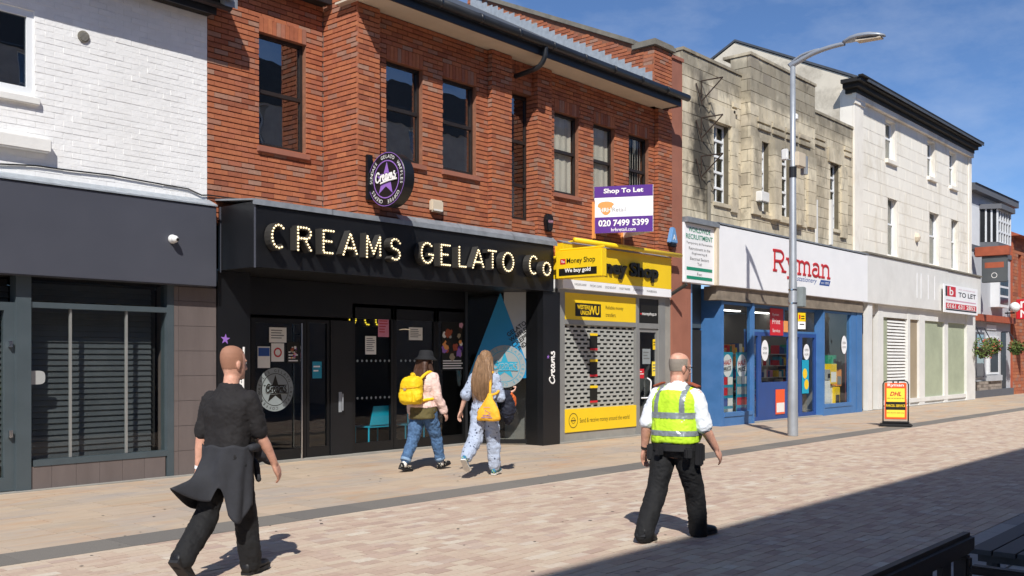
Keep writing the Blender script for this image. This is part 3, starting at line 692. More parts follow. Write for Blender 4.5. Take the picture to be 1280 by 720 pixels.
# windows
sash(br, *W1, YA + .1, SZ(350, 120, YA + .1), sill=.09, sillmat='terracotta_render')
for i, wq in enumerate(wins):
    wn = sash(br, *wq, YW + .1, WR, sill=.085, sillmat='terracotta_render', glass='glass_blind' if i >= 2 else 'glass_up')
    if i >= 2:
        bm_ = MB(); x = wq[0] + .06
        while x < wq[1] - .08:
            a = random.uniform(-.25, .25) if i < 4 else .5; zz0 = wq[2] + .07
            bm_.obox((x + .045, YW + .165, (zz0 + wq[3] - .05) / 2), (math.cos(a), math.sin(a), 0), (-math.sin(a), math.cos(a), 0), (0, 0, 1), .043, .002, (wq[3] - .05 - zz0) / 2); x += .092
        bm_.build('blind', M['blind_cream'], wn)
s1 = sash(br, slot[0], slot[1] - .0, zsb, zst, Ysl, [SZ(649, 178, Ysl), SZ(649, 232, Ysl)], sill=.05, sillmat='sash_brown')
MB().box(slot[0] + .05, slot[1] - .05, Ysl + .08, Ysl + .1, zsb + .05, SZ(649, 232, Ysl)).build('boarded_pane', M['brown_board'], s1)
room(br, bx0 + .2, xc - .1, YA + .32, YA + 3.2, 3.9, 6.9)
room(br, xp1 - .4, xR - .3, YW + .75, YW + 3.8, 3.9, 6.95)
# terracotta rendered strip between the red and the stone building
xt0, xt1 = xR + .002, SX(853, YB)
ts = MB().box(xt0, xt1, YB + .005, YB + .5, 0, SZ(846, 75, YB)).box(xt0 - .03, xt1 + .02, YB - .03, YB + .5, SZ(846, 75, YB), SZ(846, 72, YB) + .02)
ts.build('party_pier', M['terracotta_render'], br)

# ================================================================= black gelato shopfront
YF = 11.40
fx0, fx1 = SX(275, YA - .05), SX(692, YF)
FB, FTp = 2.87, 3.77
cs = thing('shop_unit', ((fx0 + fx1) / 2, YF, 0), 'black gelato shopfront with deep boxed fascia and bulb-lit letters', 'shop')
fa = MB().box(fx0, fx1, YF, YF + .03, FB, FTp).box(fx0, fx0 + .03, YF + .03, YA - .01, FB, FTp).box(fx1 - .03, fx1, YF + .03, YB + .3, FB, FTp).box(fx0 + .03, fx1 - .03, YF + .03, YA + 1.2, FB, FB + .03).box(fx0 + .03, fx1 - .03, YF + .03, YB + .02, FTp - .04, FTp - .01).box(fx0 + .03, xc, YB + .02, YA - .02, FTp - .04, FTp - .01).build('fascia', M['black_paint'], cs)
MB().box(fx0 - .01, fx0 + .012, YF - .012, YF + .004, FB - .01, FTp + .0).box(fx0 - .01, fx0 - .001, YF + .82, YF + .85, FB - .03, FTp).build('edge_trim', M['charcoal_panel'], fa)
fl = MB(); step = 1.35; x = fx0 - .05
while x < fx1 - .02:
    x2 = min(x + step, fx1 + .05); yb_ = YB if x > xc - .2 else (YA if x2 < xc + 1.2 else YB)
    fl.prism([(x, YF - .03, FTp + .004), (x, yb_ + .0, FTp + .09), (x, yb_ + .0, FTp + .115), (x, YF - .03, FTp + .028), (x, YF - .036, FTp - .05), (x, YF - .03, FTp - .05)], (x2 - x + .02, 0, 0)); x += step
fl.build('lead_flashing', M['lead'], cs)
# ---- letters: stroke skeletons on a unit cell
A_ = lambda cx, cy, rx, ry, a0, a1, n=14: [(cx + rx * math.cos(R(a0 + (a1 - a0) * i / n)), cy + ry * math.sin(R(a0 + (a1 - a0) * i / n))) for i in range(n + 1)]
GL = {'C': [A_(.5, .5, .42, .5, 48, 312)], 'O': [A_(.5, .5, .45, .5, 0, 360, 20)], 'G': [A_(.5, .5, .42, .5, 48, 330) + [(.9, .44), (.58, .44)]],
      'R': [[(.1, 0), (.1, 1)], [(.1, 1), (.6, 1)] + A_(.6, .76, .26, .24, 85, -85, 8) + [(.1, .52)], [(.5, .52), (.88, 0)]],
      'E': [[(.9, 1), (.12, 1), (.12, 0), (.92, 0)], [(.12, .52), (.84, .52)]], 'A': [[(.04, 0), (.5, 1), (.96, 0)], [(.22, .32), (.78, .32)]],
      'M': [[(.06, 0), (.08, 1), (.5, .18), (.92, 1), (.94, 0)]], 'L': [[(.14, 1), (.14, 0), (.9, 0)]], 'T': [[(.05, 1), (.95, 1)], [(.5, 1), (.5, 0)]],
      'S': [[(.86, .82)] + A_(.5, .755, .34, .245, 35, 250, 10) + A_(.5, .255, .36, .255, 75, -150, 12)]}
def resample(P, step):
    o = [P[0]]; acc = 0
    for (a, b), (c, d) in zip(P, P[1:]):
        l = math.hypot(c - a, d - b); 
        if l < 1e-6: continue
        t_ = step - acc
        while t_ <= l: o.append((a + (c - a) * t_ / l, b + (d - b) * t_ / l)); t_ += step
        acc = (acc + l) % step
    return o
def bulb_letter(parent, ch, u0, u1, z0, z1, Y, dep=.13, wd=.062, bulbs=True, bmat='bulb_warm'):
    mb = MB(); W, Hh = u1 - u0, z1 - z0; bb = []
    for kst, st in enumerate(GL[ch.upper()]):
        P = [(u0 + a * W, z0 + b * Hh) for a, b in st]; e = .0012 * kst
        # ribbon offset on both sides, extruded towards the wall
        Lf, Rt = [], []
        for i, (a, b) in enumerate(P):
            p, q = P[max(0, i - 1)], P[min(len(P) - 1, i + 1)]
            if st is not None and i == len(P) - 1 and math.dist(P[0], P[-1]) < 1e-4: q = P[1]
            if i == 0 and math.dist(P[0], P[-1]) < 1e-4: p = P[-2]
            tx, tz = q[0] - p[0], q[1] - p[1]; l = math.hypot(tx, tz) or 1; tx, tz = tx / l, tz / l
            # mitre correction at sharp corners
            m_ = 1.0
            if 0 < i < len(P) - 1:
                d1 = (P[i][0] - P[i-1][0], P[i][1] - P[i-1][1]); l1 = math.hypot(*d1) or 1
                m_ = min(1.6, 1 / max(.5, abs(d1[0] / l1 * tx + d1[1] / l1 * tz)))
            Lf.append((a - tz * wd / 2 * m_, b + tx * wd / 2 * m_)); Rt.append((a + tz * wd / 2 * m_, b - tx * wd / 2 * m_))
        nP = len(P)
        v = [(x, Y + e, z) for x, z in Lf] + [(x, Y + e, z) for x, z in Rt] + [(x, Y + dep, z) for x, z in Lf] + [(x, Y + dep, z) for x, z in Rt]
        f = []
        for i in range(nP - 1):
            f += [(i, i + 1, nP + i + 1, nP + i), (i, 2 * nP + i, 2 * nP + i + 1, i + 1), (nP + i, nP + i + 1, 3 * nP + i + 1, 3 * nP + i)]
        f += [(0, nP, 3 * nP, 2 * nP), (nP - 1, 3 * nP - 1, 4 * nP - 1, 2 * nP - 1)]
        mb.add(v, f); bb += resample(P, .047)
    lt = mb.build('letter', M['letter_black'], parent)
    lt_ = MB()
    for a, b in bb: lt_.ball((a, Y - .012, b), .0155, .014, .0155, 8, 5)
    lt_.build('light_bulbs', M[bmat], lt, smooth=True, kind='stuff')
    return lt
pm('letter_black', H('3a3835'), .45, .1, 3)
YLt = YF - .15; z0, z1 = SZ(348, 310, YLt) , SZ(348, 281, YLt)
for ch, a, b in (('C', 338, 358), ('R', 370, 391), ('E', 402, 418), ('A', 428, 447), ('M', 457, 476), ('S', 486, 501.5), ('G', 525, 542.5), ('E', 549.6, 563), ('L', 572, 583.5), ('A', 590, 605), ('T', 609.5, 621), ('O', 627.6, 642), ('C', 660.6, 672.5)):
    bulb_letter(fa, ch, SX(a, YLt), SX(b, YLt), z0, z1, YLt)
bulb_letter(fa, 'O', SX(678, YLt), SX(688, YLt), z0, z0 + (z1 - z0) * .72, YLt)
# ---- below the fascia
YP, YD = YA - .02, 12.75                        # left lettered panel, door line
dx0, dx1 = SX(314, YD), SX(582, YD) - .1
MB().box(fx0 - .02, SX(313, YP), YP, YP + .3, 0, FB - .002).build('side_panel', M['black_paint'], cs)
MB().box(px1 + .002, fx0 + .35, YA + .29, YA + .5, 0, 3.7).build('backing_wall', M['black_frame'], cs)
fP = Face(0, YP)
mb = MB(); put_script(mb, fP, SX(302, YP), SZ(302, 548, YP), .21, 1.28, rot=math.pi / 2 - .0, r=.085)
mb.build('lettering', M['white_text'], cs)
mb = MB(); fan(mb, fP, star(SX(281.5, YP), SZ(281.5, 424, YP), .08, .1), .004, (SX(281.5, YP), SZ(281.5, 424, YP))); mb.build('star_emblem', M['violet_star'], cs)
Zd = SZ(345, 398, YD)
MB().box(fx0 + .3, dx1 + .05, YD + .0, YD + .1, Zd + .05, FB - .01).build('transom_panel', M['black_frame'], cs)
MB().box(dx0 - .1, 15.0, YD - .12, YD + .3, 0, .03).build('threshold', M['concrete_panel'], cs)
def shopdoor(u0, u1, z0=.035, z1=None, fr=.075, name='door', glass='glass', kick=.16, parent=None, Y=YD):
    z1 = z1 or Zd
    mb = MB().box(u0, u0 + fr, Y, Y + .06, z0, z1).box(u1 - fr, u1, Y, Y + .06, z0, z1).box(u0 + fr, u1 - fr, Y, Y + .06, z0, z0 + kick).box(u0 + fr, u1 - fr, Y, Y + .06, z1 - fr, z1)
    d = mb.build(name, M['black_frame'], parent or cs)
    MB().box(u0 + fr * .8, u1 - fr * .8, Y + .025, Y + .031, z0 + kick * .9, z1 - fr * .9).build('pane', M[glass], d); return d
d1a, d1b = dx0, SX(383, YD)
d1 = shopdoor(d1a, d1b)
for q, y_ in ((377, YD - .09), (367, YD + .13)):
    xx = SX(q, y_); MB().tube([(xx, y_, SZ(q, 575, y_)), (xx, y_, SZ(q, 404, y_))], .017, 10).box(xx - .01, xx + .01, min(y_, YD + .03), max(y_, YD + .03), SZ(q, 560, y_), SZ(q, 560, y_) + .03).box(xx - .01, xx + .01, min(y_, YD + .03), max(y_, YD + .03), SZ(q, 420, y_), SZ(q, 420, y_) + .03).build('handle', M['chrome'], d1)
d2 = shopdoor(d1b + .01, SX(412, YD), name='side_light', fr=.05)
sdm = MB().box(SX(412, YD) + .01, SX(440, YD), YD - .02, YD + .08, .035, Zd).build('solid_door', M['black_paint'], cs)
hx = SX(424, YD); MB().box(hx - .03, hx + .03, YD - .03, YD - .021, SZ(424, 515, YD), SZ(424, 490, YD)).tube([(hx + .02, YD - .07, SZ(424, 513, YD)), (hx + .02, YD - .07, SZ(424, 492, YD))], .01, 8).build('handle', M['galvanised'], sdm)
d3 = shopdoor(SX(440, YD) + .01, SX(492, YD), z1=Zd + .3, fr=.06, glass='glass_clear')
d4 = shopdoor(SX(492, YD) + .01, SX(545, YD), z1=Zd + .3, fr=.06)
d5 = shopdoor(SX(545, YD) + .01, dx1 + .1, z1=Zd + .3, fr=.06, name='side_light')
MB().box(SX(440, YD), dx1 + .1, YD + .001, YD + .1, Zd + .302, FB - .0).build('transom_panel', M['black_frame'], cs)
for q, pd in ((455, d3), (515, d4)):
    mb = MB()
    for zq in (SZ(470, 451, YD), SZ(470, 497, YD)):
        u0, u1 = (SX(442, YD) + .1, SX(490, YD) - .05) if pd is d3 else (SX(497, YD) + .1, SX(543, YD) - .05)
        for k in range(8): fan(mb, Face(0, YD + .02), circ(u0 + (u1 - u0) * k / 7, zq, .022, n=12), .001)
    mb.build('dot_markings', M['frost_vinyl'], pd, kind='stuff')
# canted right-hand window
gx0, gy0, gx1, gy1 = dx1 + .1, YD, SX(669, YB + .25), YB + .25
ca = math.atan2(gy1 - gy0, gx1 - gx0); fK = Face(gx0, gy0, ca); Lk = math.hypot(gx1 - gx0, gy1 - gy0)
zg0, zg1 = .10, SZ(640, 364, 12.0)
mb = MB(); fK.box(mb, 0, Lk, 0, -.06, .02, zg0); fK.box(mb, 0, Lk, 0, -.06, zg1, FB - .002); fK.box(mb, -.03, .04, .005, -.06, zg0, zg1); fK.box(mb, Lk - .05, Lk + .02, .005, -.06, zg0, zg1)
kw = mb.build('window', M['black_frame'], cs)
mb = MB(); fK.box(mb, .03, Lk - .04, -.02, -.026, zg0, zg1); mb.build('pane', M['glass_clear'], kw)
mb = MB(); rect(mb, fK, Lk * .55, Lk - .05, 1.62, zg1 - .01, -.0185); mb.build('grey_backing', M['grey_vinyl'], kw)
mb = MB(); mb.add([fK.p(.04, -.0165, 1.25), fK.p(Lk - .05, -.0165, 1.25), fK.p(Lk * .5, -.0165, zg1 - .02)], [(0, 1, 2)]); mb.build('blue_triangle', M['blue_vinyl'], kw)
mb = MB()
tu, tz = Lk * .62, 2.02
for k, s_ in enumerate(('GELATO', 'WAFFLES', 'CREPES', 'SUNDAES')): put_text(mb, s_, fK, tu + .045 * k, tz - .10 * k, .085, .42, -.012, bold=.02, rot=.62)
mb.build('lettering', M['black_text'], kw)
def roundel(parent, face, cu, cz, r, d, back, ink, txt='GELATO  COFFEE', starm=None, scr=None):
    mb = MB(); fan(mb, face, circ(cu, cz, r), d); bk = mb.build('roundel', M[back], parent)
    mb = MB(); ring(mb, face, cu, cz, r * .72, r * .75, d + .002); fan(mb, face, star(cu, cz, r * .68), d + .003, (cu, cz)); mb.build('star_emblem', M[starm or ink], bk)
    mb = MB()
    word = 'GELATO CREPES COFFEE WAFFLES '
    for i, ch in enumerate(word):
        if ch == ' ': continue
        a = math.pi / 2 - 2 * math.pi * i / len(word)
        put_text(mb, ch, face, cu + r * .8 * math.cos(a), cz + r * .8 * math.sin(a), r * .13, d=d + .003, align='C', rot=a - math.pi / 2)
    mb.build('ring_lettering', M[ink], bk, kind='stuff')
    mb = MB(); put_script(mb, face, cu - r * .55, cz - r * .12, r * .36, r * 1.15, d + .007, r=.16); mb.build('script_outline', M[back], bk)
    mb = MB(); put_script(mb, face, cu - r * .55, cz - r * .12, r * .36, r * 1.15, d + .012, r=.09); mb.build('script', M[scr or ink], bk)
    return bk
roundel(kw, fK, Lk * .56, SZ(637, 458, 12.1), .40, -.010, 'frost_vinyl', 'teal')
roundel(d1, Face(0, YD), SX(345, YD), SZ(345, 487, YD), .34, -.020, 'frost_vinyl', 'black_text')
# right pillar
pq0, pq1 = SX(679, YB - .02), SX(700, YB - .02)
MB().box(pq0, pq1, YB - .02, YB + .4, 0, FB - .003).build('pilaster', M['black_paint'], cs)
MB().box(gx1, pq0 - .001, YB + .12, YB + .4, 0, FB - .003).build('reveal', M['black_frame'], cs)
fq = Face(0, YB - .02)
mb = MB(); put_script(mb, fq, SX(693, YB - .02), SZ(693, 480, YB - .02), .15, .62, rot=math.pi / 2, r=.1, underline=False); mb.build('lettering', M['white_text'], cs)
mb = MB(); fan(mb, fq, star(SX(685, YB - .02), SZ(685, 446, YB - .02), .045), .004); mb.build('star_emblem', M['violet_star'], cs)
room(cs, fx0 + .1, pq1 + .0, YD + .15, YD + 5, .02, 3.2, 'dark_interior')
# lit sign inside
isg = thing('interior_sign', (SX(455, YD + 1.5), YD + 1.5, 2), 'yellow bulb letters glowing inside the dark gelato shop', 'sign')
Yi = YD + 1.5; zi0, zi1 = SZ(455, 406, Yi), SZ(455, 391, Yi)
bulb_letter(isg, 'C', SX(455, Yi), SX(464, Yi), zi0, zi1, Yi, bmat='bulb_yellow'); bulb_letter(isg, 'O', SX(469, Yi), SX(475, Yi), zi0, zi0 + .16, Yi, bmat='bulb_yellow')
bulb_letter(isg, 'O', SX(436, Yi), SX(445, Yi), zi0, zi1, Yi, bmat='bulb_yellow')
# turquoise chair inside
Yc = YD + .2; c0, c1 = SX(459, Yc), SX(489, Yc); zs_ = SZ(474, 532, Yc); zt_ = SZ(474, 507, Yc)
ch = thing('cafe_chair', ((c0 + c1) / 2, Yc, .02), 'turquoise metal cafe chair behind the gelato shop glass', 'chair')
MB().prism([(c0 + .02, Yc - .05, zs_ + .01), (c1, Yc - .05, zs_ + .01), (c1 - .02, Yc - .1, zt_), (c0 + .06, Yc - .1, zt_)], (0, .02, 0)).build('backrest', M['turquoise'], ch, bevel=.008)
MB().box(c0, c1, Yc - .04, Yc + .38, zs_ - .03, zs_).build('seat', M['turquoise'], ch, bevel=.008)
for a, b in ((c0 + .02, Yc - .02), (c1 - .02, Yc - .02), (c0 + .02, Yc + .34), (c1 - .02, Yc + .34)): MB().tube([(a, b, zs_ - .03), (a - .03, b - .03, .022)], .015, 8).build('leg', M['turquoise'], ch)
ch2 = thing('cafe_chair', (SX(512, Yc), Yc, .02), 'turquoise cafe chair half hidden by the woman with the yellow backpack', 'chair')
c0, c1 = SX(505, Yc), SX(530, Yc)
MB().box(c0, c1, Yc - .1, Yc - .08, zs_ + .01, zt_).build('backrest', M['turquoise'], ch2, bevel=.008); MB().box(c0, c1, Yc - .04, Yc + .38, zs_ - .03, zs_).build('seat', M['turquoise'], ch2)
for a, b in ((c0 + .02, Yc - .02), (c1 - .02, Yc - .02), (c0 + .02, Yc + .34), (c1 - .02, Yc + .34)): MB().tube([(a, b, zs_ - .03), (a - .03, b - .03, .022)], .015, 8).build('leg', M['turquoise'], ch2)
# papers on the doors
def notice(pxa, pxb, pya, pyb, Y, label, mat='paper', lines=6, lmat='grey_text', tilt=0, name='notice', cat='notice', extra=None):
    u0, u1 = SX(pxa, Y), SX(pxb, Y); zt, zb_ = SZ(pxa, pya, Y), SZ(pxa, pyb, Y); f = Face(0, Y)
    t_ = thing(name, ((u0 + u1) / 2, Y, zb_), label, cat)
    MB().box(u0, u1, Y - .002, Y, zb_, zt).build('sheet', M[mat], t_)
    if lines:
        mb = MB(); hh = (zt - zb_) / (lines + 2)
        for k in range(lines):
            ww = (u1 - u0) * random.uniform(.5, .82); rect(mb, f, u0 + (u1 - u0) * .1, u0 + (u1 - u0) * .1 + ww, zt - hh * (k + 1.35), zt - hh * (k + 1), .004)
        mb.build('print', M[lmat], t_)
    if extra: extra(t_, f, u0, u1, zb_, zt)
    return t_
YN = YD + .02
def redround(t_, f, u0, u1, a, b):
    mb = MB(); ring(mb, f, (u0 + u1) / 2, (a + b) / 2, .05, .075, .005); mb.build('red_ring', M['red_text'], t_)
def blueflag(t_, f, u0, u1, a, b):
    mb = MB(); rect(mb, f, u0 + .01, u1 - .01, b - (b - a) * .45, b - .02, .005); mb.build('blue_heading', M['blue_text'], t_)
notice(322, 337.5, 433, 460, YN, 'white notice with blue heading at left of the gelato door', lines=0, extra=blueflag)
notice(336.5, 358, 409, 428, YN, 'white paper notice near the top of the gelato door', lines=4)
notice(339, 355, 429, 452, YN, 'white notice with a red ring on the gelato door', lines=0, extra=redround)
pm('navy_ink', H('2a2740'), .5, .2, 8)
def foodposter(t_, f, u0, u1, a, b):
    rnd = random.Random(u0)
    for k, mt in enumerate(('rust_iron', 'flower_red', 'brown_board', 'grey_vinyl', 'violet_star', 'rust_iron', 'brown_board', 'flower_red', 'paper', 'rust_panel', 'purple', 'orange_logo', 'pink_text', 'rust_iron', 'brown_board', 'navy_ink', 'paper', 'rust_panel', 'orange_logo', 'violet_star')):
        mb = MB(); cx, cz = rnd.uniform(u0 + .07, u1 - .07), rnd.uniform(a + (b - a) * .25, b - .08); r_ = (u1 - u0) * rnd.uniform(.06, .17)
        fan(mb, f, [(cx + r_ * rnd.uniform(.6, 1.1) * math.cos(2*math.pi*i/11), cz + r_ * rnd.uniform(.6, 1.1) * math.sin(2*math.pi*i/11)) for i in range(11)], .004 + .0006 * k, (cx, cz)); mb.build('picture', M[mt], t_)
    mb = MB()
    for k in range(4): rect(mb, f, u0 + .03, u1 - .03 - .05 * (k % 2), a + .03 + k * .045, a + .05 + k * .045, .004)
    mb.build('print', M['white_text'], t_)
notice(358.5, 374, 427, 454, YN, 'dark food photo poster at right of the gelato door notices', 'black_text', 0, extra=foodposter, name='poster', cat='poster')
notice(390.5, 402, 452, 473, YN, 'small teal poster on the narrow side light of the gelato shop', 'teal', 2, 'white_text', name='poster', cat='poster')
notice(456.5, 470, 420, 443, YN, 'white typed notice on the left gelato double door', lines=7)
notice(472.5, 486, 397, 421, YN, 'pink notice high on the left gelato double door', 'pink_paper', 5, 'red_text')
notice(511, 528, 409, 425, YN, 'wide white notice above the bucket hat woman', lines=5)
notice(552, 580, 400, 463, YN, 'large colourful dessert poster in the gelato shop window', 'black_text', 0, extra=foodposter, name='poster', cat='poster')
# round projecting sign
xd = SX(460, YB); cy_, cz_ = SYX(483, xd), SZX(483, 224, xd); rd = .41
ps = thing('projecting_sign', (xd, YB, cz_ - rd), 'round black projecting sign with a lilac star above the gelato fascia', 'sign')
MB().box(xd - .05, xd + .05, YB - .05, YB - .001, SZ(460, 250, YB), SZ(460, 194, YB)).tube([(xd + .04, YB - .03, cz_ + .2), (xd + .06, cy_, cz_ + .2)], .015, 8).tube([(xd + .04, YB - .03, cz_ - .2), (xd + .06, cy_, cz_ - .2)], .015, 8).build('bracket', M['black_paint'], ps)
fS = Face(xd, cy_, -math.pi / 2)
MB().lathe((xd, cy_, cz_), (1, 0, 0), [(0, rd - .006), (.006, rd), (.19, rd), (.196, rd - .006)], 48).build('disc', M['black_paint'], ps)
mb = MB(); ring(mb, fS, 0, cz_, rd * .66, rd * .70, .004); ring(mb, fS, 0, cz_, rd * .965, rd * .985, .004); mb.build('ring', M['violet_star'], ps)
mb = MB(); fan(mb, fS, star(0, cz_, rd * .64, .05), .005, (0, cz_)); mb.build('star_emblem', M['violet_star'], ps)
mb = MB(); word = 'SUNDAES  GELATO  WAFFLES  COFFEE  CREPES  '
for i, chh in enumerate(word):
    if chh == ' ': continue
    a = math.pi * 1.02 - 2 * math.pi * i / len(word); put_text(mb, chh, fS, rd * .77 * math.cos(a), cz_ + rd * .77 * math.sin(a), rd * .13, d=.004, align='C', rot=a - math.pi / 2)
mb.build('ring_lettering', M['white_text'], ps, kind='stuff')
mb = MB(); put_script(mb, fS, -rd * .55, cz_ - rd * .10, rd * .34, rd * 1.12, .012, rot=.1, r=.17); mb.build('script_outline', M['black_text'], ps)
mb = MB(); put_script(mb, fS, -rd * .55, cz_ - rd * .10, rd * .34, rd * 1.12, .018, rot=.1, r=.1); mb.build('script', M['white_text'], ps)
# small boxes on the brickwork
bxp = (SX(543, YW), SZ(543, 258, YW))
t = thing('alarm_box', (bxp[0], YW, bxp[1] - .12), 'cream alarm box on the red brick above the gelato letters', 'alarm box')
MB().box(bxp[0] - .14, bxp[0] + .14, YW - .09, YW - .001, bxp[1] - .1, bxp[1] + .1).build('case', M['soffit_cream'], t, bevel=.025)
MB().box(bxp[0] - .1, bxp[0] + .1, YW - .095, YW - .091, bxp[1] - .085, bxp[1] - .06).build('label_strip', M['dirty_white_sign'], t)
ap = (SX(683, YB), SZ(683, 279, YB))
t = thing('alarm_box', (ap[0], YB, ap[1] - .16), 'dark shield shaped alarm box on the brick pier beside the yellow sign', 'alarm box')
Face(0, YB).poly(MB(), [], 0, 0) if False else None
mb = MB(); Face(0, YB).poly(mb, [(ap[0] - .07, ap[1] - .16), (ap[0] + .07, ap[1] - .16), (ap[0] + .11, ap[1] + .05), (ap[0] + .08, ap[1] + .16), (ap[0] - .08, ap[1] + .16), (ap[0] - .11, ap[1] + .05)], .001, .1); mb.build('case', M['black_paint'], t, bevel=.02)
mb = MB(); put_text(mb, 'ALARM', Face(0, YB), ap[0], ap[1] - .0, .05, .14, .104, bold=.02, align='C'); mb.build('lettering', M['pink_text'], t)
ap = (SX(838, YB), SZ(838, 297, YB))
t = thing('alarm_box', (ap[0], YB, ap[1] - .16), 'blue triangular alarm box on the red pier right of the yellow fascia', 'alarm box')
mb = MB(); Face(0, YB).poly(mb, [(ap[0] - .17, ap[1] - .13), (ap[0] + .17, ap[1] - .13), (ap[0] + .05, ap[1] + .22), (ap[0] - .05, ap[1] + .22)], .001, .1); mb.build('case', M['blue_alarm'], t, bevel=.02)
MB().box(ap[0] - .13, ap[0] + .13, YB - .09, YB - .02, ap[1] - .21, ap[1] - .132).build('base', M['black_paint'], t, bevel=.015)
mb = MB(); put_text(mb, 'A', Face(0, YB), ap[0], ap[1] - .06, .12, d=.104, bold=.02, align='C'); mb.build('lettering', M['white_text'], t)
# ================================================================= yellow money shop
YM = YB + .04
mx0, mx1 = pq1 + .004, SX(838, YM)
ms = thing('shop_unit', ((mx0 + mx1) / 2, YM, 0), 'grey shopfront with yellow moneylender fascia and perforated shutter', 'shop')
fM = Face(0, YM)
jx0 = SX(706, YM); jm0, jm1 = SX(795, YM), SX(798.5, YM); jr0, jr1 = SX(823, YM), SX(831, YM)
zf1, zf0 = SZ(830, 330, YF) , SZ(830, 379, YF)
zfy = SZ(830, 366, YF)
zf1 = SZ(760, 312, YF); zfy = SZ(760, 354, YF); zf0 = SZ(760, 365, YF)
ya_ = YF - .02
fb = MB().box(mx0, SX(838, YF), ya_, YM + .25, zfy, zf1).build('fascia', M['yellow'], ms)
MB().box(mx0, SX(838, YF), ya_, YM + .25, zf0, zfy - .003).build('white_band', M['white_sign'], fb)
fY = Face(0, ya_)
mb = MB(); xw = SX(757, YF)
v, f, asp = text_flat('Money Shop', .035); zt_ = SZ(790, 362, YF)
th_ = .03
hM = .37; xA, xB = SX(727, YF), SX(820, YF)
mb = MB(); put_text(mb, 'Money Shop', fY, xA, zfy + .10, hM, xB - xA, .05, bold=.035)
# give the letters depth
nV = len(mb.v); ed = {}
for fc in mb.f:
    for a, b in zip(fc, fc[1:] + fc[:1]): ed[(a, b)] = ed.get((a, b), 0) + 1
bd_ = [(a, b) for a, b in ed if (b, a) not in ed]
mb.v += [(x, y + .05, z) for x, y, z in mb.v]; mb.f += [(b, a, a + nV, b + nV) for a, b in bd_]
mb.build('lettering', M['black_text'], fb)
mb = MB(); x = mx0 + .35
for s_ in ('CHEQUES CASHED', 'PAYDAY LOANS', 'GOLD BOUGHT', 'MONEY TRANSFER', 'CURRENCY', 'PAWNBROKING'):
    put_text(mb, s_, fY, x, (zf0 + zfy) / 2 - .02, .045, .38, .004); x += .5
mb.build('small_print', M['grey_text'], fb)
# yellow light trough along the fascia top
tz = zf1 + .05
MB().tube([(SX(712, YF), ya_ - .1, tz + .02), (SX(845, YF), ya_ - .1, tz + .02)], .05, 10).build('light_trough', M['yellow'], fb, smooth=True)
lt2 = MB()
for q in (716, 762, 806, 836): lt2.tube([(SX(q, YF), ya_ - .1, tz + .02), (SX(q, YF), YM + .1, tz + .0)], .018, 6)
lt2.build('trough_bracket', M['yellow'], fb)
MB().prism([(mx0, ya_ - .01, zf1 + .003), (mx0, YM + .0, zf1 + .05), (mx0, YM + .0, zf1 + .07), (mx0, ya_ - .01, zf1 + .02)], (SX(838, YF) - mx0, 0, 0)).build('lead_flashing', M['lead'], fb)
# frame
za1, zb1 = SZ(706, 405, YM), SZ(706, 512, YM)         # grille top / bottom edges
ztp0 = za1 + .02; zbt = zb1
zpan0 = SZ(706, 541, YM)
fr_ = MB().box(mx0, jx0, YM, YM + .3, 0, zf0 - .003).box(jm0, jm1, YM - .01, YM + .12, 0, zf0 - .003).box(jr0, jr1, YM - .01, YM + .12, 0, zf0 - .003).box(jx0, jm0, YM - .005, YM + .1, za1, za1 + .09).box(jm1, jr0, YM - .005, YM + .1, za1 - .02, za1 + .09).box(jx0, jr0, YM - .004, YM + .1, zf0 - .06, zf0 - .004)
fr_.build('frame', M['aluminium'], ms)
MB().box(jr1, mx1, YM + .0, YM + .3, 0, zf0 - .003).build('side_panel', M['concrete_panel'], ms)
tp = MB().box(jx0 + .01, jm0 - .01, YM + .0, YM + .05, za1 + .092, zf0 - .062).build('transom_sign', M['yellow'], ms)
uu = SX(719, YM); zz_ = SZ(719, 395, YM)
mb = MB(); rect(mb, fM, uu, SX(751, YM), zz_, zz_ + .26, .003); mb.build('badge', M['black_text'], tp)
mb = MB(); put_text(mb, 'WESTERN', fM, uu + .06, zz_ + .14, .085, .42, .006, bold=.02); put_text(mb, 'UNION', fM, uu + .17, zz_ + .03, .085, .31, .006, bold=.02); put_text(mb, 'WU', fM, SX(751, YM) - .42, zz_ + .04, .18, .36, .006, bold=.03); mb.build('badge_lettering', M['yellow'], tp)
mb = MB(); put_text(mb, 'Reliable money', fM, SX(757, YM), zz_ + .15, .09, .62, .004); put_text(mb, 'transfers.', fM, SX(757, YM), zz_ + .02, .08, .36, .004); mb.build('lettering', M['dark_brown_text'], tp)
t2 = MB().box(jm1 + .01, jr0 - .01, YM + .0, YM + .05, za1 + .092, zf0 - .062).build('transom_sign', M['black_text'], ms)
mb = MB(); put_text(mb, 'moneyshop.tv', fM, jm1 + .12, za1 + .24, .09, jr0 - jm1 - .2, .004, bold=.01); mb.build('lettering', M['white_text'], t2)
mb = MB(); rect(mb, fM, jm1 + .05, jm1 + .11, za1 + .27, za1 + .30, .004); mb.build('red_tag', M['red_sign'], t2)
bp = MB().box(jx0 + .005, jm0 - .005, YM - .012, YM + .05, zpan0, zbt).build('base_sign', M['yellow'], ms)
fb2 = Face(0, YM - .012)
mb = MB(); put_text(mb, 'Send & receive money around the world', fb2, SX(724, YM), zpan0 + .14, .12, SX(786, YM) - SX(724, YM), .003); ring(mb, fb2, SX(716, YM), (zpan0 + zbt) / 2, .13, .145, .003); ring(mb, fb2, SX(716, YM), (zpan0 + zbt) / 2, .05, .06, .003); rect(mb, fb2, SX(716, YM) - .08, SX(716, YM) + .08, (zpan0 + zbt) / 2 - .012, (zpan0 + zbt) / 2 + .012, .003); mb.build('lettering', M['dark_brown_text'], bp)
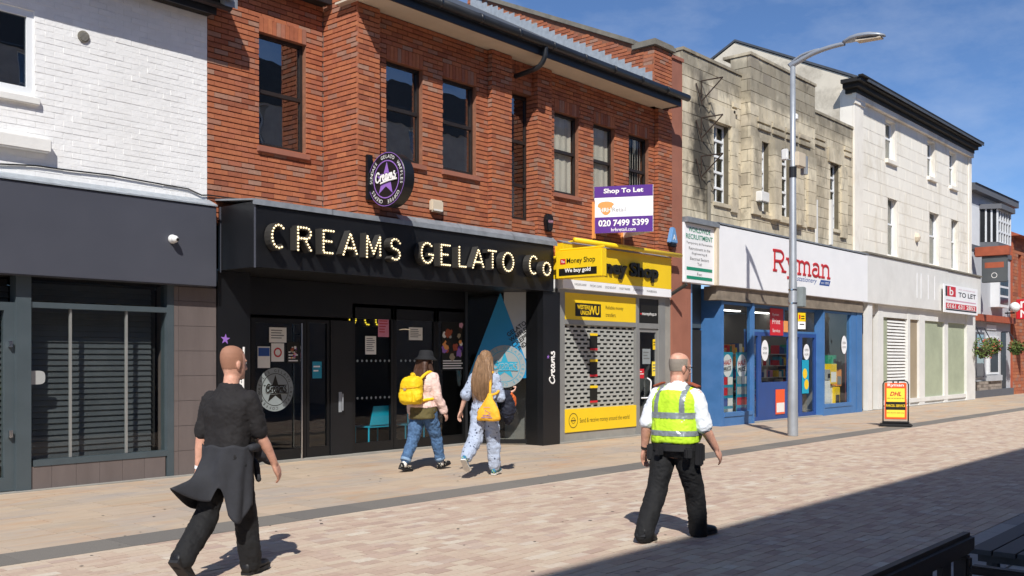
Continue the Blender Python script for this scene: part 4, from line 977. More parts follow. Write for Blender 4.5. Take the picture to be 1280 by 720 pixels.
MB().box(jx0 + .005, jm0 - .005, YM + .01, YM + .2, 0, zpan0 - .004).build('stall_riser', M['concrete_panel'], ms)
# perforated shutter: solid slats tied by staggered links
sh = MB().box(jx0 + .002, jx0 + .03, YM + .03, YM + .07, zbt, za1).box(jm0 - .03, jm0 - .002, YM + .03, YM + .07, zbt, za1).build('shutter', M['aluminium'], ms)
nr = 20; hh = (za1 - zbt) / nr; lk = MB()
for r_ in range(nr + 1):
    zc_ = zbt + r_ * hh
    if r_ < nr + 1: MB().box(jx0 + .03, jm0 - .03, YM + .045, YM + .06, max(zbt, zc_ - .021), min(za1, zc_ + .021)).build('slat', M['shutter_grey'] if 'shutter_grey' in M else pm('shutter_grey', H('abaca6'), .5, .08, 3), sh)
    if r_ < nr:
        x = jx0 + .03 + (.11 if r_ % 2 else 0)
        while x < jm0 - .06: lk.box(x, x + .075, YM + .047, YM + .058, zc_ + .021, zc_ + hh - .021); x += .22
lk.build('link_bars', M['shutter_grey'], sh, kind='stuff')
MB().box(jx0, jm0, YM + .075, YM + .08, zbt - .02, za1).build('pane', M['glass_clear'], ms)
mb = MB()
for k in range(3):
    zq = zbt + .12 + k * .52
    mb.box(SX(739, YM), SX(748, YM), YM + .026, YM + .032, zq, zq + .30)
stp = mb.build('leaflet_rack', M['black_text'], ms)
mb = MB(); mr_ = MB()
for k in range(3):
    zq = zbt + .12 + k * .52; mb.box(SX(739, YM) - .005, SX(748, YM) + .005, YM + .02, YM + .026, zq + .27, zq + .32); mr_.box(SX(739, YM) - .003, SX(748, YM) + .003, YM + .02, YM + .026, zq - .02, zq + .02)
mb.build('yellow_header', M['yellow'], stp); mr_.build('red_footer', M['red_sign'], stp)
# door
dr = MB().box(jm1 + .001, jm1 + .07, YM + .02, YM + .07, .03, za1 - .021).box(jr0 - .07, jr0 - .001, YM + .02, YM + .07, .03, za1 - .021).box(jm1 + .07, jr0 - .07, YM + .02, YM + .07, .03, .25).box(jm1 + .07, jr0 - .07, YM + .02, YM + .07, za1 - .1, za1 - .021).build('door', M['aluminium'], ms)
MB().box(jm1 + .06, jr0 - .06, YM + .045, YM + .05, .24, za1 - .09).build('pane', M['glass'], dr)
hx = jm1 + .16; MB().tube(bez([(hx, YM + .04, .78), (hx + .22, YM - .02, .80), (hx + .25, YM - .03, 1.0), (hx + .25, YM - .03, 1.14), (hx + .2, YM + .03, 1.2)], 4), .016, 8).build('handle', M['white_pvc'], dr)
notice(803, 813, 436, 455, YM + .04, 'blue grey poster on the yellow shop glass door', 'frost_vinyl', 3, name='poster', cat='poster')
notice(816, 821.5, 424, 437, YM + .04, 'small yellow sticker high on the yellow shop glass door', 'yellow', 2, 'black_text', name='sticker', cat='sticker')
notice(815, 822, 452, 470, YM + .04, 'pale yellow notice beside the yellow shop door handle', 'yellow_light', 3)
notice(797.5, 805, 461, 473, YM + .04, 'red and white sticker low on the yellow shop glass door', 'red_sign', 2, 'white_text', name='sticker', cat='sticker')
MB().box(mx0, mx1, YM - .1, YM + .3, 0.0, .025).build('threshold', M['concrete_panel'], ms)
room(ms, jx0 - .1, jr1 + .1, YM + .3, YM + 3.5, .02, 2.9, 'shop_paint')
mb = MB(); 
MB().box(jx0 + .2, jm0 - .3, YM + 1.6, YM + 2.2, .03, 1.1).build('counter', M['concrete_panel'], ms)
# diagonal bracket arm at the right of the fascia
mb = MB().tube([(SX(838, YF) + .02, YM - .02, zf0 + .02), (SX(838, YF) + .1, YF - .35, zf0 + .28)], .04, 8).build('awning_arm', M['black_gutter'], ms)
# ---- projecting box sign (faces up the street)
xs_ = SX(696, YF - .0); yy0 = SYX(755, xs_); yy1 = SYX(694.5, xs_)
xs_ = SX(692.5, YF) - .02
fJ = Face(xs_, YF - .06, -math.pi / 2); WJ = YF - .06 - SYX(752, xs_)
zj1 = (SZX(694, 313, xs_) + SZX(752, 311, xs_)) / 2; zj0 = (SZX(694, 348, xs_) + SZX(752, 346, xs_)) / 2
pj = thing('projecting_sign', (xs_, YF - .3, zj0), 'yellow boxed projecting sign with a black band between the two fascias', 'sign')
mb = MB(); fJ.box(mb, 0, WJ, 0, -.16, zj0, zj1); mb.build('box', M['yellow'], pj, bevel=.012)
mb = MB(); rect(mb, fJ, WJ * .07, WJ * .90, zj0 + .05, zj0 + .05 + (zj1 - zj0) * .26, .003); mb.build('black_band', M['black_text'], pj)
mb = MB(); put_text(mb, 'We buy gold', fJ, WJ * .20, zj0 + .085, (zj1 - zj0) * .19, WJ * .57, .006, bold=.03); put_text(mb, 'The', fJ, WJ * .12, zj1 - .225, .05, WJ * .08, .006, bold=.02); mb.build('white_lettering', M['white_text'], pj)
mb = MB(); rect(mb, fJ, WJ * .10, WJ * .22, zj1 - .25, zj1 - .15, .003); mb.build('red_tag', M['red_sign'], pj)
mb = MB(); put_text(mb, 'Money Shop', fJ, WJ * .245, zj1 - .27, .13, WJ * .62, .004, bold=.012); mb.build('lettering', M['black_text'], pj)
MB().tube([(xs_ + .08, YF - .1, zj1 + .03), (xs_ + .08, SYX(752, xs_), zj1 + .03)], .02, 8).tube([(xs_ + .08, YB + .2, zj1 - .1), (xs_ + .08, YF - .1, zj1 - .1)], .03, 8).build('bracket', M['yellow'], pj)
# ---- agent's V board on the brick
vx0 = SX(741, YW); 
dirv = Vector((.43, -.90, 0)).normalized(); wv = 1.16
zv1, zv0 = SZ(741, 234, YW), SZ(741, 292, YW)
av = math.atan2(dirv.y, dirv.x); f1 = Face(vx0, YW - .04, av); tip = f1.p(wv, 0, 0)
vb = thing('letting_board', (vx0, YW - .1, zv0), 'purple and white shop to let board angled out from the red brick', 'sign')
mb = MB(); f1.box(mb, 0, wv, 0, -.015, zv0, zv1); mb.build('board', M['white_sign'], vb)
x2 = tip.x + (tip.x - vx0); f2 = Face(tip.x + .012, tip.y, math.atan2(YW - .04 - tip.y, x2 - tip.x)); L2 = math.hypot(YW - .04 - tip.y, x2 - tip.x)
mb = MB(); f2.box(mb, 0, L2, 0, -.015, zv0, zv1); mb.build('board', M['white_sign'], vb)
hv = zv1 - zv0
mb = MB(); rect(mb, f1, 0, wv, zv1 - hv * .24, zv1, .002); rect(mb, f1, 0, wv, zv0, zv0 + hv * .34, .002); mb.build('purple_band', M['purple'], vb)
mb = MB(); put_text(mb, 'Shop To Let', f1, wv * .16, zv1 - hv * .18, hv * .13, wv * .68, .005, bold=.03); put_text(mb, '020 7499 5399', f1, wv * .07, zv0 + hv * .14, hv * .14, wv * .86, .005, bold=.03); put_text(mb, 'hrhretail.com', f1, wv * .29, zv0 + hv * .03, hv * .075, wv * .42, .005, bold=.01); mb.build('white_lettering', M['white_text'], vb)
mb = MB(); fan(mb, f1, [(wv * (.20 + .12 * math.cos(a) * (1.2 if math.sin(a) > 0 else .9)), zv0 + hv * .53 + hv * .145 * math.sin(a + .3 * math.cos(a))) for a in [2*math.pi*i/24 for i in range(24)]], .004); mb.build('logo', M['orange_logo'], vb)
mb = MB(); put_text(mb, 'HRH', f1, wv * .09, zv0 + hv * .45, hv * .09, wv * .2, .007, bold=.02); mb.build('logo_lettering', M['white_text'], vb)
mb = MB(); put_text(mb, 'Retail', f1, wv * .31, zv0 + hv * .45, hv * .09, wv * .23, .005); mb.build('grey_lettering', M['grey_vinyl'], vb)
mb = MB(); mb.box(vx0 - .03, vx0 + .03, YW - .05, YW - .001, zv0 - .1, zv1 - .3).box(x2 - .03, x2 + .03, YW - .05, YW - .001, zv0 - .16, zv0 + .3).build('timber_batten', M['orange_logo'], vb)
# ================================================================= pale stone building over the stationery shop
YS, YM2 = 11.7, 11.45
s0, s1 = SX(853.5, YS), SX(1066, YS)
m0, m1 = SX(938, YM2), SX(1019, YM2)
ZT0 = 4.78                                           # masonry starts above the shop fascia
zpl, zpm, zpr = 8.66, 9.15, 8.58
sb = thing('stone_building', ((s0 + s1) / 2, YS, 0), 'weathered pale stone building with stepped parapet and metal windows', 'building')
fS1, fS2 = Face(0, YS), Face(0, YM2)
wA = (SX(892.5, YS), SX(911, YS), SZ(900, 251, YS) - .05, SZ(893, 152, YS))
wD = (SX(1038, YS), SX(1048.5, YS), SZ(1038, 285, YS), SZ(1038, 203, YS))
cw = [(SX(951, YM2), SX(961, YM2)), (SX(971, YM2), SX(989, YM2)), (SX(999, YM2), SX(1006, YM2))]
czb, czt = SZ(975, 273, YM2), SZ(975, 183, YM2)
cen = [(a, b, czb, czt) for a, b in cw]
pc = []; cm = MB()
BL, BH = .46, .285
def sbit(face, u0, u1, z0, z1, holes=(), thick=.4, L=BL, proud=0):
    pc.extend(courses(face, u0, u1, z0, z1, holes, L=L, Hc=BH, joint=.014, dep=.05, proud=proud)); core(cm, face, u0 + .02, u1 - .016, z0, z1, holes, d0=-.014, d1=-thick)
sbit(fS1, s0, m0, ZT0, zpl, [wA]); sbit(fS1, m1, s1, ZT0, zpr, [wD])
sbit(fS2, m0, m1, ZT0, zpm, cen)
sbit(Face(m0, YS + .3, -math.pi / 2), 0, YS + .3 - YM2, ZT0, zpm, thick=.2)
sbit(Face(s0, YS + 1.2, -math.pi / 2), 0, 1.2, ZT0, zpl, thick=.3)
wl = cm.build('stone_wall', M['stone_joint'], sb)
put_pieces(wl, 'stone_block', pc, M['stone_block'], 300, jitter=.004)
# fins between the centre windows, quoin fins beside the outer windows, grooved bands
for a, b in ((cw[0][1] + .04, cw[1][0] - .04), (cw[1][1] + .04, cw[2][0] - .04)):
    f = MB()
    n = 5
    for k in range(n): f.box(a, b, YM2 - .16, YM2 - .001, czb - .1 + k * (czt + .18 - czb) / n + .006, czb - .1 + (k + 1) * (czt + .18 - czb) / n - .006)
    f.build('fin_block', M['stone_block'], sb)
for u0, u1, Yq, zt in ((wA[1] + .06, wA[1] + .36, YS, wA[3]), (wD[1] + .08, wD[1] + .5, YS, wD[3]), (cw[2][1] + .1, cw[2][1] + .6, YM2, czt), (m0 + .02, cw[0][0] - .08, YM2, czt)):
    f = MB(); n = 6; z0_ = 5.2
    for k in range(n): f.box(u0, u1, Yq - .07, Yq - .001, z0_ + k * (zt - z0_) / n + .006, z0_ + (k + 1) * (zt - z0_) / n - .006)
    f.build('pilaster_block', M['stone_block'], sb)
gb = MB()
for u0, u1, Yq, zb_ in ((m0 + .3, m1 - .3, YM2, czt + .25), (wD[0] - 1.3, wD[0] - .35, YS, wD[3] + .35), (wD[1] + .3, s1 - .1, YS, wD[3] + .35), (wA[1] + .1, m0 - .2, YS, wA[3] + .35)):
    n = max(1, int((u1 - u0) / .75))
    for k in range(n):
        a = u0 + k * (u1 - u0) / n
        for j in range(2): gb.box(a + .06, a + (u1 - u0) / n - .06, Yq - .05, Yq - .001, zb_ + j * .17, zb_ + j * .17 + .11)
gb.build('grooved_band', M['stone_block'], sb)
ln = MB()
for a, b, Yq, zq in ((wA[0] - .25, wA[1] + .25, YS, wA[3]), (wD[0] - .2, wD[1] + .3, YS, wD[3])):
    n = 5
    for k in range(n): ln.box(a + k * (b - a) / n + .005, a + (k + 1) * (b - a) / n - .005, Yq - .05, Yq - .001, zq + .01, zq + .42)
ln.build('lintel', M['stone_block'], sb)
cpm = MB().box(s0 - .02, m0 - .01, YS - .03, YS + .5, zpl, zpl + .07).box(m0 - .03, m1 + .03, YM2 - .03, YS + .5, zpm, zpm + .07).box(m1 + .04, s1, YS - .03, YS + .5, zpr, zpr + .07)
cpm.build('coping', M['stone_block'], sb)
for wq, Yq in [(wA, YS), (wD, YS)] + [(c_, YM2) for c_ in cen]:
    hgt = wq[3] - wq[2]; nb = 1 if wq[1] - wq[0] > .4 else 0
    sash(sb, *wq, Yq + .14, [wq[2] + hgt * k / 5 for k in (1, 2, 3, 4)], 'white_pvc', .045, 'glass_old', bars=[(wq[0] + wq[1]) / 2] if nb else [], th=.05, sill=.1, sillmat='stone_block', inset=.14)
room(sb, s0 + .4, s1 - .4, YS + .45, YS + 3.5, ZT0 + .2, 8.3)
# stains have their own shape: soot patch and iron brackets left by an old sign
xb = SX(876, YS)
for k, py in enumerate((104, 150, 198)):
    zq = SZ(876, py, YS)
    MB().tube([(xb, YS - .02, zq - .3), (xb, YS - .02, zq + .05), (xb + .05, YS - .55, zq + .05)], .018, 6).tube([(xb + .05, YS - .55, zq + .05), (xb, YS - .03, zq - .42)], .015, 6).tube([(xb - .25, YS - .02, zq - .05), (xb - .1, YS - .1, zq - .55)], .014, 6).build('iron_bracket', M['rust_iron'], sb)
MB().tube([(SX(884, YS), YS - .04, ZT0), (SX(884, YS), YS - .04, SZ(884, 215, YS))], .05, 8).build('conduit', M['coping_stone'], sb)
for pxq, py0, py1 in ((1018, 250, 306), (1037, 250, 306)):
    MB().box(SX(pxq, YS) - .06, SX(pxq, YS) + .06, YS - .08, YS - .001, SZ(pxq, py1, YS), SZ(pxq, py0, YS)).build('white_duct', M['dirty_white_sign'], sb)
zq = SZ(946, 247, YM2); xq = SX(947, YM2)
t = thing('floodlight', (xq, YM2, zq - .2), 'white boxed floodlight on the stone wall beneath the centre windows', 'light')
MB().box(xq - .22, xq + .22, YM2 - .22, YM2 - .05, zq - .13, zq + .13).build('housing', M['dirty_white_sign'], t, bevel=.02)
MB().box(xq - .2, xq + .2, YM2 - .2, YM2 - .06, zq - .16, zq - .135).build('glass', M['glass'], t)
MB().box(xq - .05, xq + .05, YM2 - .05, YM2 - .001, zq - .1, zq + .1).build('bracket', M['galvanised'], t)

# ---------------------------------------------------------------- sign over the side door
YR = 11.5
xa, xb_ = SX(855, YR - .05), SX(893, YR - .05)
zw1, zw0 = (SZ(856, 277, YR - .05) + SZ(892, 285, YR - .05)) / 2, (SZ(856, 352, YR - .05) + SZ(892, 357, YR - .05)) / 2
ws = thing('wall_sign', ((xa + xb_) / 2, YR, zw0), 'white recruitment sign with green lettering over the side door', 'sign')
MB().box(xa, xb_, YR - .05, YR + .12, zw0, zw1).build('board', M['white_sign'], ws, bevel=.01)
fw = Face(0, YR - .05); cxw = (xa + xb_) / 2; Ww = xb_ - xa; Hw = zw1 - zw0
mb = MB(); put_text(mb, 'WORLDWIDE', fw, cxw, zw1 - Hw * .145, Hw * .085, Ww * .72, .004, bold=.015, align='C'); put_text(mb, 'RECRUITMENT', fw, cxw, zw1 - Hw * .265, Hw * .085, Ww * .88, .004, bold=.015, align='C'); mb.build('green_lettering', M['green_text'], ws)
mb = MB()
for k, (s_, q) in enumerate((('Temporary & Permanent', .86), ('Recruitment in the', .7), ('Engineering &', .5), ('Electrical Sectors', .62), ('Tel:', .16), ('', 0), ('Fax:', .16))):
    if s_: put_text(mb, s_, fw, cxw, zw1 - Hw * (.36 + .085 * k), Hw * .05, Ww * q, .004, align='C')
mb.build('grey_lettering', M['grey_text'], ws)
mb = MB(); rect(mb, fw, xa + Ww * .08, xb_ - Ww * .08, zw0 + Hw * .21, zw0 + Hw * .265, .004); rect(mb, fw, xa + Ww * .08, xb_ - Ww * .08, zw0 + Hw * .06, zw0 + Hw * .115, .004); mb.build('green_bar', M['green_text'], ws)
MB().box(xa + .02, xb_ + .1, YR - .14, YR + .15, zw1 + .004, zw1 + .12).build('lead_hood', M['lead'], ws)

# ================================================================= stationery shop
rx0, rx1 = SX(897, YR - .12), SX(1085, YR - .12)
FR0, FR1 = 3.33, 4.75
ry = thing('shop_unit', ((rx0 + rx1) / 2, YR, 0), 'blue stationery shopfront with wide white fascia and red lettering', 'shop')
fx = MB().box(rx0 + .06, rx1 - .02, YR - .12, YR + .15, FR0, FR1).build('fascia', M['white_sign'], ry, bevel=.01)
MB().box(rx0 - .04, rx0 + .055, YR - .13, YR + .1, FR0, FR1 + .02).build('fascia_end', M['soffit_cream'], fx)
MB().box(rx0 - .04, rx1, YR - .14, YR + .16, FR1 + .022, FR1 + .06).build('fascia_flashing', M['lead'], fx)
fR = Face(0, YR - .12)
# slab-serif lettering
def slab(mb, face, word, u, z, h, W, d, r):
    S = {'R': ([[(.12,0),(.12,1)],[(.12,1),(.5,1)]+A_(.5,.74,.26,.26,85,-85,8)+[(.12,.48)],[(.42,.48),(.78,0)]],[(0,.28,0),(0,.2,1),(.62,.95,0)],.95),
         'y': ([[(.12,.68),(.4,.0)],[(.7,.68),(.3,-.25),(.08,-.28)]],[(0,.28,.68),(.56,.84,.68)],.86),
         'm': ([[(.14,0),(.14,.66)],[(.14,.5)]+A_(.34,.46,.2,.2,150,0,8)+[(.54,0)],[(.54,.5)]+A_(.74,.46,.2,.2,150,0,8)+[(.94,0)]],[(.0,.28,0),(.42,.66,0),(.82,1.08,0),(0,.14,.66)],1.12),
         'a': ([A_(.34,.46,.24,.2,150,0,8)+[(.58,.0)],A_(.32,.19,.24,.19,60,360,14)],[(.58,.74,0)],.8),
         'n': ([[(.14,0),(.14,.66)],[(.14,.5)]+A_(.38,.44,.24,.22,150,0,8)+[(.62,0)]],[(.0,.28,0),(.5,.76,0),(0,.14,.66)],.8)}
    tot = sum(S[c][2] for c in word); k = W / tot; x = u
    for c in word:
        st, sf, adv = S[c]
        for P in st: mb.tube([face.p(x + a * k, d, z + b * h) for a, b in P], r, 6, flat=face.N)
        for a, b, zz in sf: mb.tube([face.p(x + a * k, d, z + zz * h), face.p(x + b * k, d, z + zz * h)], r * .85, 6, flat=face.N)
        x += adv * k
lu0, lu1 = SX(966, YR - .12), SX(1038, YR - .12); lz = SZ(970, 338, YR - .12); lh = SZ(970, 313, YR - .12) - lz
mb = MB(); slab(mb, fR, 'Ryman', lu0, lz, lh, lu1 - lu0, .006, .042); mb.build('lettering', M['red_text'], fx)
mb = MB(); u_ = SX(996, YR - .12); z_ = SZ(996, 351, YR - .12)
put_text(mb, 'stationery', fR, u_, z_ - .04, .17, SX(1021, YR - .12) - u_, .004, shear=.35); mb.build('blue_lettering', M['blue_text'], fx)
mb = MB(); a0, a1 = SX(1024, YR - .12), SX(1038, YR - .12); mb.add([fR.p(a0, .004, z_ - .03), fR.p(a1 - .1, .004, z_ - .03), fR.p(a1, .004, z_ + .12), fR.p(a0 + .1, .004, z_ + .12)], [(0, 1, 2, 3)]); mb.build('blue_tab', M['blue_text'], fx)
mb = MB(); put_text(mb, 'est 1893', fR, a0 + .12, z_ + .01, .07, a1 - a0 - .25, .007); mb.build('tab_lettering', M['white_text'], fx)
pm('shutter_box', H('8b7f70'), .8, .2, 4, stain=H('4a4238'), stain_amt=.6, stain_scale=1.5)
MB().box(rx0 + .1, rx1 - .2, YR - .04, YR + .3, 3.0, FR0 - .004).box(rx0 + .1, rx1 - .2, YR - .07, YR - .041, 3.0, 3.05).build('shutter_housing', M['shutter_box'], ry)
# side door recess and its blue return panel
xq = SX(902, YR); yq = SYX(874, xq)
MB().box(xq - .0, xq + .06, YR, yq, 0, 3.3).build('return_panel', M['ryman_blue'], ry)
MB().box(SX(866, YR), SX(866, YR) + .14, YR + .1, YR + .3, 0, zw0 - .005).build('door_post', M['blue_alarm'], ry)
MB().box(SX(853, YR), SX(866, YR) - .002, YR + .05, YR + .3, 0, zw0 - .005).build('render_pier', M['terracotta_render'], ry)
sdr = MB().box(SX(866, YR) + .14, xq - .002, yq - .06, yq, 0, 2.3).build('side_door', M['dark_interior'], ry)
MB().box(SX(866, YR) + .14, xq - .002, yq - .055, yq, 2.35, 3.4).build('side_transom', M['frame_green_grey'], ry)
# windows and doors
YRg = YR + .06; zs_ = .32; zh = 2.98
def bpost(a, b, y0=YR - .005, y1=YR + .14, z0=.0, z1=2.998, mat='ryman_blue', name='post', parent=None): return MB().box(a, b, y0, y1, z0, z1).build(name, M[mat], parent or ry)
w1a, w1b = xq + .062, SX(940, YR)
bpost(xq + .061, xq + .1)
bpost(w1b, w1b + .10, YR - .02, YR + .14)
r1 = SX(1029, YR); w2b = SX(1064, YR)
bpost(r1 - .02, r1 + .06, YR - .02, YR + .26); bpost(w2b, rx1 - .62); bpost(rx1 - .60, rx1 - .2, YR - .02, YR + .2, z1=3.3)
for a, b in ((w1a + .04, w1b - .002), (r1 + .062, w2b - .002)):
    wn = MB().box(a, b, YR - .01, YR + .12, 0, zs_ - .1).box(a, b, YR - .03, YR + .12, zs_ - .098, zs_).build('display_window', M['ryman_blue'], ry); MB().box(a, b, YR, YR + .1, zh - .06, zh).build('window_head', M['ryman_blue'], ry)
    MB().box(a, b, YRg, YRg + .006, zs_, zh - .06).build('pane', M['glass_clear'], wn)
YE = YR + .2
e0, e1 = w1b + .102, r1 - .022; ew = e1 - e0
cuts = [e0, e0 + ew * .17, e0 + ew * .60, e0 + ew * .76, e1]
def bdoor(a, b, name, panel):
    fr = .09
    mb = MB().box(a, a + fr, YE, YE + .07, .02, 2.3).box(b - fr, b, YE, YE + .07, .02, 2.3).box(a + fr, b - fr, YE, YE + .07, .02, .12 if not panel else 1.0).box(a + fr, b - fr, YE, YE + .07, 2.2, 2.3)
    d = mb.build(name, M['ryman_blue_dark'], ry); MB().box(a + fr, b - fr, YE + .03, YE + .036, .12 if not panel else 1.0, 2.2).build('pane', M['glass_clear'], d); return d
bdoor(cuts[0], cuts[1] - .002, 'side_light', False); dd = bdoor(cuts[1], cuts[2] - .002, 'door', True); bdoor(cuts[2], cuts[3] - .002, 'side_light', False); bdoor(cuts[3], cuts[4], 'side_light', False)
MB().box(e0, e1, YE, YE + .08, 2.302, 2.36).box(e0, e1, YE, YE + .08, 2.92, 2.998).box((e0 + e1) / 2, (e0 + e1) / 2 + .08, YE + .0, YE + .08, 2.36, 2.92).build('transom_frame', M['ryman_blue'], ry)
MB().box(e0, e1, YE + .03, YE + .036, 2.36, 2.92).build('pane', M['glass_clear'], ry)
MB().box(e0, e1, YE - .2, YE + .3, .0, .02).build('threshold', M['concrete_panel'], ry)
room(ry, xq + .35, rx1 - .25, YE + .12, YE + 7, .02, 3.1, 'shop_paint')
ltm = MB()
for k in range(4):
    for j in range(3): ltm.box(xq + 1 + k * 2.2, xq + 2.2 + k * 2.2, YE + 1 + j * 1.8, YE + 1.12 + j * 1.8, 3.06, 3.09)
pm('tube_light', (1, .96, .9), .5, 0, 3, emit=5); ltm.build('tube_light', M['tube_light'], ry, kind='stuff')
# shelves of stock inside (coloured packs too small to tell apart singly)
cols = ['paper', 'yellow', 'red_sign', 'teal', 'blue_text', 'orange_logo', 'green_text', 'pink_paper']
sv = {c: MB() for c in cols}; shm = MB()
for k in range(5):
    xs = xq + 1.0 + k * 1.7; shm.box(xs, xs + 1.3, YE + 2.5, YE + 2.9, .03, 1.9)
    for j in range(5):
        shm.box(xs - .02, xs + 1.32, YE + 2.1, YE + 2.5, .3 + j * .36, .32 + j * .36); x = xs
        while x < xs + 1.2: wdt = random.uniform(.08, .2); sv[random.choice(cols)].box(x, x + wdt - .01, YE + 2.15, YE + 2.4, .322 + j * .36, .322 + j * .36 + random.uniform(.15, .3)); x += wdt
shm.build('shelving', M['dirty_white_sign'], ry)
for c, m_ in sv.items():
    if m_.f: m_.build('stock_packs', M[c], ry, kind='stuff')
# things standing in or stuck on the windows
def standee(pxa, pxb, py0, py1, Y, label, mat, extra=None):
    u0, u1 = SX(pxa, Y), SX(pxb, Y); zb_, zt = SZ(pxa, py1, Y), SZ(pxa, py0, Y); f = Face(0, Y)
    t_ = thing('display_panel', ((u0 + u1) / 2, Y, zb_), label, 'display'); MB().box(u0, u1, Y, Y + .012, zb_, zt).build('panel', M[mat], t_)
    if extra: extra(t_, f, u0, u1, zb_, zt)
    return t_
def half(t_, f, u0, u1, a, b):
    cx, cz, rr = (u0 + u1) / 2, b - (u1 - u0) * .62, (u1 - u0) * .45
    mb = MB(); fan(mb, f, circ(cx, cz, rr, rr * 1.15), .003); mb.build('white_disc', M['white_sign'], t_)
    mb = MB(); put_text(mb, 'HALF', f, cx, cz + rr * .08, rr * .5, rr * 1.5, .006, bold=.03, align='C', rot=.12); mb.build('red_lettering', M['red_text'], t_)
    mb = MB(); put_text(mb, 'PRICE', f, cx, cz - rr * .55, rr * .46, rr * 1.45, .006, bold=.03, align='C', rot=.12); mb.build('black_lettering', M['black_text'], t_)
    rnd = random.Random(u0)
    for r_ in range(4):
        for c_ in range(2):
            mb = MB(); cu = u0 + (u1 - u0) * (.27 + .46 * c_); cz2 = a + .12 + r_ * .26; rect(mb, f, cu - .13, cu + .13, cz2 - .09, cz2 + .10, .004); mb.build('picture', M[rnd.choice(['paper', 'blue_text', 'grey_vinyl', 'yellow', 'red_sign', 'frost_vinyl'])], t_)
standee(902.5, 916, 440, 523, YR + .2, 'left blue half price banner in the stationery window', 'teal', half)
standee(920.5, 934, 440, 521, YR + .2, 'right blue half price banner in the stationery window', 'teal', half)
def rprint(t_, f, u0, u1, a, b):
    mb = MB(); put_text(mb, 'Print', f, u0 + (u1 - u0) * .15, a + (b - a) * .42, (b - a) * .2, (u1 - u0) * .6, .004); put_text(mb, 'Service', f, u0 + (u1 - u0) * .15, a + (b - a) * .12, (b - a) * .12, (u1 - u0) * .6, .004); put_text(mb, 'Ryman', f, u0 + (u1 - u0) * .15, a + (b - a) * .7, (b - a) * .12, (u1 - u0) * .5, .004); mb.build('lettering', M['white_text'], t_)
standee(963, 979, 385, 419, YE - .02, 'red print service sign over the stationery door', 'red_sign', rprint)
standee(980, 985, 401, 415, YE - .02, 'small orange sign beside the red print service sign', 'orange_logo')
standee(970, 981, 487, 518, YE - .02, 'orange and white poster on the stationery door panel', 'orange_sign', lambda t_, f, u0, u1, a, b: (rect(mbx := MB(), f, u0 + .03, u1 - .03, a + .05, a + .3, .003), mbx.build('print', M['paper'], t_)))
def oval(px, py, Y, label, rx=.16, rz=.28):
    mb = MB(); u, z = SX(px, Y), SZ(px, py, Y); fan(mb, Face(0, Y), circ(u, z, rx, rz), .004); t_ = thing('window_sticker', (u, Y, z - rz), label, 'sticker'); mb.build('disc', M['white_sign'], t_)
    mb = MB(); put_text(mb, 'OPEN', Face(0, Y), u, z + .02, .07, rx * 1.2, .007, align='C'); put_text(mb, 'HOURS', Face(0, Y), u, z - .1, .06, rx * 1.2, .007, align='C'); mb.build('print', M['grey_text'], t_)
oval(956, 438, YE - .01, 'white oval hours sticker left of the stationery door', .2, .27)
oval(1055, 431, YR + .05, 'white oval sticker in the right stationery window', .2, .27)
oval(1008, 440, YE - .01, 'white round sticker right of the stationery door', .2, .22)
standee(1003, 1011, 450, 492, YE - .03, 'blue and yellow poster right of the stationery door', 'turquoise', lambda t_, f, u0, u1, a, b: [(lambda m__: (fan(m__, f, circ((u0 + u1) / 2 + .05 * (-1) ** k, a + .25 + .3 * k, .14), .003), m__.build('price_spot', M['yellow'], t_)))(MB()) for k in range(2)])
standee(1057, 1063, 438, 509, YR + .2, 'tall pink and red strip banner in the right stationery window', 'pink_paper', lambda t_, f, u0, u1, a, b: [(lambda m__: (rect(m__, f, u0 + .03, u1 - .03, a + .05 + k * .2, a + .2 + k * .2, .003), m__.build('price_tile', M[('red_sign', 'orange_logo', 'violet_star', 'blue_text', 'red_text')[k % 5]], t_)))(MB()) for k in range(9)])
bxs = [(1031, 1038, 476, 506, 'paper', 'white boxed printer at the foot of the right stationery window'), (1038, 1046, 455, 480, 'yellow', 'yellow box stacked mid window behind the stationery glass'), (1044, 1050, 484, 508, 'yellow', 'lowest yellow box in the right stationery window'), (1034, 1041, 462, 475, 'grey_vinyl', 'grey box above the white printer box in the stationery window'), (1041, 1046, 444, 456, 'green_text', 'small green topped box crowning the stationery window stack'), (1046, 1052, 462, 483, 'orange_logo', 'orange box beside the stacked yellow boxes in the stationery window'), (1038, 1044, 482, 507, 'dirty_white_sign', 'pale carton between printer box and yellow box in the stationery window')]
for pa, pb, p0, p1, mt, lb in bxs:
    Yb = YR + random.uniform(.25, .4); u0, u1 = SX(pa, Yb), SX(pb, Yb); za_, zb_ = SZ(pa, p1, Yb), SZ(pa, p0, Yb)
    t_ = thing('stock_box', ((u0 + u1) / 2, Yb, za_), lb, 'box'); MB().box(u0, u1, Yb, Yb + .25, za_, zb_).build('carton', M[mt], t_, bevel=.008)
    mb = MB(); rect(mb, Face(0, Yb), u0 + .04, u1 - .04, za_ + .05, za_ + (zb_ - za_) * .6, .003); mb.build('print', M[random.choice(['black_text', 'frost_vinyl', 'white_text'])], t_)
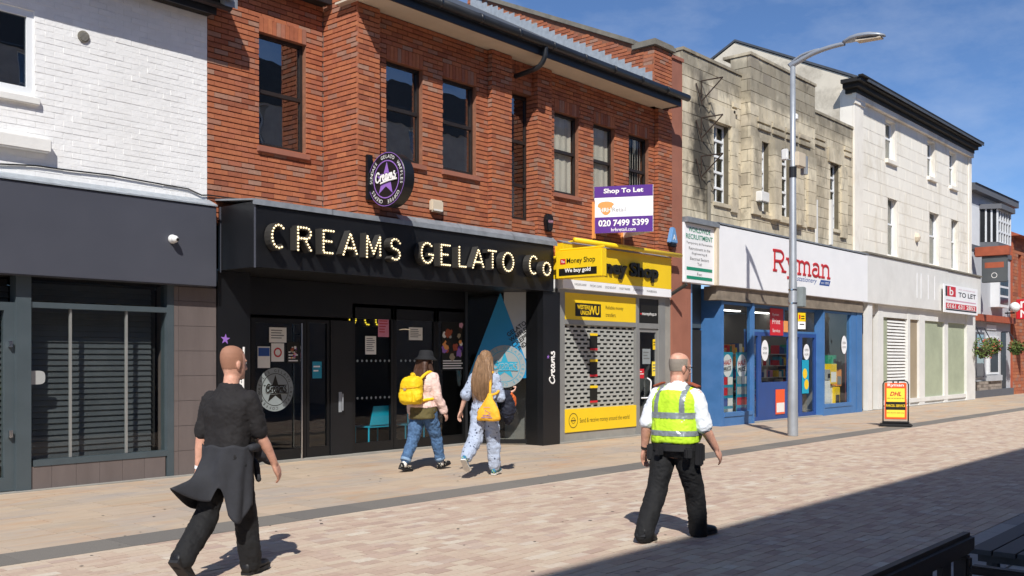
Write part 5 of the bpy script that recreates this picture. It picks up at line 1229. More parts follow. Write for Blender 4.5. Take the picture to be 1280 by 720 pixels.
# ================================================================= cream stucco building with vacant shop
YV = 11.7
v0, v1 = SX(1066, YV) + .002, SX(1213, YV)
zv = (SZ(1085, 90, YV - .45) + SZ(1216, 174, YV - .45)) / 2 - .3
ww = thing('stucco_building', ((v0 + v1) / 2, YV, 0), 'tall cream stucco building with black cornice and six small windows', 'building')
fV = Face(0, YV)
def zavg(px, py): return SZ(px, py, YV)
up = [(SX(a, YV), SX(b, YV)) for a, b in ((1107, 1119.5), (1159.5, 1169), (1187, 1195.5))]
lo = [(SX(a, YV), SX(b, YV)) for a, b in ((1110, 1122), (1162, 1174), (1189.5, 1198))]
zu0, zu1 = (zavg(1107, 197) + zavg(1160, 221)) / 2, (zavg(1107, 148) + zavg(1160, 175)) / 2
zl1 = (zavg(1110, 244) + zavg(1162, 262)) / 2; zl0 = 4.98
hs = [(a, b, zu0, zu1) for a, b in up] + [(a, b, zl0, zl1) for a, b in lo]
cm = core(MB(), fV, v0, v1, 3.0, zv, hs, d0=-.007, d1=-.4)
xg2 = v0                                             # side gable, visible over the stone parapet
pk = (SYX(919, xg2), SZX(919, 53, xg2)); fe = (YV, SZX(1052, 100, xg2)); bk_ = (SYX(890, xg2), SZX(890, 76, xg2)); sl_ = (bk_[1] - pk[1]) / (bk_[0] - pk[0])
wl = cm.build('wall', M['stucco'], ww)
pcs = courses(fV, v0 + .7, v1 - .35, 4.95, zv - .25, [(a - .1, b + .1, c, d + .12) for a, b, c, d in hs], L=1.1, Hc=.40, joint=.018, dep=.03)
put_pieces(wl, 'stucco_block', pcs, M['stucco_block'], 300, jitter=.001)
MB().box(v0, v0 + .68, YV - .06, YV - .001, 4.9, zv - .05).box(v0 - .04, v0 + .74, YV - .1, YV - .001, zv - .45, zv - .3).box(v1 - .33, v1, YV - .05, YV - .001, 4.9, zv - .05).build('pilaster', M['stucco'], ww)
MB().prism([(v0 + .01, YV - .0, 4.9), (v0 + .01, bk_[0] + 4, 4.9), (v0 + .01, bk_[0] + 4, bk_[1] + 4 * sl_), (v0 + .01, pk[0], pk[1]), (v0 + .01, YV, pk[1] + (YV - pk[0]) * (fe[1] - pk[1]) / (fe[0] - pk[0]))], (.35, 0, 0)).build('gable', M['old_render'], ww)
rfm = MB(); z_at = lambda y: pk[1] + (y - pk[0]) * (fe[1] - pk[1]) / (fe[0] - pk[0])
rfm.prism([(v0 - .03, YV - .5, z_at(YV - .5) + .03), (v0 - .03, pk[0], pk[1] + .03), (v0 - .03, bk_[0] + 4, bk_[1] + 4 * sl_ + .03), (v0 - .03, bk_[0] + 4, bk_[1] + 4 * sl_ + .12), (v0 - .03, pk[0], pk[1] + .1), (v0 - .03, YV - .5, z_at(YV - .5) + .11)], (v1 - v0 + .06, 0, 0)); rfm.build('roof', M['slate'], ww)
cn = MB().box(v0 - .45, v1 + .02, YV - .42, YV + .2, zv + .10, zv + .21).box(v0 - .3, v1 + .0, YV - .3, YV + .2, zv - .02, zv + .098).box(v0 - .1, v1 - .02, YV - .16, YV + .2, zv - .14, zv - .022)
cn.box(v0 - .5, v1 + .05, YV - .5, YV - .36, zv + .212, zv + .26)
cn.build('cornice', M['cornice_black'], ww)
MB().box(v0 - .06, v1 + .03, YV - .12, YV - .001, zv - .3, zv - .142).build('moulding', M['stucco'], ww)
for a, b, c, d in hs:
    wn = sash(ww, a, b, c, d, YV + .16, (c + d) / 2 + .1, 'white_pvc', .06, 'glass_old', sill=.14, sillmat='stucco', inset=.2)
    MB().box(a + .06, b - .06, YV + .26, YV + .27, c + .05, c + (d - c) * random.uniform(.4, .7)).build('blind', M['blind_cream'], wn)
room(ww, v0 + .5, v1 - .3, YV + .5, YV + 3, 4.9, 9.5)
zq = zavg(1145, 297); xq = SX(1145, YV)
MB().lathe((xq, YV - .02, zq), (0, 0, 1), [(-.16, .04), (-.12, .1), (0, .14), (.1, .1), (.16, .05)], 12).build('wall_lamp', M['soffit_cream'], ww)
# ---- vacant shop under it
YQ = 11.62
vs = thing('shop_unit', ((v0 + v1) / 2, YQ, 0), 'vacant white shopfront with whitewashed windows and blank fascia', 'shop')
q0 = rx1 + .01; q1 = SX(1221, YQ)
xsp = SX(1180, YQ)
FV0, FV1 = 3.33, 4.83
fvv = MB().box(q0, xsp - .02, YQ - .16, YQ + .06, FV0, FV1).box(xsp + .0, q1, YQ - .15, YQ + .06, FV0 + .05, FV1 + .0).build('fascia', M['dirty_white_sign'], vs, bevel=.012)
fQ = Face(0, YQ - .16)
mb = MB()
for px0_, w_ in ((1146, 2), (1151, 2), (1160, 2), (1168, 3)):
    a = SX(px0_, YQ - .16); mb.add(*(lambda t_: (t_.v, t_.f))(MB().box(a, a + .05, YQ - .168, YQ - .161, FV0 + .35, FV1 - .3)))
mb.build('ghost_lettering', M['white_sign'], fvv)
MB().box(q0 - .02, q1 + .02, YQ - .2, YQ + .08, FV1 + .003, FV1 + .06).build('fascia_flashing', M['coping_stone'], fvv)
zt_ = FV0 - .005
def col_(a, b, y0=YQ - .02, y1=YQ + .15, z0=0, z1=zt_, m='dirty_white_sign', n='post'): return MB().box(SX(a, YQ), SX(b, YQ), y0, y1, z0, z1).build(n, M[m], vs)
col_(1081, 1086.5, YQ - .1, YQ + .05); col_(1097, 1103.5); col_(1134, 1137); col_(1148.5, 1155.5); col_(1180, 1184.5); col_(1207, 1217.5, YQ - .05, YQ + .3)
MB().box(SX(1103.5, YQ) + .002, SX(1217, YQ), YQ - .01, YQ + .13, 2.95, zt_).build('head_board', M['dirty_white_sign'], vs)
MB().box(SX(1103.5, YQ) + .002, SX(1207, YQ) - .002, YQ - .03, YQ + .13, .12, .26).box(SX(1103.5, YQ) + .002, SX(1207, YQ) - .002, YQ + .02, YQ + .2, 0, .118).build('sill', M['dirty_white_sign'], vs)
MB().box(SX(1086.5, YQ) + .002, SX(1097, YQ) - .002, YQ + .9, YQ + .95, 0, zt_).build('door', M['brown_black'], vs)
MB().box(SX(1097, YQ) - .002, SX(1097, YQ) + .05, YQ + .152, YQ + .9, 0, zt_).build('door_reveal', M['brown_board'], vs)
def fill(a, b, m, n='pane', y=YQ + .06): return MB().box(SX(a, YQ) + .002, SX(b, YQ) - .002, y, y + .02, .262, 2.948).build(n, M[m], vs)
fill(1103.5, 1111, 'whitewash_glass'); fill(1137, 1148.5, 'brown_board', 'board'); 
for a, b in ((1155.5, 1180), (1184.5, 1207)):
    fill(a, b, 'whitewash_glass', 'pane', YQ + .05)
shu = fill(1111, 1134, 'shutter_box', 'shutter', YQ + .09)
z = .28
while z < 2.9:
    MB().prism([(SX(1111, YQ) + .03, YQ + .03, z), (SX(1111, YQ) + .03, YQ + .06, z + .075), (SX(1111, YQ) + .03, YQ + .088, z + .075), (SX(1111, YQ) + .03, YQ + .088, z)], (SX(1134, YQ) - SX(1111, YQ) - .06, 0, 0)).build('slat', M['dirty_white_sign'], shu); z += .105
# letting board
ta, tb = SX(1180, YQ - .3), SX(1222, YQ - .3); tz1, tz0 = SZ(1200, 358, YQ - .3), SZ(1200, 392, YQ - .3)
fT = Face(0, YQ - .3)
tl = thing('letting_board', ((ta + tb) / 2, YQ - .3, tz0), 'white to let board with red logo on the vacant shop fascia', 'sign')
MB().box(ta, tb, YQ - .3, YQ - .27, tz0, tz1).build('board', M['white_sign'], tl)
MB().box(ta + .3, ta + .4, YQ - .27, YQ - .152, tz0 + .2, tz1 - .2).box(tb - .4, tb - .3, YQ - .27, YQ - .152, tz0 + .2, tz1 - .2).build('batten', M['brown_board'], tl)
Wt, Ht = tb - ta, tz1 - tz0
mb = MB(); rect(mb, fT, ta + Wt * .09, ta + Wt * .33, tz1 - Ht * .42, tz1 - Ht * .06, .003); rect(mb, fT, ta + Wt * .05, tb - Wt * .04, tz0 + Ht * .15, tz0 + Ht * .34, .003); mb.build('red_block', M['red_sign'], tl)
mb = MB(); rect(mb, fT, ta + Wt * .04, ta + Wt * .085, tz1 - Ht * .42, tz1 - Ht * .06, .003); put_text(mb, 'TO LET', fT, ta + Wt * .41, tz1 - Ht * .40, Ht * .18, Wt * .53, .003, bold=.02); rect(mb, fT, ta + Wt * .05, tb - Wt * .04, tz0 + Ht * .08, tz0 + Ht * .135, .003); mb.build('black_lettering', M['black_text'], tl)
mb = MB(); put_text(mb, 'b', fT, ta + Wt * .15, tz1 - Ht * .38, Ht * .29, Wt * .11, .006, bold=.02); put_text(mb, '0161 631 2852', fT, ta + Wt * .08, tz0 + Ht * .17, Ht * .15, Wt * .84, .006, bold=.02); mb.build('white_lettering', M['white_text'], tl)
mb = MB(); put_text(mb, 'the commercial', fT, ta + Wt * .41, tz1 - Ht * .14, Ht * .05, Wt * .5, .003); rect(mb, fT, ta + Wt * .06, tb - Wt * .06, tz0 + Ht * .42, tz0 + Ht * .46, .003); mb.build('small_print', M['pink_text'], tl)
MB().box(q0, v1, YQ - .1, YQ + 1, 0, .01).build('threshold', M['concrete_panel'], vs)

# ================================================================= grey pub beyond
YK = 12.0
k0, k1 = SX(1210, YK), SX(1263, YK)
zk = (SZ(1213, 240, YK) + SZ(1258, 258, YK)) / 2
pb = thing('pub_building', ((k0 + k1) / 2, YK, 0), 'grey and white pub with bay window beyond the vacant shop', 'building')
MB().box(k0, k1, YK, YK + 6, 0, zk).build('wall', M['pub_render'], pb)
MB().box(k0 - .1, k1 + .2, YK - .3, YK + 6, zk, zk + .28).prism([(k0 - .1, YK - .35, zk + .28), (k0 - .1, YK + 3, zk + .6), (k0 - .1, YK + 6, zk + .28)], (k1 - k0 + .3, 0, 0)).build('roof', M['pub_timber'], pb)
def Kx(p): return SX(p, YK)
def Kz(p, q): return SZ(p, q, YK)
ba, bb = Kx(1225), Kx(1248); bz0, bz1 = Kz(1226, 303), Kz(1226, 262)
bay = MB().prism([(ba, YK - .001, bz0), (bb, YK - .001, bz0), (bb - .4, YK - .6, bz0), (ba + .4, YK - .6, bz0)], (0, 0, -.25)).prism([(ba - .1, YK - .001, bz1), (bb + .1, YK - .001, bz1), (bb - .3, YK - .75, bz1), (ba + .3, YK - .75, bz1)], (0, 0, .2)).build('bay_window', M['pub_timber'], pb)
gl = MB().prism([(ba, YK - .001, bz0 + .002), (bb, YK - .001, bz0 + .002), (bb - .4, YK - .55, bz0 + .002), (ba + .4, YK - .55, bz0 + .002)], (0, 0, bz1 - bz0 - .004)); gl.build('pane', M['black_paint'], bay)
br_ = MB()
for k in range(6): a = ba + .4 + k * (bb - ba - .8) / 5; br_.box(a - .04, a + .04, YK - .6, YK - .551, bz0, bz1)
for k in range(4): z = bz0 + k * (bz1 - bz0) / 3; br_.box(ba + .4, bb - .4, YK - .597, YK - .552, z - .04, z + .04)
for k in range(1, 4):
    t_ = k / 3; br_.box(ba + .4 * t_ - .03, ba + .4 * t_ + .03, YK - .55 * t_ - .04, YK - .55 * t_ + .02, bz0, bz1)
br_.build('glazing_bar', M['pub_white'], bay, kind='stuff')
for a, b in ((1214, 1223), (1251, 1259)): MB().box(Kx(a), Kx(b), YK - .03, YK - .001, Kz(1218, 310), Kz(1218, 258)).build('panel', M['pub_white'], pb)
MB().box(k0, k1, YK - .06, YK - .001, Kz(1230, 316), Kz(1230, 310)).build('beam', M['pub_timber'], pb)
w2 = MB().box(Kx(1238), Kx(1250), YK - .35, YK - .001, Kz(1240, 384), Kz(1240, 352)).build('window', M['pub_white'], pb)
for k in range(3):
    for j in range(3):
        wa = Kx(1238) + .15 + k * (Kx(1250) - Kx(1238) - .2) / 3; wz_ = Kz(1240, 384) + .12 + j * .4; MB().box(wa, wa + .38, YK - .36, YK - .351, wz_, wz_ + .3).build('pane', M['black_paint'], w2)
MB().box(Kx(1216), Kx(1262), YK - .25, YK - .001, Kz(1230, 402), Kz(1230, 394)).build('ledge', M['rust_panel'], pb)
w3 = MB().box(Kx(1217), Kx(1228), YK - .08, YK - .001, Kz(1220, 472), Kz(1220, 415)).build('window', M['pub_timber'], pb); MB().box(Kx(1217) + .15, Kx(1228) - .15, YK - .09, YK - .081, Kz(1220, 470), Kz(1220, 418)).build('pane', M['glass_up'], w3)
w4 = MB().box(Kx(1233), Kx(1246), YK - .1, YK - .001, Kz(1236, 468), Kz(1236, 420)).build('window', M['pub_white'], pb); MB().box(Kx(1233) + .2, Kx(1246) - .2, YK - .11, YK - .101, Kz(1236, 465), Kz(1236, 424)).build('pane', M['black_paint'], w4)
MB().box(Kx(1232), Kx(1247), YK - .2, YK - .001, Kz(1236, 476), Kz(1236, 469)).build('sill', M['pub_render'], pb)
MB().box(Kx(1251), Kx(1257), YK - .02, YK - .001, .1, Kz(1252, 415)).build('door', M['black_paint'], pb)
MB().box(Kx(1232), Kx(1244), YK - .05, YK - .001, Kz(1236, 412), Kz(1236, 406)).build('name_board', M['pub_white'], pb)
piece_mat('pub_stone', [(0, H('8a8078')), (.5, H('a0968c')), (1, H('766d66'))], noise_amt=.2)
ps_ = MB().box(Kx(1217), Kx(1249), YK - .09, YK - .001, .3, Kz(1220, 477)).build('stone_base', M['stone_joint'], pb)
put_pieces(ps_, 'brick', courses(Face(0, YK - .09), Kx(1217), Kx(1249), .3, Kz(1220, 477), L=.4, Hc=.13, proud=.02), M['pub_stone'], 200, rest='brick_remainder')
MB().box(k0, k1, YK - .14, YK - .002, 0, .3).build('plinth', M['pub_timber'], pb)
# hanging sign
xh = SX(1219, YK - .2); fH = Face(xh, YK - .15, -math.pi / 2)
h0, h1 = YK - .15 - SYX(1227, xh), YK - .15 - SYX(1259, xh); hz0, hz1 = SZX(1240, 353, xh), SZX(1240, 320, xh)
hs_ = thing('hanging_sign', (xh, YK - 1, hz0), 'grey hanging pub sign under a rust coloured hood', 'sign')
mb = MB(); fH.box(mb, h0, h1, 0, -.12, hz0, hz1); mb.build('board', M['pub_sign'], hs_, bevel=.02)
mb = MB(); fH.box(mb, h0 - .25, h1 + .08, .08, -.2, hz1 + .003, hz1 + .38); mb.build('hood', M['rust_panel'], hs_, bevel=.02)
mb = MB(); put_text(mb, 'THE INN', fH, (h0 + h1) / 2, hz0 + .62, .22, (h1 - h0) * .8, .004, align='C') if False else None
mb = MB(); rect(mb, fH, h0 + .12, h1 - .12, hz0 + .58, hz0 + .80, .004); mb.build('rust_strip', M['rust_panel'], hs_)
mb = MB(); fH.box(mb, 0, h0 - .25, .0, -.06, hz1 + .1, hz1 + .2); mb.build('bracket', M['black_gutter'], hs_)
mb = MB(); ring(mb, fH, (h0 + h1) / 2, hz0 + .28, .09, .11, .004, 20); mb.build('emblem', M['white_text'], hs_)
# flower baskets
def basket(px, py, Y, r, label, seed):
    rnd = random.Random(seed); c = Vector((SX(px, Y), Y, SZ(px, py, Y))); t_ = thing('flower_basket', c - Vector((0, 0, r)), label, 'flower basket', 'flower baskets on the pub fronts')
    MB().lathe(c - Vector((0, 0, r * .7)), (0, 0, 1), [(0, r * .2), (r * .3, r * .5), (r * .6, r * .6)], 12).build('basket', M['rust_iron'], t_)
    for mt, nm, n in (('leaf_green', 'foliage', 520), ('flower_red', 'flowers', 160)):
        mb = MB()
        for _ in range(n):
            d = Vector((rnd.gauss(0, 1), rnd.gauss(0, 1), rnd.gauss(0, .8))).normalized(); p = c + Vector((d.x * r * 1.1, d.y * r * .8, d.z * r * .75)) * rnd.uniform(.55, 1.1) - Vector((0, 0, abs(d.x) * r * .2))
            if nm == 'flowers' and d.x < -.3: continue
            a = Vector((rnd.gauss(0, 1), rnd.gauss(0, 1), rnd.gauss(0, 1))).normalized(); b = a.orthogonal().normalized(); q = .05 * rnd.uniform(.6, 1.4)
            mb.add([p - a * q, p + b * q * .6, p + a * q, p - b * q * .6], [(0, 1, 2, 3)])
        mb.build(nm, M[mt], t_, kind='stuff')
    MB().tube([c + Vector((0, 0, r * .3)), c + Vector((0, .3, r * 1.6)), Vector((c.x, YK, c.z + r * 1.6))], .02, 6).build('hanger', M['black_gutter'], t_)
basket(1229, 434, YK - .7, .55, 'large flower basket with red blooms on the grey pub', 3)
basket(1240, 432, YK - .6, .45, 'smaller red flower basket close beside the large one', 5)
basket(1271, 434, YK - .6, .42, 'flower basket on the red brick building at the right edge', 8)
# ================================================================= red brick building at the right edge
e0_ = k1 + .01; e1_ = e0_ + 16; ze = SZ(1266, 295, YK - .1)
eb = thing('brick_building', ((e0_ + e1_) / 2, YK, 0), 'red brick building with tiled roof at the right edge of the street', 'building')
fE = Face(0, YK - .1)
hl = [(SX(1270, YK), SX(1274, YK), SZ(1270, 372, YK), SZ(1270, 318, YK)), (SX(1277, YK), SX(1281, YK), SZ(1270, 372, YK), SZ(1270, 318, YK))]
ew_ = core(MB(), fE, e0_, e1_, 0, ze, hl, d1=-5).build('brick_wall', M['far_brick_joint'], eb)
put_pieces(ew_, 'brick', courses(fE, e0_, e0_ + 5, 0, ze, hl, L=.45, Hc=.15, joint=.015), M['brick'], 0, rest='bricks')
for q in hl: sash(eb, *q, YK + .05, (q[2] + q[3]) / 2, 'pub_timber', .08)
MB().prism([(e0_ - .2, YK - .5, ze), (e0_ - .2, YK + 3, ze + 1.6), (e0_ - .2, YK + 6, ze)], (16, 0, 0)).build('roof', M['rust_panel'], eb)
rsx = SX(1270, YK - .4)
rs = thing('projecting_sign', (rsx, YK - .8, SZ(1276, 399, YK - .6)), 'bright red projecting sign at the right edge of the street', 'sign')
fZ = Face(rsx, YK - .3, -math.pi / 2)
mb = MB(); fZ.box(mb, .1, 1.5, 0, -.15, SZ(1276, 399, YK - .6), SZ(1276, 374, YK - .6)); mb.build('box', M['red_sign'], rs, bevel=.02)
mb = MB(); put_text(mb, 'n', fZ, .28, SZ(1276, 385, YK - .6), .3, d=.004, bold=.02); put_text(mb, 'N', fZ, .28, SZ(1276, 397, YK - .6), .35, d=.004, bold=.02); mb.build('lettering', M['white_text'], rs)
mb = MB(); fZ.box(mb, -.2, .1, -.02, -.12, SZ(1276, 388, YK - .6), SZ(1276, 384, YK - .6)); mb.build('bracket', M['black_gutter'], rs)
lx_ = SX(1268.5, YK - .5); lz_ = SZ(1268.5, 384, YK - .5)
gl_ = thing('globe_lamp', (lx_, YK - .5, lz_ - .2), 'white globe lamp beside the bright red projecting sign', 'lamp')
MB().ball((lx_, YK - .5, lz_), .22, n=16, m=10).build('globe', M['white_pvc'], gl_, smooth=True); MB().box(lx_ - .03, lx_ + .03, YK - .5, YK - .1, lz_ - .28, lz_ - .22).build('arm', M['black_gutter'], gl_)
bo = G(1267, 492)
bo_t = thing('bollard', bo, 'dark bollard with red cap outside the red brick building', 'bollard')
MB().lathe(bo, (0, 0, 1), [(0, .1), (.05, .1), (.06, .07), (1.0, .06), (1.05, .08), (1.1, .07)], 14).build('post', M['pub_timber'], bo_t); MB().lathe(bo + Vector((0, 0, 1.1)), (0, 0, 1), [(0, .075), (.12, .07), (.16, .03)], 14).build('cap', M['red_sign'], bo_t)
# ================================================================= people
V = Vector
def grown(mb, name, mat, parent, voxel=.011, smooth=4, disp=None, loc_smooth=.5):
    """melt overlapping tapered volumes into one continuous skin, smooth it, add folds"""
    me = bpy.data.meshes.new(name); me.from_pydata(mb.v, [], mb.f)
    o = bpy.data.objects.new(name, me); COL.objects.link(o)
    r = o.modifiers.new('r', 'REMESH'); r.mode = 'VOXEL'; r.voxel_size = voxel
    s = o.modifiers.new('s', 'SMOOTH'); s.factor = loc_smooth; s.iterations = smooth
    dg = bpy.context.evaluated_depsgraph_get(); dg.update(); m2 = bpy.data.meshes.new_from_object(o.evaluated_get(dg))
    o.modifiers.clear(); o.data = m2; bpy.data.meshes.remove(me); m2.name = name
    if disp:
        ns = [v.normal.copy() for v in m2.vertices]
        for v, n in zip(m2.vertices, ns): v.co += n * disp(v.co, n)
    m2.polygons.foreach_set('use_smooth', [True] * len(m2.polygons))
    m2.materials.clear(); m2.materials.append(mat); o.parent = parent; o.location = -OFF[parent]; OFF[o] = OFF[parent]; return o
def peel(src, name, mat, parent, pred, off=.004):
    """a strip of cloth or hair lying on another surface: the faces that satisfy pred, lifted by off"""
    me = src.data; fs = [p for p in me.polygons if pred(p.center, p.normal)]
    idx = {}; vs = []; out = []
    for p in fs:
        f = []
        for i in p.vertices:
            if i not in idx: idx[i] = len(vs); vs.append(me.vertices[i].co + me.vertices[i].normal * off)
            f.append(idx[i])
        out.append(f)
    m = bpy.data.meshes.new(name); m.from_pydata(vs, [], out); m.polygons.foreach_set('use_smooth', [True] * len(out)); m.materials.append(mat)
    o = bpy.data.objects.new(name, m); COL.objects.link(o); o.parent = parent; o.location = -OFF[parent]; OFF[o] = OFF[parent]; return o
def ptube(mb, pts, rs, n=14, k=4):
    P = bez([tuple(p) for p in pts], k); m = len(pts); RS = []
    for i in range(m - 1):
        for j in range(k): t = j / k; RS.append(rs[i] * (1 - t) + rs[i + 1] * t)
    RS.append(rs[-1]); mb.tube(P, RS, n)
    mb.ball(P[0], RS[0] * .98, n=12, m=8); mb.ball(P[-1], RS[-1] * .98, n=12, m=8)
def loft(mb, secs, n=24, yaw=0):
    """secs: (centre, half depth (x), half width (y)[, squareness])"""
    vs = []; c_, s_ = math.cos(yaw), math.sin(yaw)
    for sec in secs:
        c, rx, ry = sec[:3]; e = sec[3] if len(sec) > 3 else 1.0
        for j in range(n):
            a = 2 * math.pi * j / n; x = rx * math.copysign(abs(math.cos(a)) ** e, math.cos(a)); y = ry * math.copysign(abs(math.sin(a)) ** e, math.sin(a))
            vs.append(V(c) + V((x * c_ - y * s_, x * s_ + y * c_, 0)))
    m = len(secs); fs = [(i*n + j, i*n + (j+1) % n, (i+1)*n + (j+1) % n, (i+1)*n + j) for i in range(m-1) for j in range(n)]
    fs += [tuple(range(n))[::-1], tuple(range((m-1)*n, m*n))]; mb.add(vs, fs)
def hand(mb, w, d, n, side, curl=.5, s=1.0):
    d = V(d).normalized(); n = V(n); n = (n - d * n.dot(d)).normalized(); lat = d.cross(n).normalized() * side
    for q in (-.026, -.009, .009, .026): ptube(mb, [w + lat * q * .55 * s, w + (d * .045 + lat * q) * s, w + (d * .088 + lat * q * 1.05) * s], [.016 * s, .0165 * s, .0135 * s], 8, 2)
    for q, L_ in ((-.030, .058), (-.010, .074), (.011, .078), (.031, .070)):
        p = w + (d * .088 + lat * q) * s; dirn = d.copy(); pts = [p]
        for f, c in ((.45, .5), (.32, .9), (.23, .7)):
            a = curl * c; dirn = (dirn * math.cos(a) + n * math.sin(a)).normalized(); p = p + dirn * L_ * f * s * 1.15; pts.append(p)
        ptube(mb, pts, [.0098 * s, .0092 * s, .0085 * s, .0072 * s], 8, 2)
    t0 = w + (d * .025 + lat * .028) * s; ptube(mb, [t0, t0 + (d * .032 + lat * .022 + n * .012) * s, t0 + (d * .062 + lat * .024 + n * .026) * s, t0 + (d * .08 + lat * .018 + n * .034) * s], [.015 * s, .0125 * s, .0105 * s, .008 * s], 8, 2)
def head(mb, base, yaw=0, pitch=0, s=1.0):
    """base = chin-level centre of the neck"""
    Rm = Matrix.Rotation(yaw, 4, 'Z') @ Matrix.Rotation(pitch, 4, 'Y'); t = MB()
    loft(t, [((-.005, 0, -.06), .055, .055), ((.0, 0, -.02), .06, .058), ((.018, 0, .0), .078, .056), ((.016, 0, .03), .086, .064), ((.008, 0, .065), .092, .071), ((.002, 0, .10), .097, .075), ((-.002, 0, .135), .099, .077), ((-.006, 0, .17), .094, .072), ((-.010, 0, .20), .076, .058), ((-.012, 0, .218), .048, .036), ((-.012, 0, .226), .015, .012)], 22)
    ptube(t, [(.094, 0, .105), (.112, 0, .075), (.116, 0, .062)], [.009, .013, .015], 8, 3)
    t.ball((.10, .012, .058), .011); t.ball((.10, -.012, .058), .011)
    t.ball((.092, 0, .022), .014, .024, .007); t.ball((.092, 0, .012), .013, .02, .008); t.ball((.088, 0, -.006), .018, .026, .016)
    for sd in (-1, 1):
        t.ball((.083, sd * .034, .118), .014, .026, .008); t.ball((-.004, sd * .080, .082), .020, .009, .032, 12, 8); t.ball((.002, sd * .078, .056), .010, .008, .012)
    mb.add([V(base) + Rm @ (V(p) * s) for p in t.v], t.f); return lambda q: V(base) + Rm @ (V(q) * s)
class Pose:
    def __init__(s, hip=.90, lean=.04, sw=.19, hw=.088, thigh=.43, shin=.41, torso=.50): s.__dict__.update(locals())
    def leg(s, side, a, k, out=0.0, pitch=0.0, turn=0.0):
        a, k = R(a), R(k); h = V((0, side * s.hw, 0)); kn = h + V((math.sin(a), side * out * .5, -math.cos(a))) * s.thigh
        an = kn + V((math.sin(a - k), side * out * .5, -math.cos(a - k))) * s.shin
        pt = R(pitch); f = V((math.cos(pt) * math.cos(R(turn)), math.cos(pt) * math.sin(R(turn)), math.sin(pt)))
        return h, kn, an, f
    def arm(s, side, sw, ab, k, kdir=(1, 0, 0), up=.285, fo=.25):
        sh = V((s.lean * s.torso, side * s.sw, s.torso)); a, b = R(sw), R(ab)
        e = sh + V((math.sin(a) * math.cos(b), side * math.sin(b), -math.cos(a) * math.cos(b))) * up
        d = (e - sh).normalized(); kd = V(kdir); kd = (kd - d * kd.dot(d)).normalized(); d2 = d * math.cos(R(k)) + kd * math.sin(R(k))
        return sh, e, e + d2 * fo, d2
TORSO_M = [(-.10, .085, .13), (-.04, .115, .165), (.04, .118, .168), (.12, .112, .160), (.20, .110, .156), (.28, .115, .165), (.36, .122, .178), (.43, .116, .180), (.48, .098, .166), (.52, .078, .125), (.555, .062, .082), (.58, .055, .06)]
TORSO_W = [(-.10, .09, .13), (-.04, .122, .168), (.04, .118, .162), (.12, .10, .140), (.19, .094, .130), (.27, .102, .142), (.35, .115, .155), (.42, .105, .160), (.47, .090, .155), (.51, .066, .105), (.54, .048, .056)]
def torso(mb, T, lean, z0=-9, z1=9, grow=0.0, k=1.0, belly=0.0):
    loft(mb, [((lean * z + belly * .5 * math.exp(-((z - .16) / .12) ** 2), 0, z), (rx + grow + belly * math.exp(-((z - .16) / .12) ** 2)) * k, (ry + grow + belly * .6 * math.exp(-((z - .16) / .14) ** 2)) * k, .9) for z, rx, ry in T if z0 <= z <= z1])
def shoe(parent, an, f, mat, sole, name='shoe', L_=.27, s=1.0, rise=.09):
    f = V(f).normalized(); up = V((0, 0, 1)) - f * f.z; up.normalize(); sd = f.cross(up)
    mb = MB(); B = an - up * (.075 * s)
    prof = [(-.075, .030, .05), (-.06, .036, .085), (-.02, .038, rise), (.04, .038, .075), (.10, .044, .055), (.15, .045, .045), (.19, .034, .034), (.205, .018, .024)]
    vs = []; n = 14
    for x, hw_, h_ in prof:
        for j in range(n):
            a = 2 * math.pi * j / n; y = hw_ * math.cos(a) ; z = max(0, math.sin(a)) ** .7 * h_ if math.sin(a) > 0 else 0.0
            vs.append(B + (f * x + sd * y * (1 if math.sin(a) >= 0 else .97) + up * (z + .02)) * s)
    m = len(prof); fs = [(i*n + j, i*n + (j+1) % n, (i+1)*n + (j+1) % n, (i+1)*n + j) for i in range(m-1) for j in range(n)] + [tuple(range(n))[::-1], tuple(range((m-1)*n, m*n))]
    mb.add(vs, fs); o = mb.build(name, M[mat], parent, smooth=True)
    so = MB(); pr = [(x, hw_ + .004) for x, hw_, h_ in prof]; out = [(x, w_) for x, w_ in pr] + [(x, -w_) for x, w_ in pr[::-1]]
    so.prism([B + (f * x + sd * y) * s for x, y in out], up * .024 * s); so.build('sole', M[sole], o); return o
def folds(amp, sc, stretch=(1, 1, 1), lo=-9, hi=9):
    st = V(stretch)
    def g(co, n):
        p = V((co.x * st.x, co.y * st.y, co.z * st.z)) * sc; k = 1 if lo < co.z < hi else .4
        q = V((co.x + co.z * .55, co.y - co.z * .4, co.z * 1.1)) * (sc * 2.6); rid = 1 - abs(noise.noise(q + V((5, 2, 9)))) * 2.4
        q2 = V((co.x - co.z * .3, co.y + co.z * .6, co.z * 1.4)) * (sc * 4.2); rid2 = 1 - abs(noise.noise(q2)) * 2.6
        return amp * k * (.9 * noise.noise(p) + .5 * noise.noise(p * 2.1 + V((3, 1, 7))) + .42 * max(-.5, rid) * max(0, .5 + noise.noise(p * .8)) + .2 * max(-.5, rid2))
    return g
pm('skin_ruddy', H('d6a189'), .5, .16, 26, .0015, 90, spec=.45, stain=H('c27e68'), stain_amt=.5, stain_scale=9); pm('skin_fair', H('dbab95'), .5, .1, 26, .0012, 90, spec=.45, stain=H('c98a76'), stain_amt=.4, stain_scale=9); pm('skin_pale', H('deb09a'), .55, .07, 18, spec=.4)
pm('stubble', H('9c6f58'), .75, .2, 220); pm('grey_hair', H('8f8478'), .7, .3, 150)
pm('black_tee', H('1b1819'), .85, .2, 25, .0008, 400); pm('black_trouser', H('121214'), .85, .25, 20, .0008, 300); pm('charcoal_cloth', H('2b2c31'), .85, .2, 20, .0008, 300)
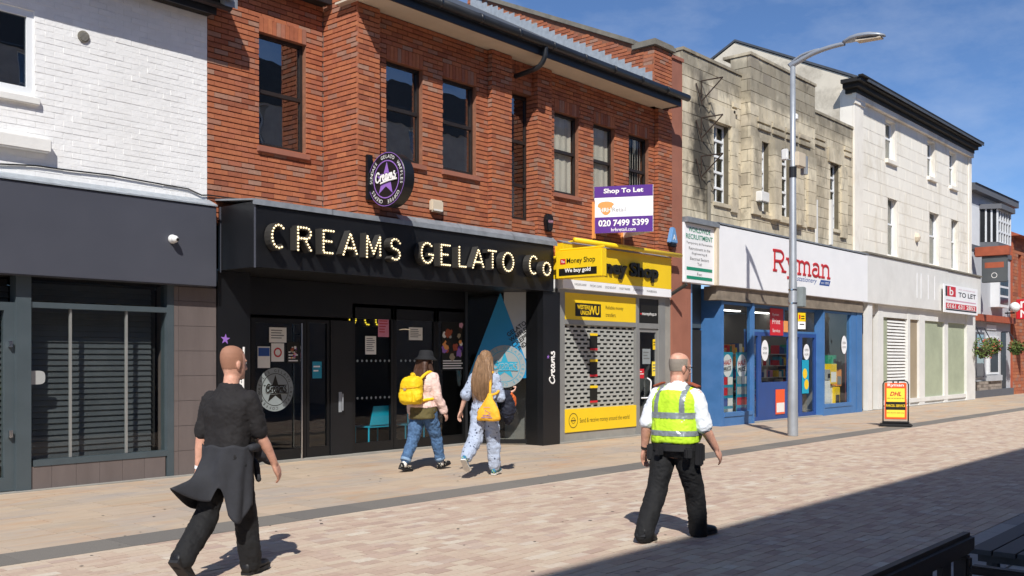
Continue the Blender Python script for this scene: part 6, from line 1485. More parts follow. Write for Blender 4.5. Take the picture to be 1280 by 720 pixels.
pm('hivis', H('c4ec30'), .7, .06, 20, .0006, 300, emit=0); pm('reflective', H('8f9699'), .35, .06, 40, metal=.25); pm('white_shirt', H('e9edf2'), .8, .04, 20)
pm('pink_denim', H('e2c3b8'), .85, .07, 40, .0008, 350); pm('olive', H('5d5430'), .85, .15, 30); pm('jeans', H('3b5a80'), .85, .25, 30, .0008, 400, col2=H('56789f')); pm('jeans_cuff', H('7d98b5'), .85, .1, 30)
pm('brown_hair', H('4a3022'), .6, .35, 60, stretch=(1, 1, .08)); pm('light_hair', H('8a6a4c'), .6, .4, 70, stretch=(1, 1, .08)); pm('black_felt', H('17171a'), .85, .2, 30)
pm('backpack_yellow', H('edc412'), .7, .08, 20, .0008, 200); pm('tote_yellow', H('eeb02c'), .75, .06, 20); pm('tote_print', H('8d6aa0'), .7, .1, 20); pm('navy', H('1c2030'), .8, .2, 20); pm('orange_cloth', H('d8672c'), .8, .1, 20)
pm('shoe_black', H('151517'), .5, .2, 20); pm('sole_white', H('d9d6cf'), .7, .1, 20); pm('sock_white', H('dedad2'), .8, .05, 30); pm('sock_green', H('86a94e'), .8, .3, 60, col2=H('c6c860'))
def spotted(name, base, spot, scale, thr):
    m = bpy.data.materials.new(name); t, b = nodes_of(m); g = t.nodes.new('ShaderNodeTexCoord'); v_ = t.nodes.new('ShaderNodeTexVoronoi'); v_.inputs['Scale'].default_value = scale; t.links.new(g.outputs['Object'], v_.inputs[0])
    r = t.nodes.new('ShaderNodeValToRGB'); r.color_ramp.interpolation = 'CONSTANT'; r.color_ramp.elements[0].color = (*spot, 1); r.color_ramp.elements[1].position = thr; r.color_ramp.elements[1].color = (*base, 1); t.links.new(v_.outputs['Distance'], r.inputs[0]); t.links.new(r.outputs[0], b.inputs['Base Color']); b.inputs['Roughness'].default_value = .85; MATS[name] = m
spotted('floral_blue', H('a9b4c8'), H('4b5268'), 15, .20); spotted('patterned_shoe', H('1b1a1c'), H('c9c4b4'), 40, .3); spotted('blue_green_shoe', H('2f6f96'), H('a9cf6a'), 45, .4)
def eyes(P, hp):
    for sd in (-1, 1):
        e = MB().ball(hp((.086, sd * .034, .103)), .0115, n=10, m=8).build('eye', M['white_text'], P, smooth=True); MB().ball(hp((.0935, sd * .034, .103)), .0055, n=8, m=6).build('iris', M['black_text'], e, smooth=True)
def place(px, py): return G(px, py)

# ---------------------------------------------------------------- man in black, striding, shirt tied round his waist
def man_in_black():
    s = 1.0; yaw = R(24); p = Pose(lean=.08, sw=.175, thigh=.395, shin=.39, torso=.465)
    lf = p.leg(-1, 14, 4, .02, 4); lb = p.leg(1, -17, 30, .02, -44, 0)
    hz = max(-(lf[2].z - .085), 0)
    at = place(284, 722)
    P = thing('person', at, 'man in black polo with a dark shirt tied round his waist, striding', 'person', rz=yaw)
    D = V((0, 0, hz)); T = [(z * .98, a, b) for z, a, b in TORSO_M]
    OFF[P] = -D                                            # parts are laid out from the hip joint upwards
    ar = p.arm(-1, 14, 9, 16); al = p.arm(1, -10, 7, 12)
    b = MB(); torso(b, T, p.lean); nb = V((p.lean * .57 + .0, 0, .565)); ptube(b, [V((p.lean * .55, 0, .51)), nb + V((.012, 0, .06))], [.062, .058])
    hp = head(b, nb + V((.02, 0, .07)), R(-22), .05, 1.0)
    for sd, A in ((-1, ar), (1, al)):
        sh, e, wr, d = A; ptube(b, [sh, sh.lerp(e, .5), e, e.lerp(wr, .35), wr], [.052, .048, .042, .043, .029]); hand(b, wr, d, V((0, -sd, 0)) + V((-.2, 0, 0)), -sd, .55, 1.05)
    for lg in (lf, lb): ptube(b, [lg[0], lg[0].lerp(lg[1], .5), lg[1], lg[1].lerp(lg[2], .35), lg[2]], [.085, .075, .056, .055, .04])
    body = grown(b, 'body', M['skin_ruddy'], P, .0075, 3); eyes(P, hp)
    c = hp((0, 0, .1)); fw_ = (hp((.1, 0, .1)) - c).normalized(); peel(body, 'hair', M['stubble'], P, lambda q, n: (q - c).length < .16 and q.z > c.z - .045 and ((q - c).dot(fw_) < .035 or q.z > c.z + .075) and not (abs((q - c).dot(fw_.cross(V((0, 0, 1))))) > .0775 and q.z < c.z + .03), .002)
    t = MB(); torso(t, T, p.lean, .0, 1, .014)
    for A in (ar, al): sh, e, wr, d = A; ptube(t, [sh + V((0, -sh.y * .06, -.004)), sh.lerp(e, .5), sh.lerp(e, .88)], [.066, .061, .064])
    ptube(t, [V((p.lean * .55, 0, .515)), V((p.lean * .57 + .006, 0, .555))], [.072, .064])
    grown(t, 'polo_shirt', M['black_tee'], P, .009, 2, folds(.013, 8, (1, 1, .7)))
    q = MB(); torso(q, T, p.lean, -.2, .12, .012)
    for lg in (lf, lb): ptube(q, [lg[0], lg[0].lerp(lg[1], .5), lg[1], lg[1].lerp(lg[2], .4), lg[2] + V((0, 0, -.005))], [.105, .098, .082, .085, .082])
    grown(q, 'trousers', M['black_trouser'], P, .010, 2, folds(.012, 9, (1, 1, .8)))
    shoe(P, lf[2], lf[3], 'shoe_black', 'rubber', s=1.08); shoe(P, lb[2], lb[3], 'shoe_black', 'rubber', s=1.08)
    wv = al[2] - al[3] * .02; mbw = MB(); mbw.tube([wv - al[3] * .012, wv + al[3] * .012], .033, 14); mbw.build('wristband', M['white_sign'], P)
    # shirt tied by its sleeves: a skirt of cloth round hips, one corner blown out behind him
    na, nv = 90, 22; vs = []
    for i in range(na + 1):
        f = i / na; a = R(40) + f * R(280)                     # opening at the front
        back = max(0, math.cos(a - math.pi)); lft = max(0, math.sin(a))
        Lc = .37 + .09 * back + .07 * math.sin(a * 3 + 1) + .10 * max(0, math.cos((a - R(225)) * 2.5)) - .10 * max(0, math.cos((a - R(195)) * 6)) * (1 if abs(a - R(195)) < .26 else 0) ; flare = .02 + .05 * back
        blow = max(0, math.cos(a - R(150))) ** 18
        for j in range(nv + 1):
            v = j / nv; r_ = 1 + flare * v * 1.2 + .085 * math.sin(a * 8 + v * 2 + .8 * math.sin(a * 3)) * v + .03 * noise.noise(V((a * 3, v * 4, 1.3)))
            x = (.138 * math.cos(a)) * r_ + p.lean * .1 - .32 * blow * v * v - .03 * v * back; y = .190 * math.sin(a) * r_ + .06 * blow * v
            vs.append((x, y, .13 - Lc * v * (1 - .42 * blow * v) + .008 * math.sin(a * 7 + v * 9)))
    fs = [(i * (nv + 1) + j, (i + 1) * (nv + 1) + j, (i + 1) * (nv + 1) + j + 1, i * (nv + 1) + j + 1) for i in range(na) for j in range(nv)]
    mb = MB().add(vs, fs); o = mb.build('tied_shirt', M['charcoal_cloth'], P, smooth=True); sm = o.modifiers.new('t', 'SOLIDIFY'); sm.thickness = .007
    kn = MB(); ptube(kn, [V((.17, -.09, .10)), V((.185, -.02, .11)), V((.18, .07, .10))], [.035, .045, .032]); ptube(kn, [V((.185, 0, .1)), V((.20, -.10, -.02)), V((.17, -.16, -.14))], [.035, .03, .022]); ptube(kn, [V((.0, -.21, .11)), V((.1, -.19, .11)), V((.17, -.06, .10))], [.03, .03, .035])
    ptube(kn, [V((.13, -.19, .06)), V((.22, -.22, .0)), V((.26, -.25, -.03))], [.04, .04, .015])
    grown(kn, 'sleeve_knot', M['charcoal_cloth'], o, .01, 3, folds(.008, 14))
man_in_black()
# ---------------------------------------------------------------- officer in a hi-vis vest
def officer():
    yaw = R(4); p = Pose(lean=.07, sw=.198, thigh=.395, shin=.385, torso=.46, hw=.10)
    lf = p.leg(-1, 21, 3, .05, 0, -8); lb = p.leg(1, -18, 14, .05, -16, 8)
    hz = max(-(lf[2].z - .095), -(lb[2].z - .115)); at = (place(813, 678) + place(873, 669)) / 2
    P = thing('person', at, 'officer in yellow hi-vis vest and white short sleeves walking away', 'person', rz=yaw); OFF[P] = V((0, 0, -hz))
    T = [(z * .97, a + .012, b_ + .014) for z, a, b_ in TORSO_M]
    ar = p.arm(-1, 4, 13, 30); al = p.arm(1, -16, 13, 30)
    b = MB(); torso(b, T, p.lean, belly=.045); nb = V((p.lean * .57, 0, .55)); ptube(b, [V((p.lean * .55, 0, .50)), nb + V((.012, 0, .05))], [.07, .066]); hp = head(b, nb + V((.025, 0, .06)), R(-28), .12, 1.02)
    for sd, A in ((-1, ar), (1, al)):
        sh, e, wr, d = A; ptube(b, [sh, sh.lerp(e, .5), e, e.lerp(wr, .35), wr], [.058, .054, .046, .047, .031]); hand(b, wr, d, V((-.2, -sd, 0)), -sd, .6, 1.05)
    for lg in (lf, lb): ptube(b, [lg[0], lg[0].lerp(lg[1], .5), lg[1], lg[1].lerp(lg[2], .35), lg[2]], [.09, .08, .06, .058, .042])
    body = grown(b, 'body', M['skin_ruddy'], P, .0075, 3); eyes(P, hp)
    c = hp((0, 0, .1)); fw_ = (hp((.1, 0, .1)) - c).normalized()
    peel(body, 'hair', M['grey_hair'], P, lambda q, n: (q - c).length < .15 and -.035 < q.z - c.z < .075 and (q - c).dot(fw_) < .03 and abs((q - c).dot(fw_.cross(V((0, 0, 1))))) < .079, .004)
    gl_ = MB(); gl_.tube([hp((.0, -.083, .105)), hp((.09, -.074, .108))], .003, 6); gl_.tube([hp((.0, .083, .105)), hp((.09, .074, .108))], .003, 6); gl_.tube([hp((.09, -.074, .108)), hp((.108, -.04, .105)), hp((.112, 0, .107)), hp((.108, .04, .105)), hp((.09, .074, .108))], .003, 6); gl_.build('glasses', M['rubber'], P)
    t = MB(); torso(t, T, p.lean, -.02, 1, .010, belly=.045)
    for A in (ar, al): sh, e, wr, d = A; ptube(t, [sh + V((0, -sh.y * .05, -.003)), sh.lerp(e, .5), sh.lerp(e, .92)], [.072, .071, .076])
    ptube(t, [V((p.lean * .55, 0, .505)), V((p.lean * .57 + .006, 0, .55))], [.082, .074])
    grown(t, 'shirt', M['white_shirt'], P, .009, 2, folds(.012, 11))
    vv = MB(); torso(vv, T, p.lean, -.02, .52, .026, belly=.047)
    for sd in (-1, 1): ptube(vv, [V((p.lean * .5, sd * .10, .475)), V((p.lean * .5, sd * .165, .455))], [.074, .066])
    vest = grown(vv, 'vest', M['hivis'], P, .009, 2, folds(.012, 8, (1, 1, .7)))
    peel(vest, 'reflective_band', M['reflective'], P, lambda q, n: .10 < q.z < .15 and n.z < .6); peel(vest, 'reflective_band', M['reflective'], P, lambda q, n: .26 < q.z < .31 and n.z < .6)
    for sd in (-1, 1): peel(vest, 'reflective_brace', M['reflective'], P, lambda q, n: .312 < q.z < .6 and .105 < sd * q.y < .148)
    q_ = MB(); torso(q_, T, p.lean, -.2, .06, .014, belly=.03)
    for lg in (lf, lb): ptube(q_, [lg[0], lg[0].lerp(lg[1], .5), lg[1], lg[1].lerp(lg[2], .4), lg[2] + V((-.025, 0, -.05))], [.118, .108, .09, .084, .086])
    grown(q_, 'trousers', M['black_trouser'], P, .010, 2, folds(.012, 9, (1, 1, .8)))
    for lg in (lf, lb): shoe(P, lg[2], lg[3], 'shoe_black', 'rubber', 'boot', s=1.15, rise=.12)
    bl_ = MB(); loft(bl_, [((.012, 0, -.03), .185, .225), ((.012, 0, .03), .185, .225)]); bl_.build('belt', M['rubber'], P)
    for a, w_, h_ in ((100, .035, .06), (60, .03, .045), (-58, .04, .08), (-92, .035, .10), (-128, .03, .05), (165, .03, .035), (125, .028, .075)):
        aa = R(a); cx, cy = .198 * math.cos(aa) + .012, .235 * math.sin(aa); o = MB().obox((cx, cy, -.03 - h_ * .3), (math.cos(aa), math.sin(aa), 0), (-math.sin(aa), math.cos(aa), 0), (0, 0, 1), .032, w_, h_).build('pouch', M['black_felt'], P, bevel=.012)
    for sd in (-1, 1): MB().obox((p.lean * .5, sd * .175, .555), (1, 0, 0), (0, math.cos(.35), -sd * math.sin(.35)), (0, sd * math.sin(.35), math.cos(.35)), .035, .05, .008).build('epaulette', M['rust_panel'], P, bevel=.004)
    w = MB(); w.tube([al[2] - al[3] * .03, al[2] - al[3] * .005], .035, 14); w.build('watch', M['rubber'], P)
officer()
def strands(parent, paths, n, mat, seed, r=.0022, spread=.028):
    rnd = random.Random(seed); mb = MB()
    for _ in range(n):
        P = rnd.choice(paths); j = V((rnd.gauss(0, 1), rnd.gauss(0, 1), 0)); j = j.normalized() if j.length > 0 else j; t1 = rnd.uniform(.75, 1.08); wob = rnd.uniform(0, 6)
        pts = bez([tuple(V(p)) for p in P], 3); m = len(pts); out = []
        for i, p in enumerate(pts):
            f = i / (m - 1)
            if f > t1: break
            out.append(V(p) + j * spread * (.9 + .5 * f) * (1.35 - .4 * f) + V((math.sin(wob + f * 5), math.cos(wob * 2 + f * 4), 0)) * .006 * f)
        if len(out) > 2: mb.tube(out, [r * (1 - .6 * i / len(out)) for i in range(len(out))], 4)
    o = mb.build('hair_strands', M[mat], parent, smooth=True); o['kind'] = 'stuff'
# ---------------------------------------------------------------- woman with bucket hat, yellow backpack
def hair_strands(amp): return lambda co, n: amp * (noise.noise(V((co.x * 38, co.y * 38, co.z * 2.5))) + .6 * noise.noise(V((co.x * 80, co.y * 80, co.z * 4))))
def woman_backpack():
    yaw = R(6); p = Pose(lean=.05, sw=.165, thigh=.43, shin=.42, torso=.47, hw=.085)
    lf = p.leg(-1, 24, 8, .0, 14, 0); lb = p.leg(1, -17, 12, .0, -14, 0)
    hz = max(-(lf[2].z - .085), -(lb[2].z - .085)); at = (place(502, 590) + place(556, 586)) / 2
    P = thing('person', at, 'woman in black bucket hat, pink denim jacket and rolled jeans', 'person', rz=yaw); OFF[P] = V((0, 0, -hz))
    T = [(z, a + .01, b_ + .012) for z, a, b_ in TORSO_W]
    ar = p.arm(-1, 6, 10, 20); al = p.arm(1, -8, 12, 20)
    b = MB(); torso(b, T, p.lean); nb = V((p.lean * .54, 0, .555)); ptube(b, [V((p.lean * .5, 0, .50)), nb + V((.012, 0, .05))], [.052, .048]); hp = head(b, nb + V((.02, 0, .06)), R(-12), .06, .98)
    for sd, A in ((-1, ar), (1, al)):
        sh, e, wr, d = A; ptube(b, [sh, sh.lerp(e, .5), e, e.lerp(wr, .35), wr], [.05, .043, .036, .036, .025]); hand(b, wr, d, V((-.2, -sd, 0)), -sd, .6, .95)
    for lg in (lf, lb): ptube(b, [lg[0], lg[0].lerp(lg[1], .5), lg[1], lg[1].lerp(lg[2], .35), lg[2]], [.09, .08, .058, .054, .036])
    grown(b, 'body', M['skin_fair'], P, .0075, 3); eyes(P, hp)
    t = MB(); torso(t, T, p.lean, .03, 1, .034)
    for A in (ar, al): sh, e, wr, d = A; ptube(t, [sh, sh.lerp(e, .5), e, e.lerp(wr, .5), e.lerp(wr, .93)], [.074, .07, .065, .06, .052])
    ptube(t, [V((p.lean * .5, 0, .50)), V((p.lean * .54, 0, .545))], [.075, .07])
    jk = grown(t, 'jacket', M['pink_denim'], P, .009, 2, folds(.016, 9, (1, 1, .8)))
    peel(jk, 'hem_band', M['pink_denim'], P, lambda q, n: q.z < .065 and abs(q.y) < .19 and n.z > -.5, .006)
    u = MB(); torso(u, T, p.lean, -.08, .13, .026); loft(u, [((-.03, 0, -.13), .16, .2), ((-.01, 0, .04), .148, .196)]); grown(u, 'olive_top', M['olive'], P, .012, 3, folds(.012, 9))
    q_ = MB(); torso(q_, T, p.lean, -.2, .03, .012)
    for lg in (lf, lb): ptube(q_, [lg[0], lg[0].lerp(lg[1], .5), lg[1], lg[1].lerp(lg[2], .4), lg[1].lerp(lg[2], .80)], [.115, .105, .084, .082, .07])
    grown(q_, 'jeans', M['jeans'], P, .009, 2, folds(.015, 12, (1, 1, 1.1)))
    for lg in (lf, lb):
        a, e_ = lg[1].lerp(lg[2], .76), lg[1].lerp(lg[2], .86); MB().tube([a, a.lerp(e_, .05), a.lerp(e_, .95), e_], [.07, .078, .078, .072], 16).build('cuff', M['jeans_cuff'], P, smooth=True)
        MB().tube([lg[1].lerp(lg[2], .86), lg[2], lg[2] - V((0, 0, .03))], [.042, .042, .045], 12).build('sock', M['sock_white'], P, smooth=True)
        shoe(P, lg[2], lg[3], 'patterned_shoe', 'rubber', s=.95)
    hr = MB(); hr.ball(hp((-.012, 0, .115)), .112, .092, .12, 16, 12); c0 = nb
    for y in (-.07, -.035, 0, .035, .07): ptube(hr, [hp((-.06, y, .10)), hp((-.085, y * 1.2, .0)), V((c0.x - .12, y * 1.3, c0.z - .10)), V((c0.x - .13, y * 1.25, c0.z - .24))], [.045, .045, .038, .02], 10)
    ptube(hr, [hp((.0, -.08, .08)), hp((.02, -.095, -.03)), V((c0.x + .03, -.14, c0.z - .16)), V((c0.x + .04, -.15, c0.z - .30))], [.035, .036, .03, .012], 10)
    for k in range(2):  # keep the face clear
        pass
    grown(hr, 'hair', M['brown_hair'], P, .011, 2, hair_strands(.008))
    strands(P, [[hp((-.06, y, .10)), hp((-.085, y * 1.2, .0)), V((c0.x - .12, y * 1.3, c0.z - .10)), V((c0.x - .13, y * 1.25, c0.z - .27))] for y in (-.07, -.035, 0, .035, .07)] + [[hp((.0, -.08, .08)), hp((.02, -.095, -.03)), V((c0.x + .03, -.14, c0.z - .16)), V((c0.x + .04, -.15, c0.z - .32))]], 260, 'brown_hair', 2)
    ht = MB(); ax = V((.06, 0, 1)); cc = hp((-.004, 0, .135)); ht.lathe(cc, ax, [(-.035, .165), (-.028, .168), (.018, .118), (.03, .112), (.085, .102), (.105, .088), (.112, .05), (.114, .005)], 28); ht.build('bucket_hat', M['black_felt'], P, smooth=True)
    # backpack: a thing of its own
    B = thing('backpack', at + V((0, 0, 0)), 'bright yellow backpack worn over the pink denim jacket', 'backpack', rz=yaw); OFF[B] = V((0, 0, -hz))
    m = MB(); cx = -.27; loft(m, [((cx + .015, 0, .09), .085, .125, .6), ((cx, 0, .12), .115, .15, .6), ((cx, 0, .26), .12, .155, .62), ((cx + .01, 0, .38), .11, .145, .65), ((cx + .03, 0, .44), .085, .12, .7), ((cx + .05, 0, .47), .05, .08)])
    for sd in (-1, 1): m.ball((cx - .02, sd * .15, .2), .07, .045, .09)
    m.ball((cx - .10, 0, .2), .05, .10, .08)
    bk = grown(m, 'bag', M['backpack_yellow'], B, .011, 3, folds(.014, 9))
    f_ = MB(); loft(f_, [((cx + .01, 0, .33), .13, .158, .62), ((cx + .012, 0, .42), .118, .148, .65), ((cx + .03, 0, .465), .085, .12, .7), ((cx + .05, 0, .485), .04, .08)]); grown(f_, 'flap', M['backpack_yellow'], B, .011, 3, folds(.01, 12))
    for sd in (-1, 1): st = MB(); st.tube(bez([(cx + .09, sd * .09, .44), (-.06, sd * .115, .53), (.05, sd * .12, .53), (.15, sd * .13, .42), (.165, sd * .15, .30), (.08, sd * .19, .18), (cx + .10, sd * .13, .14)], 5), .022, 8); st.build('strap', M['backpack_yellow'], B, smooth=True)
    pk_ = MB(); loft(pk_, [((cx - .10, 0, .11), .035, .10, .6), ((cx - .105, 0, .14), .05, .115, .6), ((cx - .105, 0, .24), .05, .115, .6), ((cx - .10, 0, .27), .035, .105, .6)]); pko = grown(pk_, 'pocket', M['backpack_yellow'], B, .009, 2, folds(.008, 14))
    MB().tube(bez([(cx - .135, -.10, .262), (cx - .152, 0, .268), (cx - .135, .10, .262)], 4), .006, 6).build('zip', M['brown_board'], pko)
    MB().tube(bez([(cx - .05, -.15, .335), (cx - .11, -.11, .325), (cx - .135, 0, .322), (cx - .11, .11, .325), (cx - .05, .15, .335)], 4), .005, 6).build('seam', M['tote_yellow'], B)
    MB().tube(bez([(cx + .05, -.04, .47), (cx + .03, -.03, .52), (cx + .03, .03, .52), (cx + .05, .04, .47)], 4), .009, 6).build('grab_handle', M['backpack_yellow'], B)
    MB().tube([(cx - .135, 0, .34), (cx - .14, 0, .12)], .008, 6).build('webbing', M['tote_yellow'], B); MB().obox((cx - .14, 0, .3), (1, 0, 0), (0, 1, 0), (0, 0, 1), .008, .02, .015).build('buckle', M['brown_board'], B)
woman_backpack()
# ---------------------------------------------------------------- girl with long hair, tote bag, carried jacket
def girl_tote():
    yaw = R(20); p = Pose(lean=.03, sw=.155, thigh=.42, shin=.41, torso=.46, hw=.08)
    lf = p.leg(-1, 13, 6, .03, 6, 0); lb = p.leg(1, -20, 36, .0, -42, 6)
    hz = -(lf[2].z - .085); at = place(612, 594) + V((-.10, 0, 0))
    P = thing('person', at, 'girl with long light brown hair in a pale patterned jumpsuit', 'person', rz=yaw); OFF[P] = V((0, 0, -hz))
    T = [(z * .98, a, b_) for z, a, b_ in TORSO_W]
    al = p.arm(1, -10, 24, 22); ar = p.arm(-1, 10, 10, 92, (1, -.25, 0))
    b = MB(); torso(b, T, p.lean); nb = V((p.lean * .53, 0, .545)); ptube(b, [V((p.lean * .5, 0, .49)), nb + V((.012, 0, .05))], [.05, .046]); hp = head(b, nb + V((.015, 0, .055)), R(-4), .10, .98)
    for sd, A in ((-1, ar), (1, al)):
        sh, e, wr, d = A; ptube(b, [sh, sh.lerp(e, .5), e, e.lerp(wr, .35), wr], [.046, .04, .034, .034, .024]); hand(b, wr, d, V((-.2, -sd, 0)) if sd > 0 else V((0, .2, 1)), -sd, .6 if sd > 0 else .8, .95)
    for lg in (lf, lb): ptube(b, [lg[0], lg[0].lerp(lg[1], .5), lg[1], lg[1].lerp(lg[2], .35), lg[2]], [.082, .072, .054, .05, .034])
    grown(b, 'body', M['skin_pale'], P, .0075, 3); eyes(P, hp)
    t = MB(); torso(t, T, p.lean, -.3, .53, .024)
    for A in (ar, al): sh, e, wr, d = A; ptube(t, [sh, sh.lerp(e, .5), sh.lerp(e, .98)], [.066, .070, .076])
    for lg in (lf, lb): ptube(t, [lg[0], lg[0].lerp(lg[1], .5), lg[1], lg[1].lerp(lg[2], .4), lg[1].lerp(lg[2], .86)], [.11, .104, .092, .09, .085])
    grown(t, 'jumpsuit', M['floral_blue'], P, .009, 2, folds(.019, 10, (1, 1, .9)))
    for lg in (lf, lb): MB().tube([lg[1].lerp(lg[2], .8), lg[2], lg[2] - V((0, 0, .02))], [.045, .043, .047], 12).build('sock', M['sock_green'], P, smooth=True); shoe(P, lg[2], lg[3], 'blue_green_shoe', 'sole_white', s=.93)
    hr = MB(); hr.ball(hp((-.016, 0, .118)), .108, .092, .12, 16, 12); c0 = nb
    for y in (-.085, -.05, -.017, .017, .05, .085): ptube(hr, [hp((-.05, y * .7, .12)), hp((-.085, y * .95, .02)), V((c0.x - .115, y * 1.35, c0.z - .10)), V((c0.x - .125, y * 1.2, c0.z - .26)), V((c0.x - .12, y * .8, c0.z - .40 - .05 * math.cos(y * 30)))], [.045, .045, .042, .034, .012], 10)
    for sd in (-1, 1): ptube(hr, [hp((.02, sd * .075, .13)), hp((.0, sd * .09, .02)), V((c0.x - .03, sd * .12, c0.z - .14))], [.03, .034, .02], 10)
    grown(hr, 'hair', M['light_hair'], P, .010, 2, hair_strands(.010))
    strands(P, [[hp((-.05, y * .7, .16)), hp((-.095, y * .95, .03)), V((c0.x - .125, y * 1.35, c0.z - .10)), V((c0.x - .135, y * 1.2, c0.z - .26)), V((c0.x - .125, y * .95, c0.z - .44))] for y in (-.085, -.05, -.017, .017, .05, .085)], 420, 'light_hair', 7)
    Bg = thing('tote_bag', at, 'mustard tote bag with purple print slung on the girl', 'bag', rz=yaw); OFF[Bg] = V((0, 0, -hz))
    m = MB(); by = -.14; bx_ = -.20; loft(m, [((bx_, by, -.13), .035, .155, .7), ((bx_, by, -.10), .055, .17, .7), ((bx_, by, .0), .055, .155, .75), ((bx_ + .01, by, .10), .045, .10), ((bx_ + .03, by, .18), .03, .05), ((bx_ + .05, by, .24), .018, .03)]); bg_ = grown(m, 'bag', M['tote_yellow'], Bg, .009, 3, folds(.008, 10))
    MB().tube(bez([(bx_ + .05, by, .23), (-.135, -.14, .36), (-.09, -.125, .48), (.0, -.12, .525), (.07, -.13, .48), (.06, -.20, .33), (-.06, -.21, .25), (bx_ + .05, by - .02, .22)], 5), .018, 8).build('strap', M['tote_yellow'], Bg, smooth=True)
    fB = Face(bx_ - .052, by, -math.pi / 2); pr = MB(); ring(pr, fB, 0, -.02, .045, .055, .012, 3); rect(pr, fB, -.08, .08, -.085, -.075, .012); rect(pr, fB, -.06, .06, -.06, -.05, .012); rect(pr, fB, -.05, .05, .055, .062, .012)
    pr.build('print', M['tote_print'], Bg)
    J = thing('carried_jacket', at, 'dark navy jacket with orange lining carried on the girl\'s arm', 'jacket', rz=yaw); OFF[J] = V((0, 0, -hz))
    e, wr = ar[1], ar[2]; c = e.lerp(wr, .55); m = MB(); ptube(m, [c + V((-.06, -.02, .0)), c + V((.0, -.03, -.08)), c + V((.02, -.03, -.24)), c + V((.05, -.02, -.36))], [.06, .085, .095, .06]); ptube(m, [c + V((.08, -.01, .01)), c + V((.12, -.01, -.12)), c + V((.12, -.0, -.30))], [.05, .075, .05]); grown(m, 'cloth', M['navy'], J, .011, 3, folds(.022, 11))
    m = MB(); ptube(m, [c + V((.10, -.04, .0)), c + V((.16, -.05, -.08)), c + V((.18, -.04, -.18))], [.035, .05, .03]); grown(m, 'lining', M['orange_cloth'], J, .011, 3, folds(.014, 14))
    ph = wr + ar[3] * .10 + V((0, 0, .03)); Ph = thing('phone', at, 'black phone in the girl\'s raised hand', 'phone', rz=yaw); OFF[Ph] = V((0, 0, -hz))
    MB().obox(ph, (1, 0, .35), (0, 1, 0), (-.35, 0, 1), .07, .036, .005).build('case', M['shoe_black'], Ph, bevel=.003); MB().obox(ph + V((-.0021, 0, .006)), (1, 0, .35), (0, 1, 0), (-.35, 0, 1), .064, .032, .001).build('screen', M['glass_dark'], Ph)
girl_tote()
# ================================================================= street furniture
# lamp column
lb_ = G(991, 545)
lp = thing('street_lamp', lb_, 'tall grey street lamp with curved arm in front of the blue shop', 'street lamp')
xl, yl = lb_.x, lb_.y
zt_ = SZX(989, 84, xl)
MB().lathe(lb_, (0, 0, 1), [(0, .108), (.02, .108), (1.6, .100), (1.62, .092), (3.2, .084), (3.22, .079), (5.6, .068), (5.62, .062), (zt_, .052)], 20).build('column', M['galvanised'], lp, smooth=True)
ap = [(yl + .06, zt_ + .02), (yl - .05, zt_ + .06), (SYX(1015, xl), SZX(1015, 67.5, xl)), (SYX(1036, xl), SZX(1036, 59.5, xl)), (SYX(1056, xl), SZX(1056, 54.5, xl))]
arm = MB(); arm.tube(bez([(xl, a, b) for a, b in ap], 5), [.055] * 6 + [.05] * 6 + [.045] * 8 + [.045], 12) if False else None
P_ = bez([(xl, a, b) for a, b in ap], 5)
arm.tube(P_, [.055 - .012 * i / (len(P_) - 1) for i in range(len(P_))], 12)
P2 = bez([(xl, yl + .1, zt_ + .05), (xl, yl - .15, zt_ + .19), (xl, SYX(1015, xl), SZX(1015, 64, xl)), (xl, SYX(1024, xl), SZX(1024, 62, xl))], 5); arm.tube(P2, .028, 8)
arm.build('arm', M['galvanised'], lp, smooth=True)
hy0, hz0 = SYX(1054, xl), SZX(1054, 53.5, xl); hy1, hz1 = SYX(1106, xl), SZX(1106, 45, xl)
hm = MB(); n = 10; secs = [(0, .05, .05), (.06, .07, .06), (.2, .12, .085), (.4, .15, .09), (.65, .15, .08), (.88, .13, .06), (1.0, .06, .03)]
vs = []
for t_, w_, h_ in secs:
    y = hy0 + (hy1 - hy0) * t_; z = hz0 + (hz1 - hz0) * t_ + .05 * math.sin(t_ * 3)
    for j in range(14): a = 2 * math.pi * j / 14; vs.append((xl + w_ * math.cos(a), y, z + (h_ if math.sin(a) > 0 else h_ * .45) * math.sin(a)))
m_ = len(secs); hm.add(vs, [(i*14 + j, i*14 + (j+1) % 14, (i+1)*14 + (j+1) % 14, (i+1)*14 + j) for i in range(m_-1) for j in range(14)] + [tuple(range(14))[::-1], tuple(range((m_-1)*14, m_*14))])
hd = hm.build('lantern', M['galvanised'], lp, smooth=True)
yA_, yB_ = hy0 + (hy1 - hy0) * .35, hy0 + (hy1 - hy0) * .93; zA_ = hz0 + (hz1 - hz0) * .35 + .0; zB_ = hz0 + (hz1 - hz0) * .93 - .01
MB().prism([(xl - .11, yA_, zA_ - .01), (xl + .11, yA_, zA_ - .01), (xl + .09, yB_, zB_), (xl - .09, yB_, zB_)], (0, 0, -.025)).build('diffuser', M['soffit_cream'], hd)
def onpost(z): return V((xl, yl, z))
zb5 = SZ(990, 200, yl)
ab = thing('junction_box', onpost(zb5), 'cream box strapped high on the street lamp column', 'box')
MB().box(xl - .02, xl + .33, yl - .14, yl + .02, zb5 - .13, zb5 + .17).build('case', M['soffit_cream'], ab, bevel=.015); MB().tube([(xl, yl, zb5 - .36), (xl, yl, zb5 - .14)], .078, 16).build('band', M['black_gutter'], ab)
an = thing('antenna', onpost(zb5 + .1), 'pair of white antenna panels high on the street lamp', 'antenna')
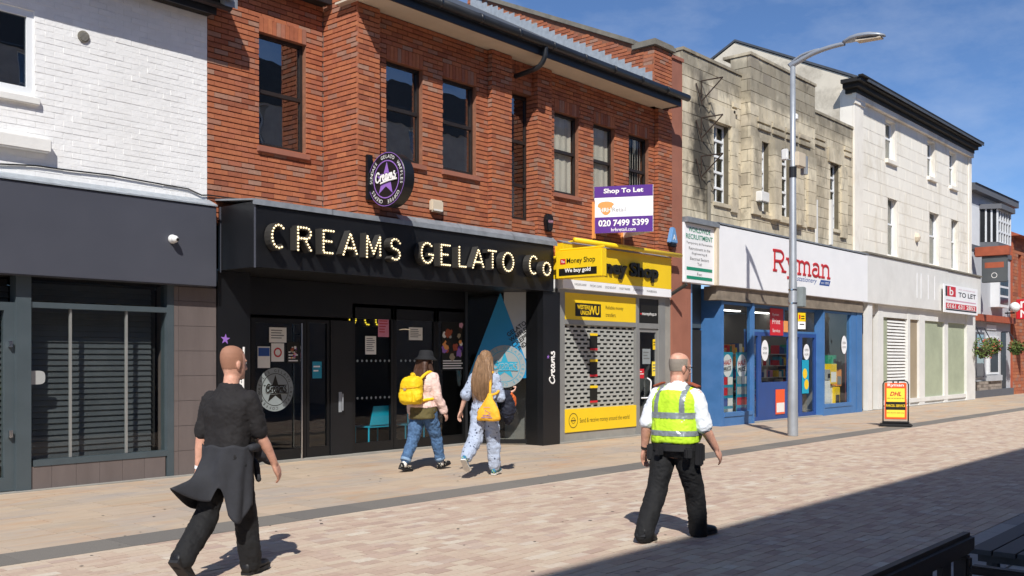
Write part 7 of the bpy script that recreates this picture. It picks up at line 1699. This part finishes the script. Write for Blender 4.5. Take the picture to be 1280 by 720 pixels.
MB().box(xl + .40, xl + .48, yl - .12, yl + .02, zb5 - .25, zb5 + .14).build('panel', M['galvanised'], an, bevel=.01); MB().box(xl - .30, xl - .22, yl - .02, yl + .12, zb5 - .03, zb5 + .2).build('panel', M['camera_white'], an, bevel=.02); MB().tube([(xl - .24, yl + .05, zb5), (xl + .4, yl - .05, zb5)], .012, 6).build('bar', M['galvanised'], an)
MB().lathe((xl + .1, yl - .02, SZ(996, 147, yl)), (0, 0, 1), [(-.08, .02), (-.05, .05), (.03, .05), (.06, .02)], 12).build('sensor', M['camera_white'], lp)
zb6 = SZ(996, 372, yl)
cb = thing('control_cabinet', onpost(zb6 - .2), 'grey control box on the street lamp at fascia height', 'box')
MB().box(xl + .12, xl + .3, yl - .16, yl + .12, zb6 - .2, zb6 + .22).build('case', M['frost_vinyl'], cb, bevel=.015)
st5 = MB(); st5.tube([(xl, yl, zb6 - .14), (xl, yl, zb6 - .11)], .095, 16); st5.build('strap', M['chrome'], cb); MB().tube([(xl, yl, zb6 + .14), (xl, yl, zb6 + .17)], .092, 16).build('strap', M['chrome'], cb)
zb7 = SZ(996, 401, yl)
pn = thing('street_plate', onpost(zb7), 'small yellow and white plate on the street lamp', 'sign'); fp = Face(xl + .02, yl - .10, -.4)
mb = MB(); fp.box(mb, 0, .2, .012, 0, zb7 - .02, zb7 + .16); mb.build('yellow_plate', M['yellow'], pn); mb = MB(); fp.box(mb, 0, .2, .012, 0, zb7 - .18, zb7 - .024); mb.build('white_plate', M['white_sign'], pn)
mb = MB(); rect(mb, fp, .08, .17, zb7 + .08, zb7 + .1, .016); rect(mb, fp, .08, .17, zb7 + .03, zb7 + .05, .016); rect(mb, fp, .04, .16, zb7 - .09, zb7 - .07, .016); mb.build('print', M['black_text'], pn); mb = MB(); rect(mb, fp, .02, .06, zb7 + .03, zb7 + .12, .016); mb.build('red_mark', M['red_sign'], pn)

# swinging pavement board
ac = G(1119.5, 533); ang = R(-68); Wb = .64; dv = V((math.cos(ang), math.sin(ang), 0)); a0, a1 = ac - dv * Wb / 2, ac + dv * Wb / 2
f9 = Face(a0.x, a0.y, ang)
pbd = thing('pavement_board', (a0 + a1) / 2, 'red and yellow swing board standing on the pavement by the kerb', 'pavement sign')
Hb = SZX(1119, 476, (a0.x + a1.x) / 2)
mb = MB(); f9.box(mb, -.05, Wb + .05, .2, -.2, .0, .07); f9.box(mb, .0, Wb, .12, -.12, .07, .12); mb.build('base', M['rubber'], pbd, bevel=.025)
mb = MB(); mb.tube([f9.p(.04, 0, .1), f9.p(.04, 0, Hb - .08), f9.p(.07, 0, Hb - .02), f9.p(.14, 0, Hb), f9.p(Wb - .14, 0, Hb), f9.p(Wb - .07, 0, Hb - .02), f9.p(Wb - .04, 0, Hb - .08), f9.p(Wb - .04, 0, .1)], .016, 8); mb.build('frame', M['rubber'], pbd, smooth=True)
mb = MB(); f9.box(mb, .075, Wb - .075, .012, -.012, .17, Hb - .05); pnl = mb.build('panel', M['orange_sign'], pbd, bevel=.01)
mb = MB(); f9.box(mb, .25, .28, .01, -.01, Hb - .06, Hb + .0); f9.box(mb, Wb - .28, Wb - .25, .01, -.01, Hb - .06, Hb); mb.build('hanger', M['rubber'], pbd)
hp_ = Hb - .22
mb = MB(); rect(mb, f9, .12, Wb - .12, .22, Hb - .18, .014); mb.build('yellow_sheet', M['yellow_light'], pnl)
mb = MB(); rect(mb, f9, .10, Wb - .10, .17 + hp_ * .26, .17 + hp_ * .48, .017); mb.build('black_strip', M['black_text'], pnl)
mb = MB(); put_text(mb, 'Ryman', f9, Wb * .22, Hb - .155, .09, Wb * .56, .017, bold=.02); mb.build('white_lettering', M['white_text'], pnl)
mb = MB(); put_text(mb, 'DHL', f9, Wb * .3, Hb - .36, .10, Wb * .4, .017, bold=.03, shear=.3); mb.build('red_lettering', M['red_text'], pnl)
mb = MB(); put_text(mb, 'PARCEL SERVICE', f9, Wb * .17, .17 + hp_ * .34, .06, Wb * .66, .02, bold=.02); mb.build('yellow_lettering', M['yellow'], pnl)
mb = MB(); put_text(mb, 'collect and send parcels here', f9, Wb * .2, Hb - .44, .045, Wb * .6, .017); put_text(mb, 'ask in store for details today', f9, Wb * .2, .30, .045, Wb * .6, .017); mb.build('small_print', M['dark_brown_text'], pnl)

# bench in the shade, seen from behind, and a slatted table beyond it
yb0 = 1.415; zbt_ = .80; xb1 = 4.91
bn = thing('bench', (3.6, yb0 - .2, 0), 'dark wooden bench back at the bottom right corner, in shade', 'bench')
MB().box(2.4, xb1, yb0 - .035, yb0 + .035, zbt_ - .1, zbt_).build('top_rail', M['bench_wood'], bn, bevel=.02)
for k in range(9): MB().box(2.5 + k * .25, 2.62 + k * .25, yb0 - .012, yb0 + .012, .46, zbt_ - .1).build('back_slat', M['bench_wood'], bn)
MB().box(2.45, xb1 - .06, yb0 - .02, yb0 + .02, .40, .459).build('lower_rail', M['bench_wood'], bn)
for x in (2.45, xb1 - .08): 
    MB().box(x - .035, x + .035, yb0 - .034, yb0 + .034, 0, zbt_ - .102).build('leg', M['bench_wood'], bn, bevel=.01); MB().box(x - .03, x + .03, yb0 - .52, yb0 - .46, 0, .62).build('leg', M['bench_wood'], bn); MB().box(x - .035, x + .035, yb0 - .54, yb0 - .036, .62, .66).build('armrest', M['bench_wood'], bn, bevel=.01)
for k in range(5): MB().box(2.42, xb1 - .05, yb0 - .48 + k * .092, yb0 - .48 + k * .092 + .08, .41, .44).build('seat_slat', M['bench_wood'], bn)
tb_ = thing('slatted_bench', (7.2, 1.5, 0), 'dark backless slatted bench at the right edge beyond the bench back', 'bench')
tx0, ty1 = 6.38, 1.83
for k in range(5): MB().box(tx0, tx0 + 1.8, ty1 - (k + 1) * .135 + .012, ty1 - k * .135, .42, .45).build('slat', M['table_wood'], tb_)
MB().box(tx0 + .1, tx0 + .17, ty1 - .66, ty1 - .02, .36, .418).box(tx0 + 1.6, tx0 + 1.67, ty1 - .66, ty1 - .02, .36, .418).build('bearer', M['table_wood'], tb_)
for x in (tx0 + .135, tx0 + 1.635):
    for y in (ty1 - .10, ty1 - .56): MB().tube([(x, y, .36), (x, y + (.0), .0)], .04, 8).build('leg', M['table_wood'], tb_)
# ================================================================= groups of like things
GROUPS = dict(cafe_chair='turquoise cafe chairs inside the gelato shop', alarm_box='alarm boxes on the red brick building', stock_box='boxes stacked in the stationery window', notice='paper notices on the shop doors', poster='posters on the shop glass', display_panel='display panels in the stationery shop', window_sticker='white stickers on the stationery glass', shop_unit='shopfronts along the street', letting_board='letting boards on the fronts', projecting_sign='projecting signs along the street', person='people walking along the street', brick_building='red brick buildings in the row')
for o in bpy.data.objects:
    k = o.name.split('.')[0]
    if o.parent is None and k in GROUPS and 'label' in o.keys(): o['group'] = GROUPS[k]
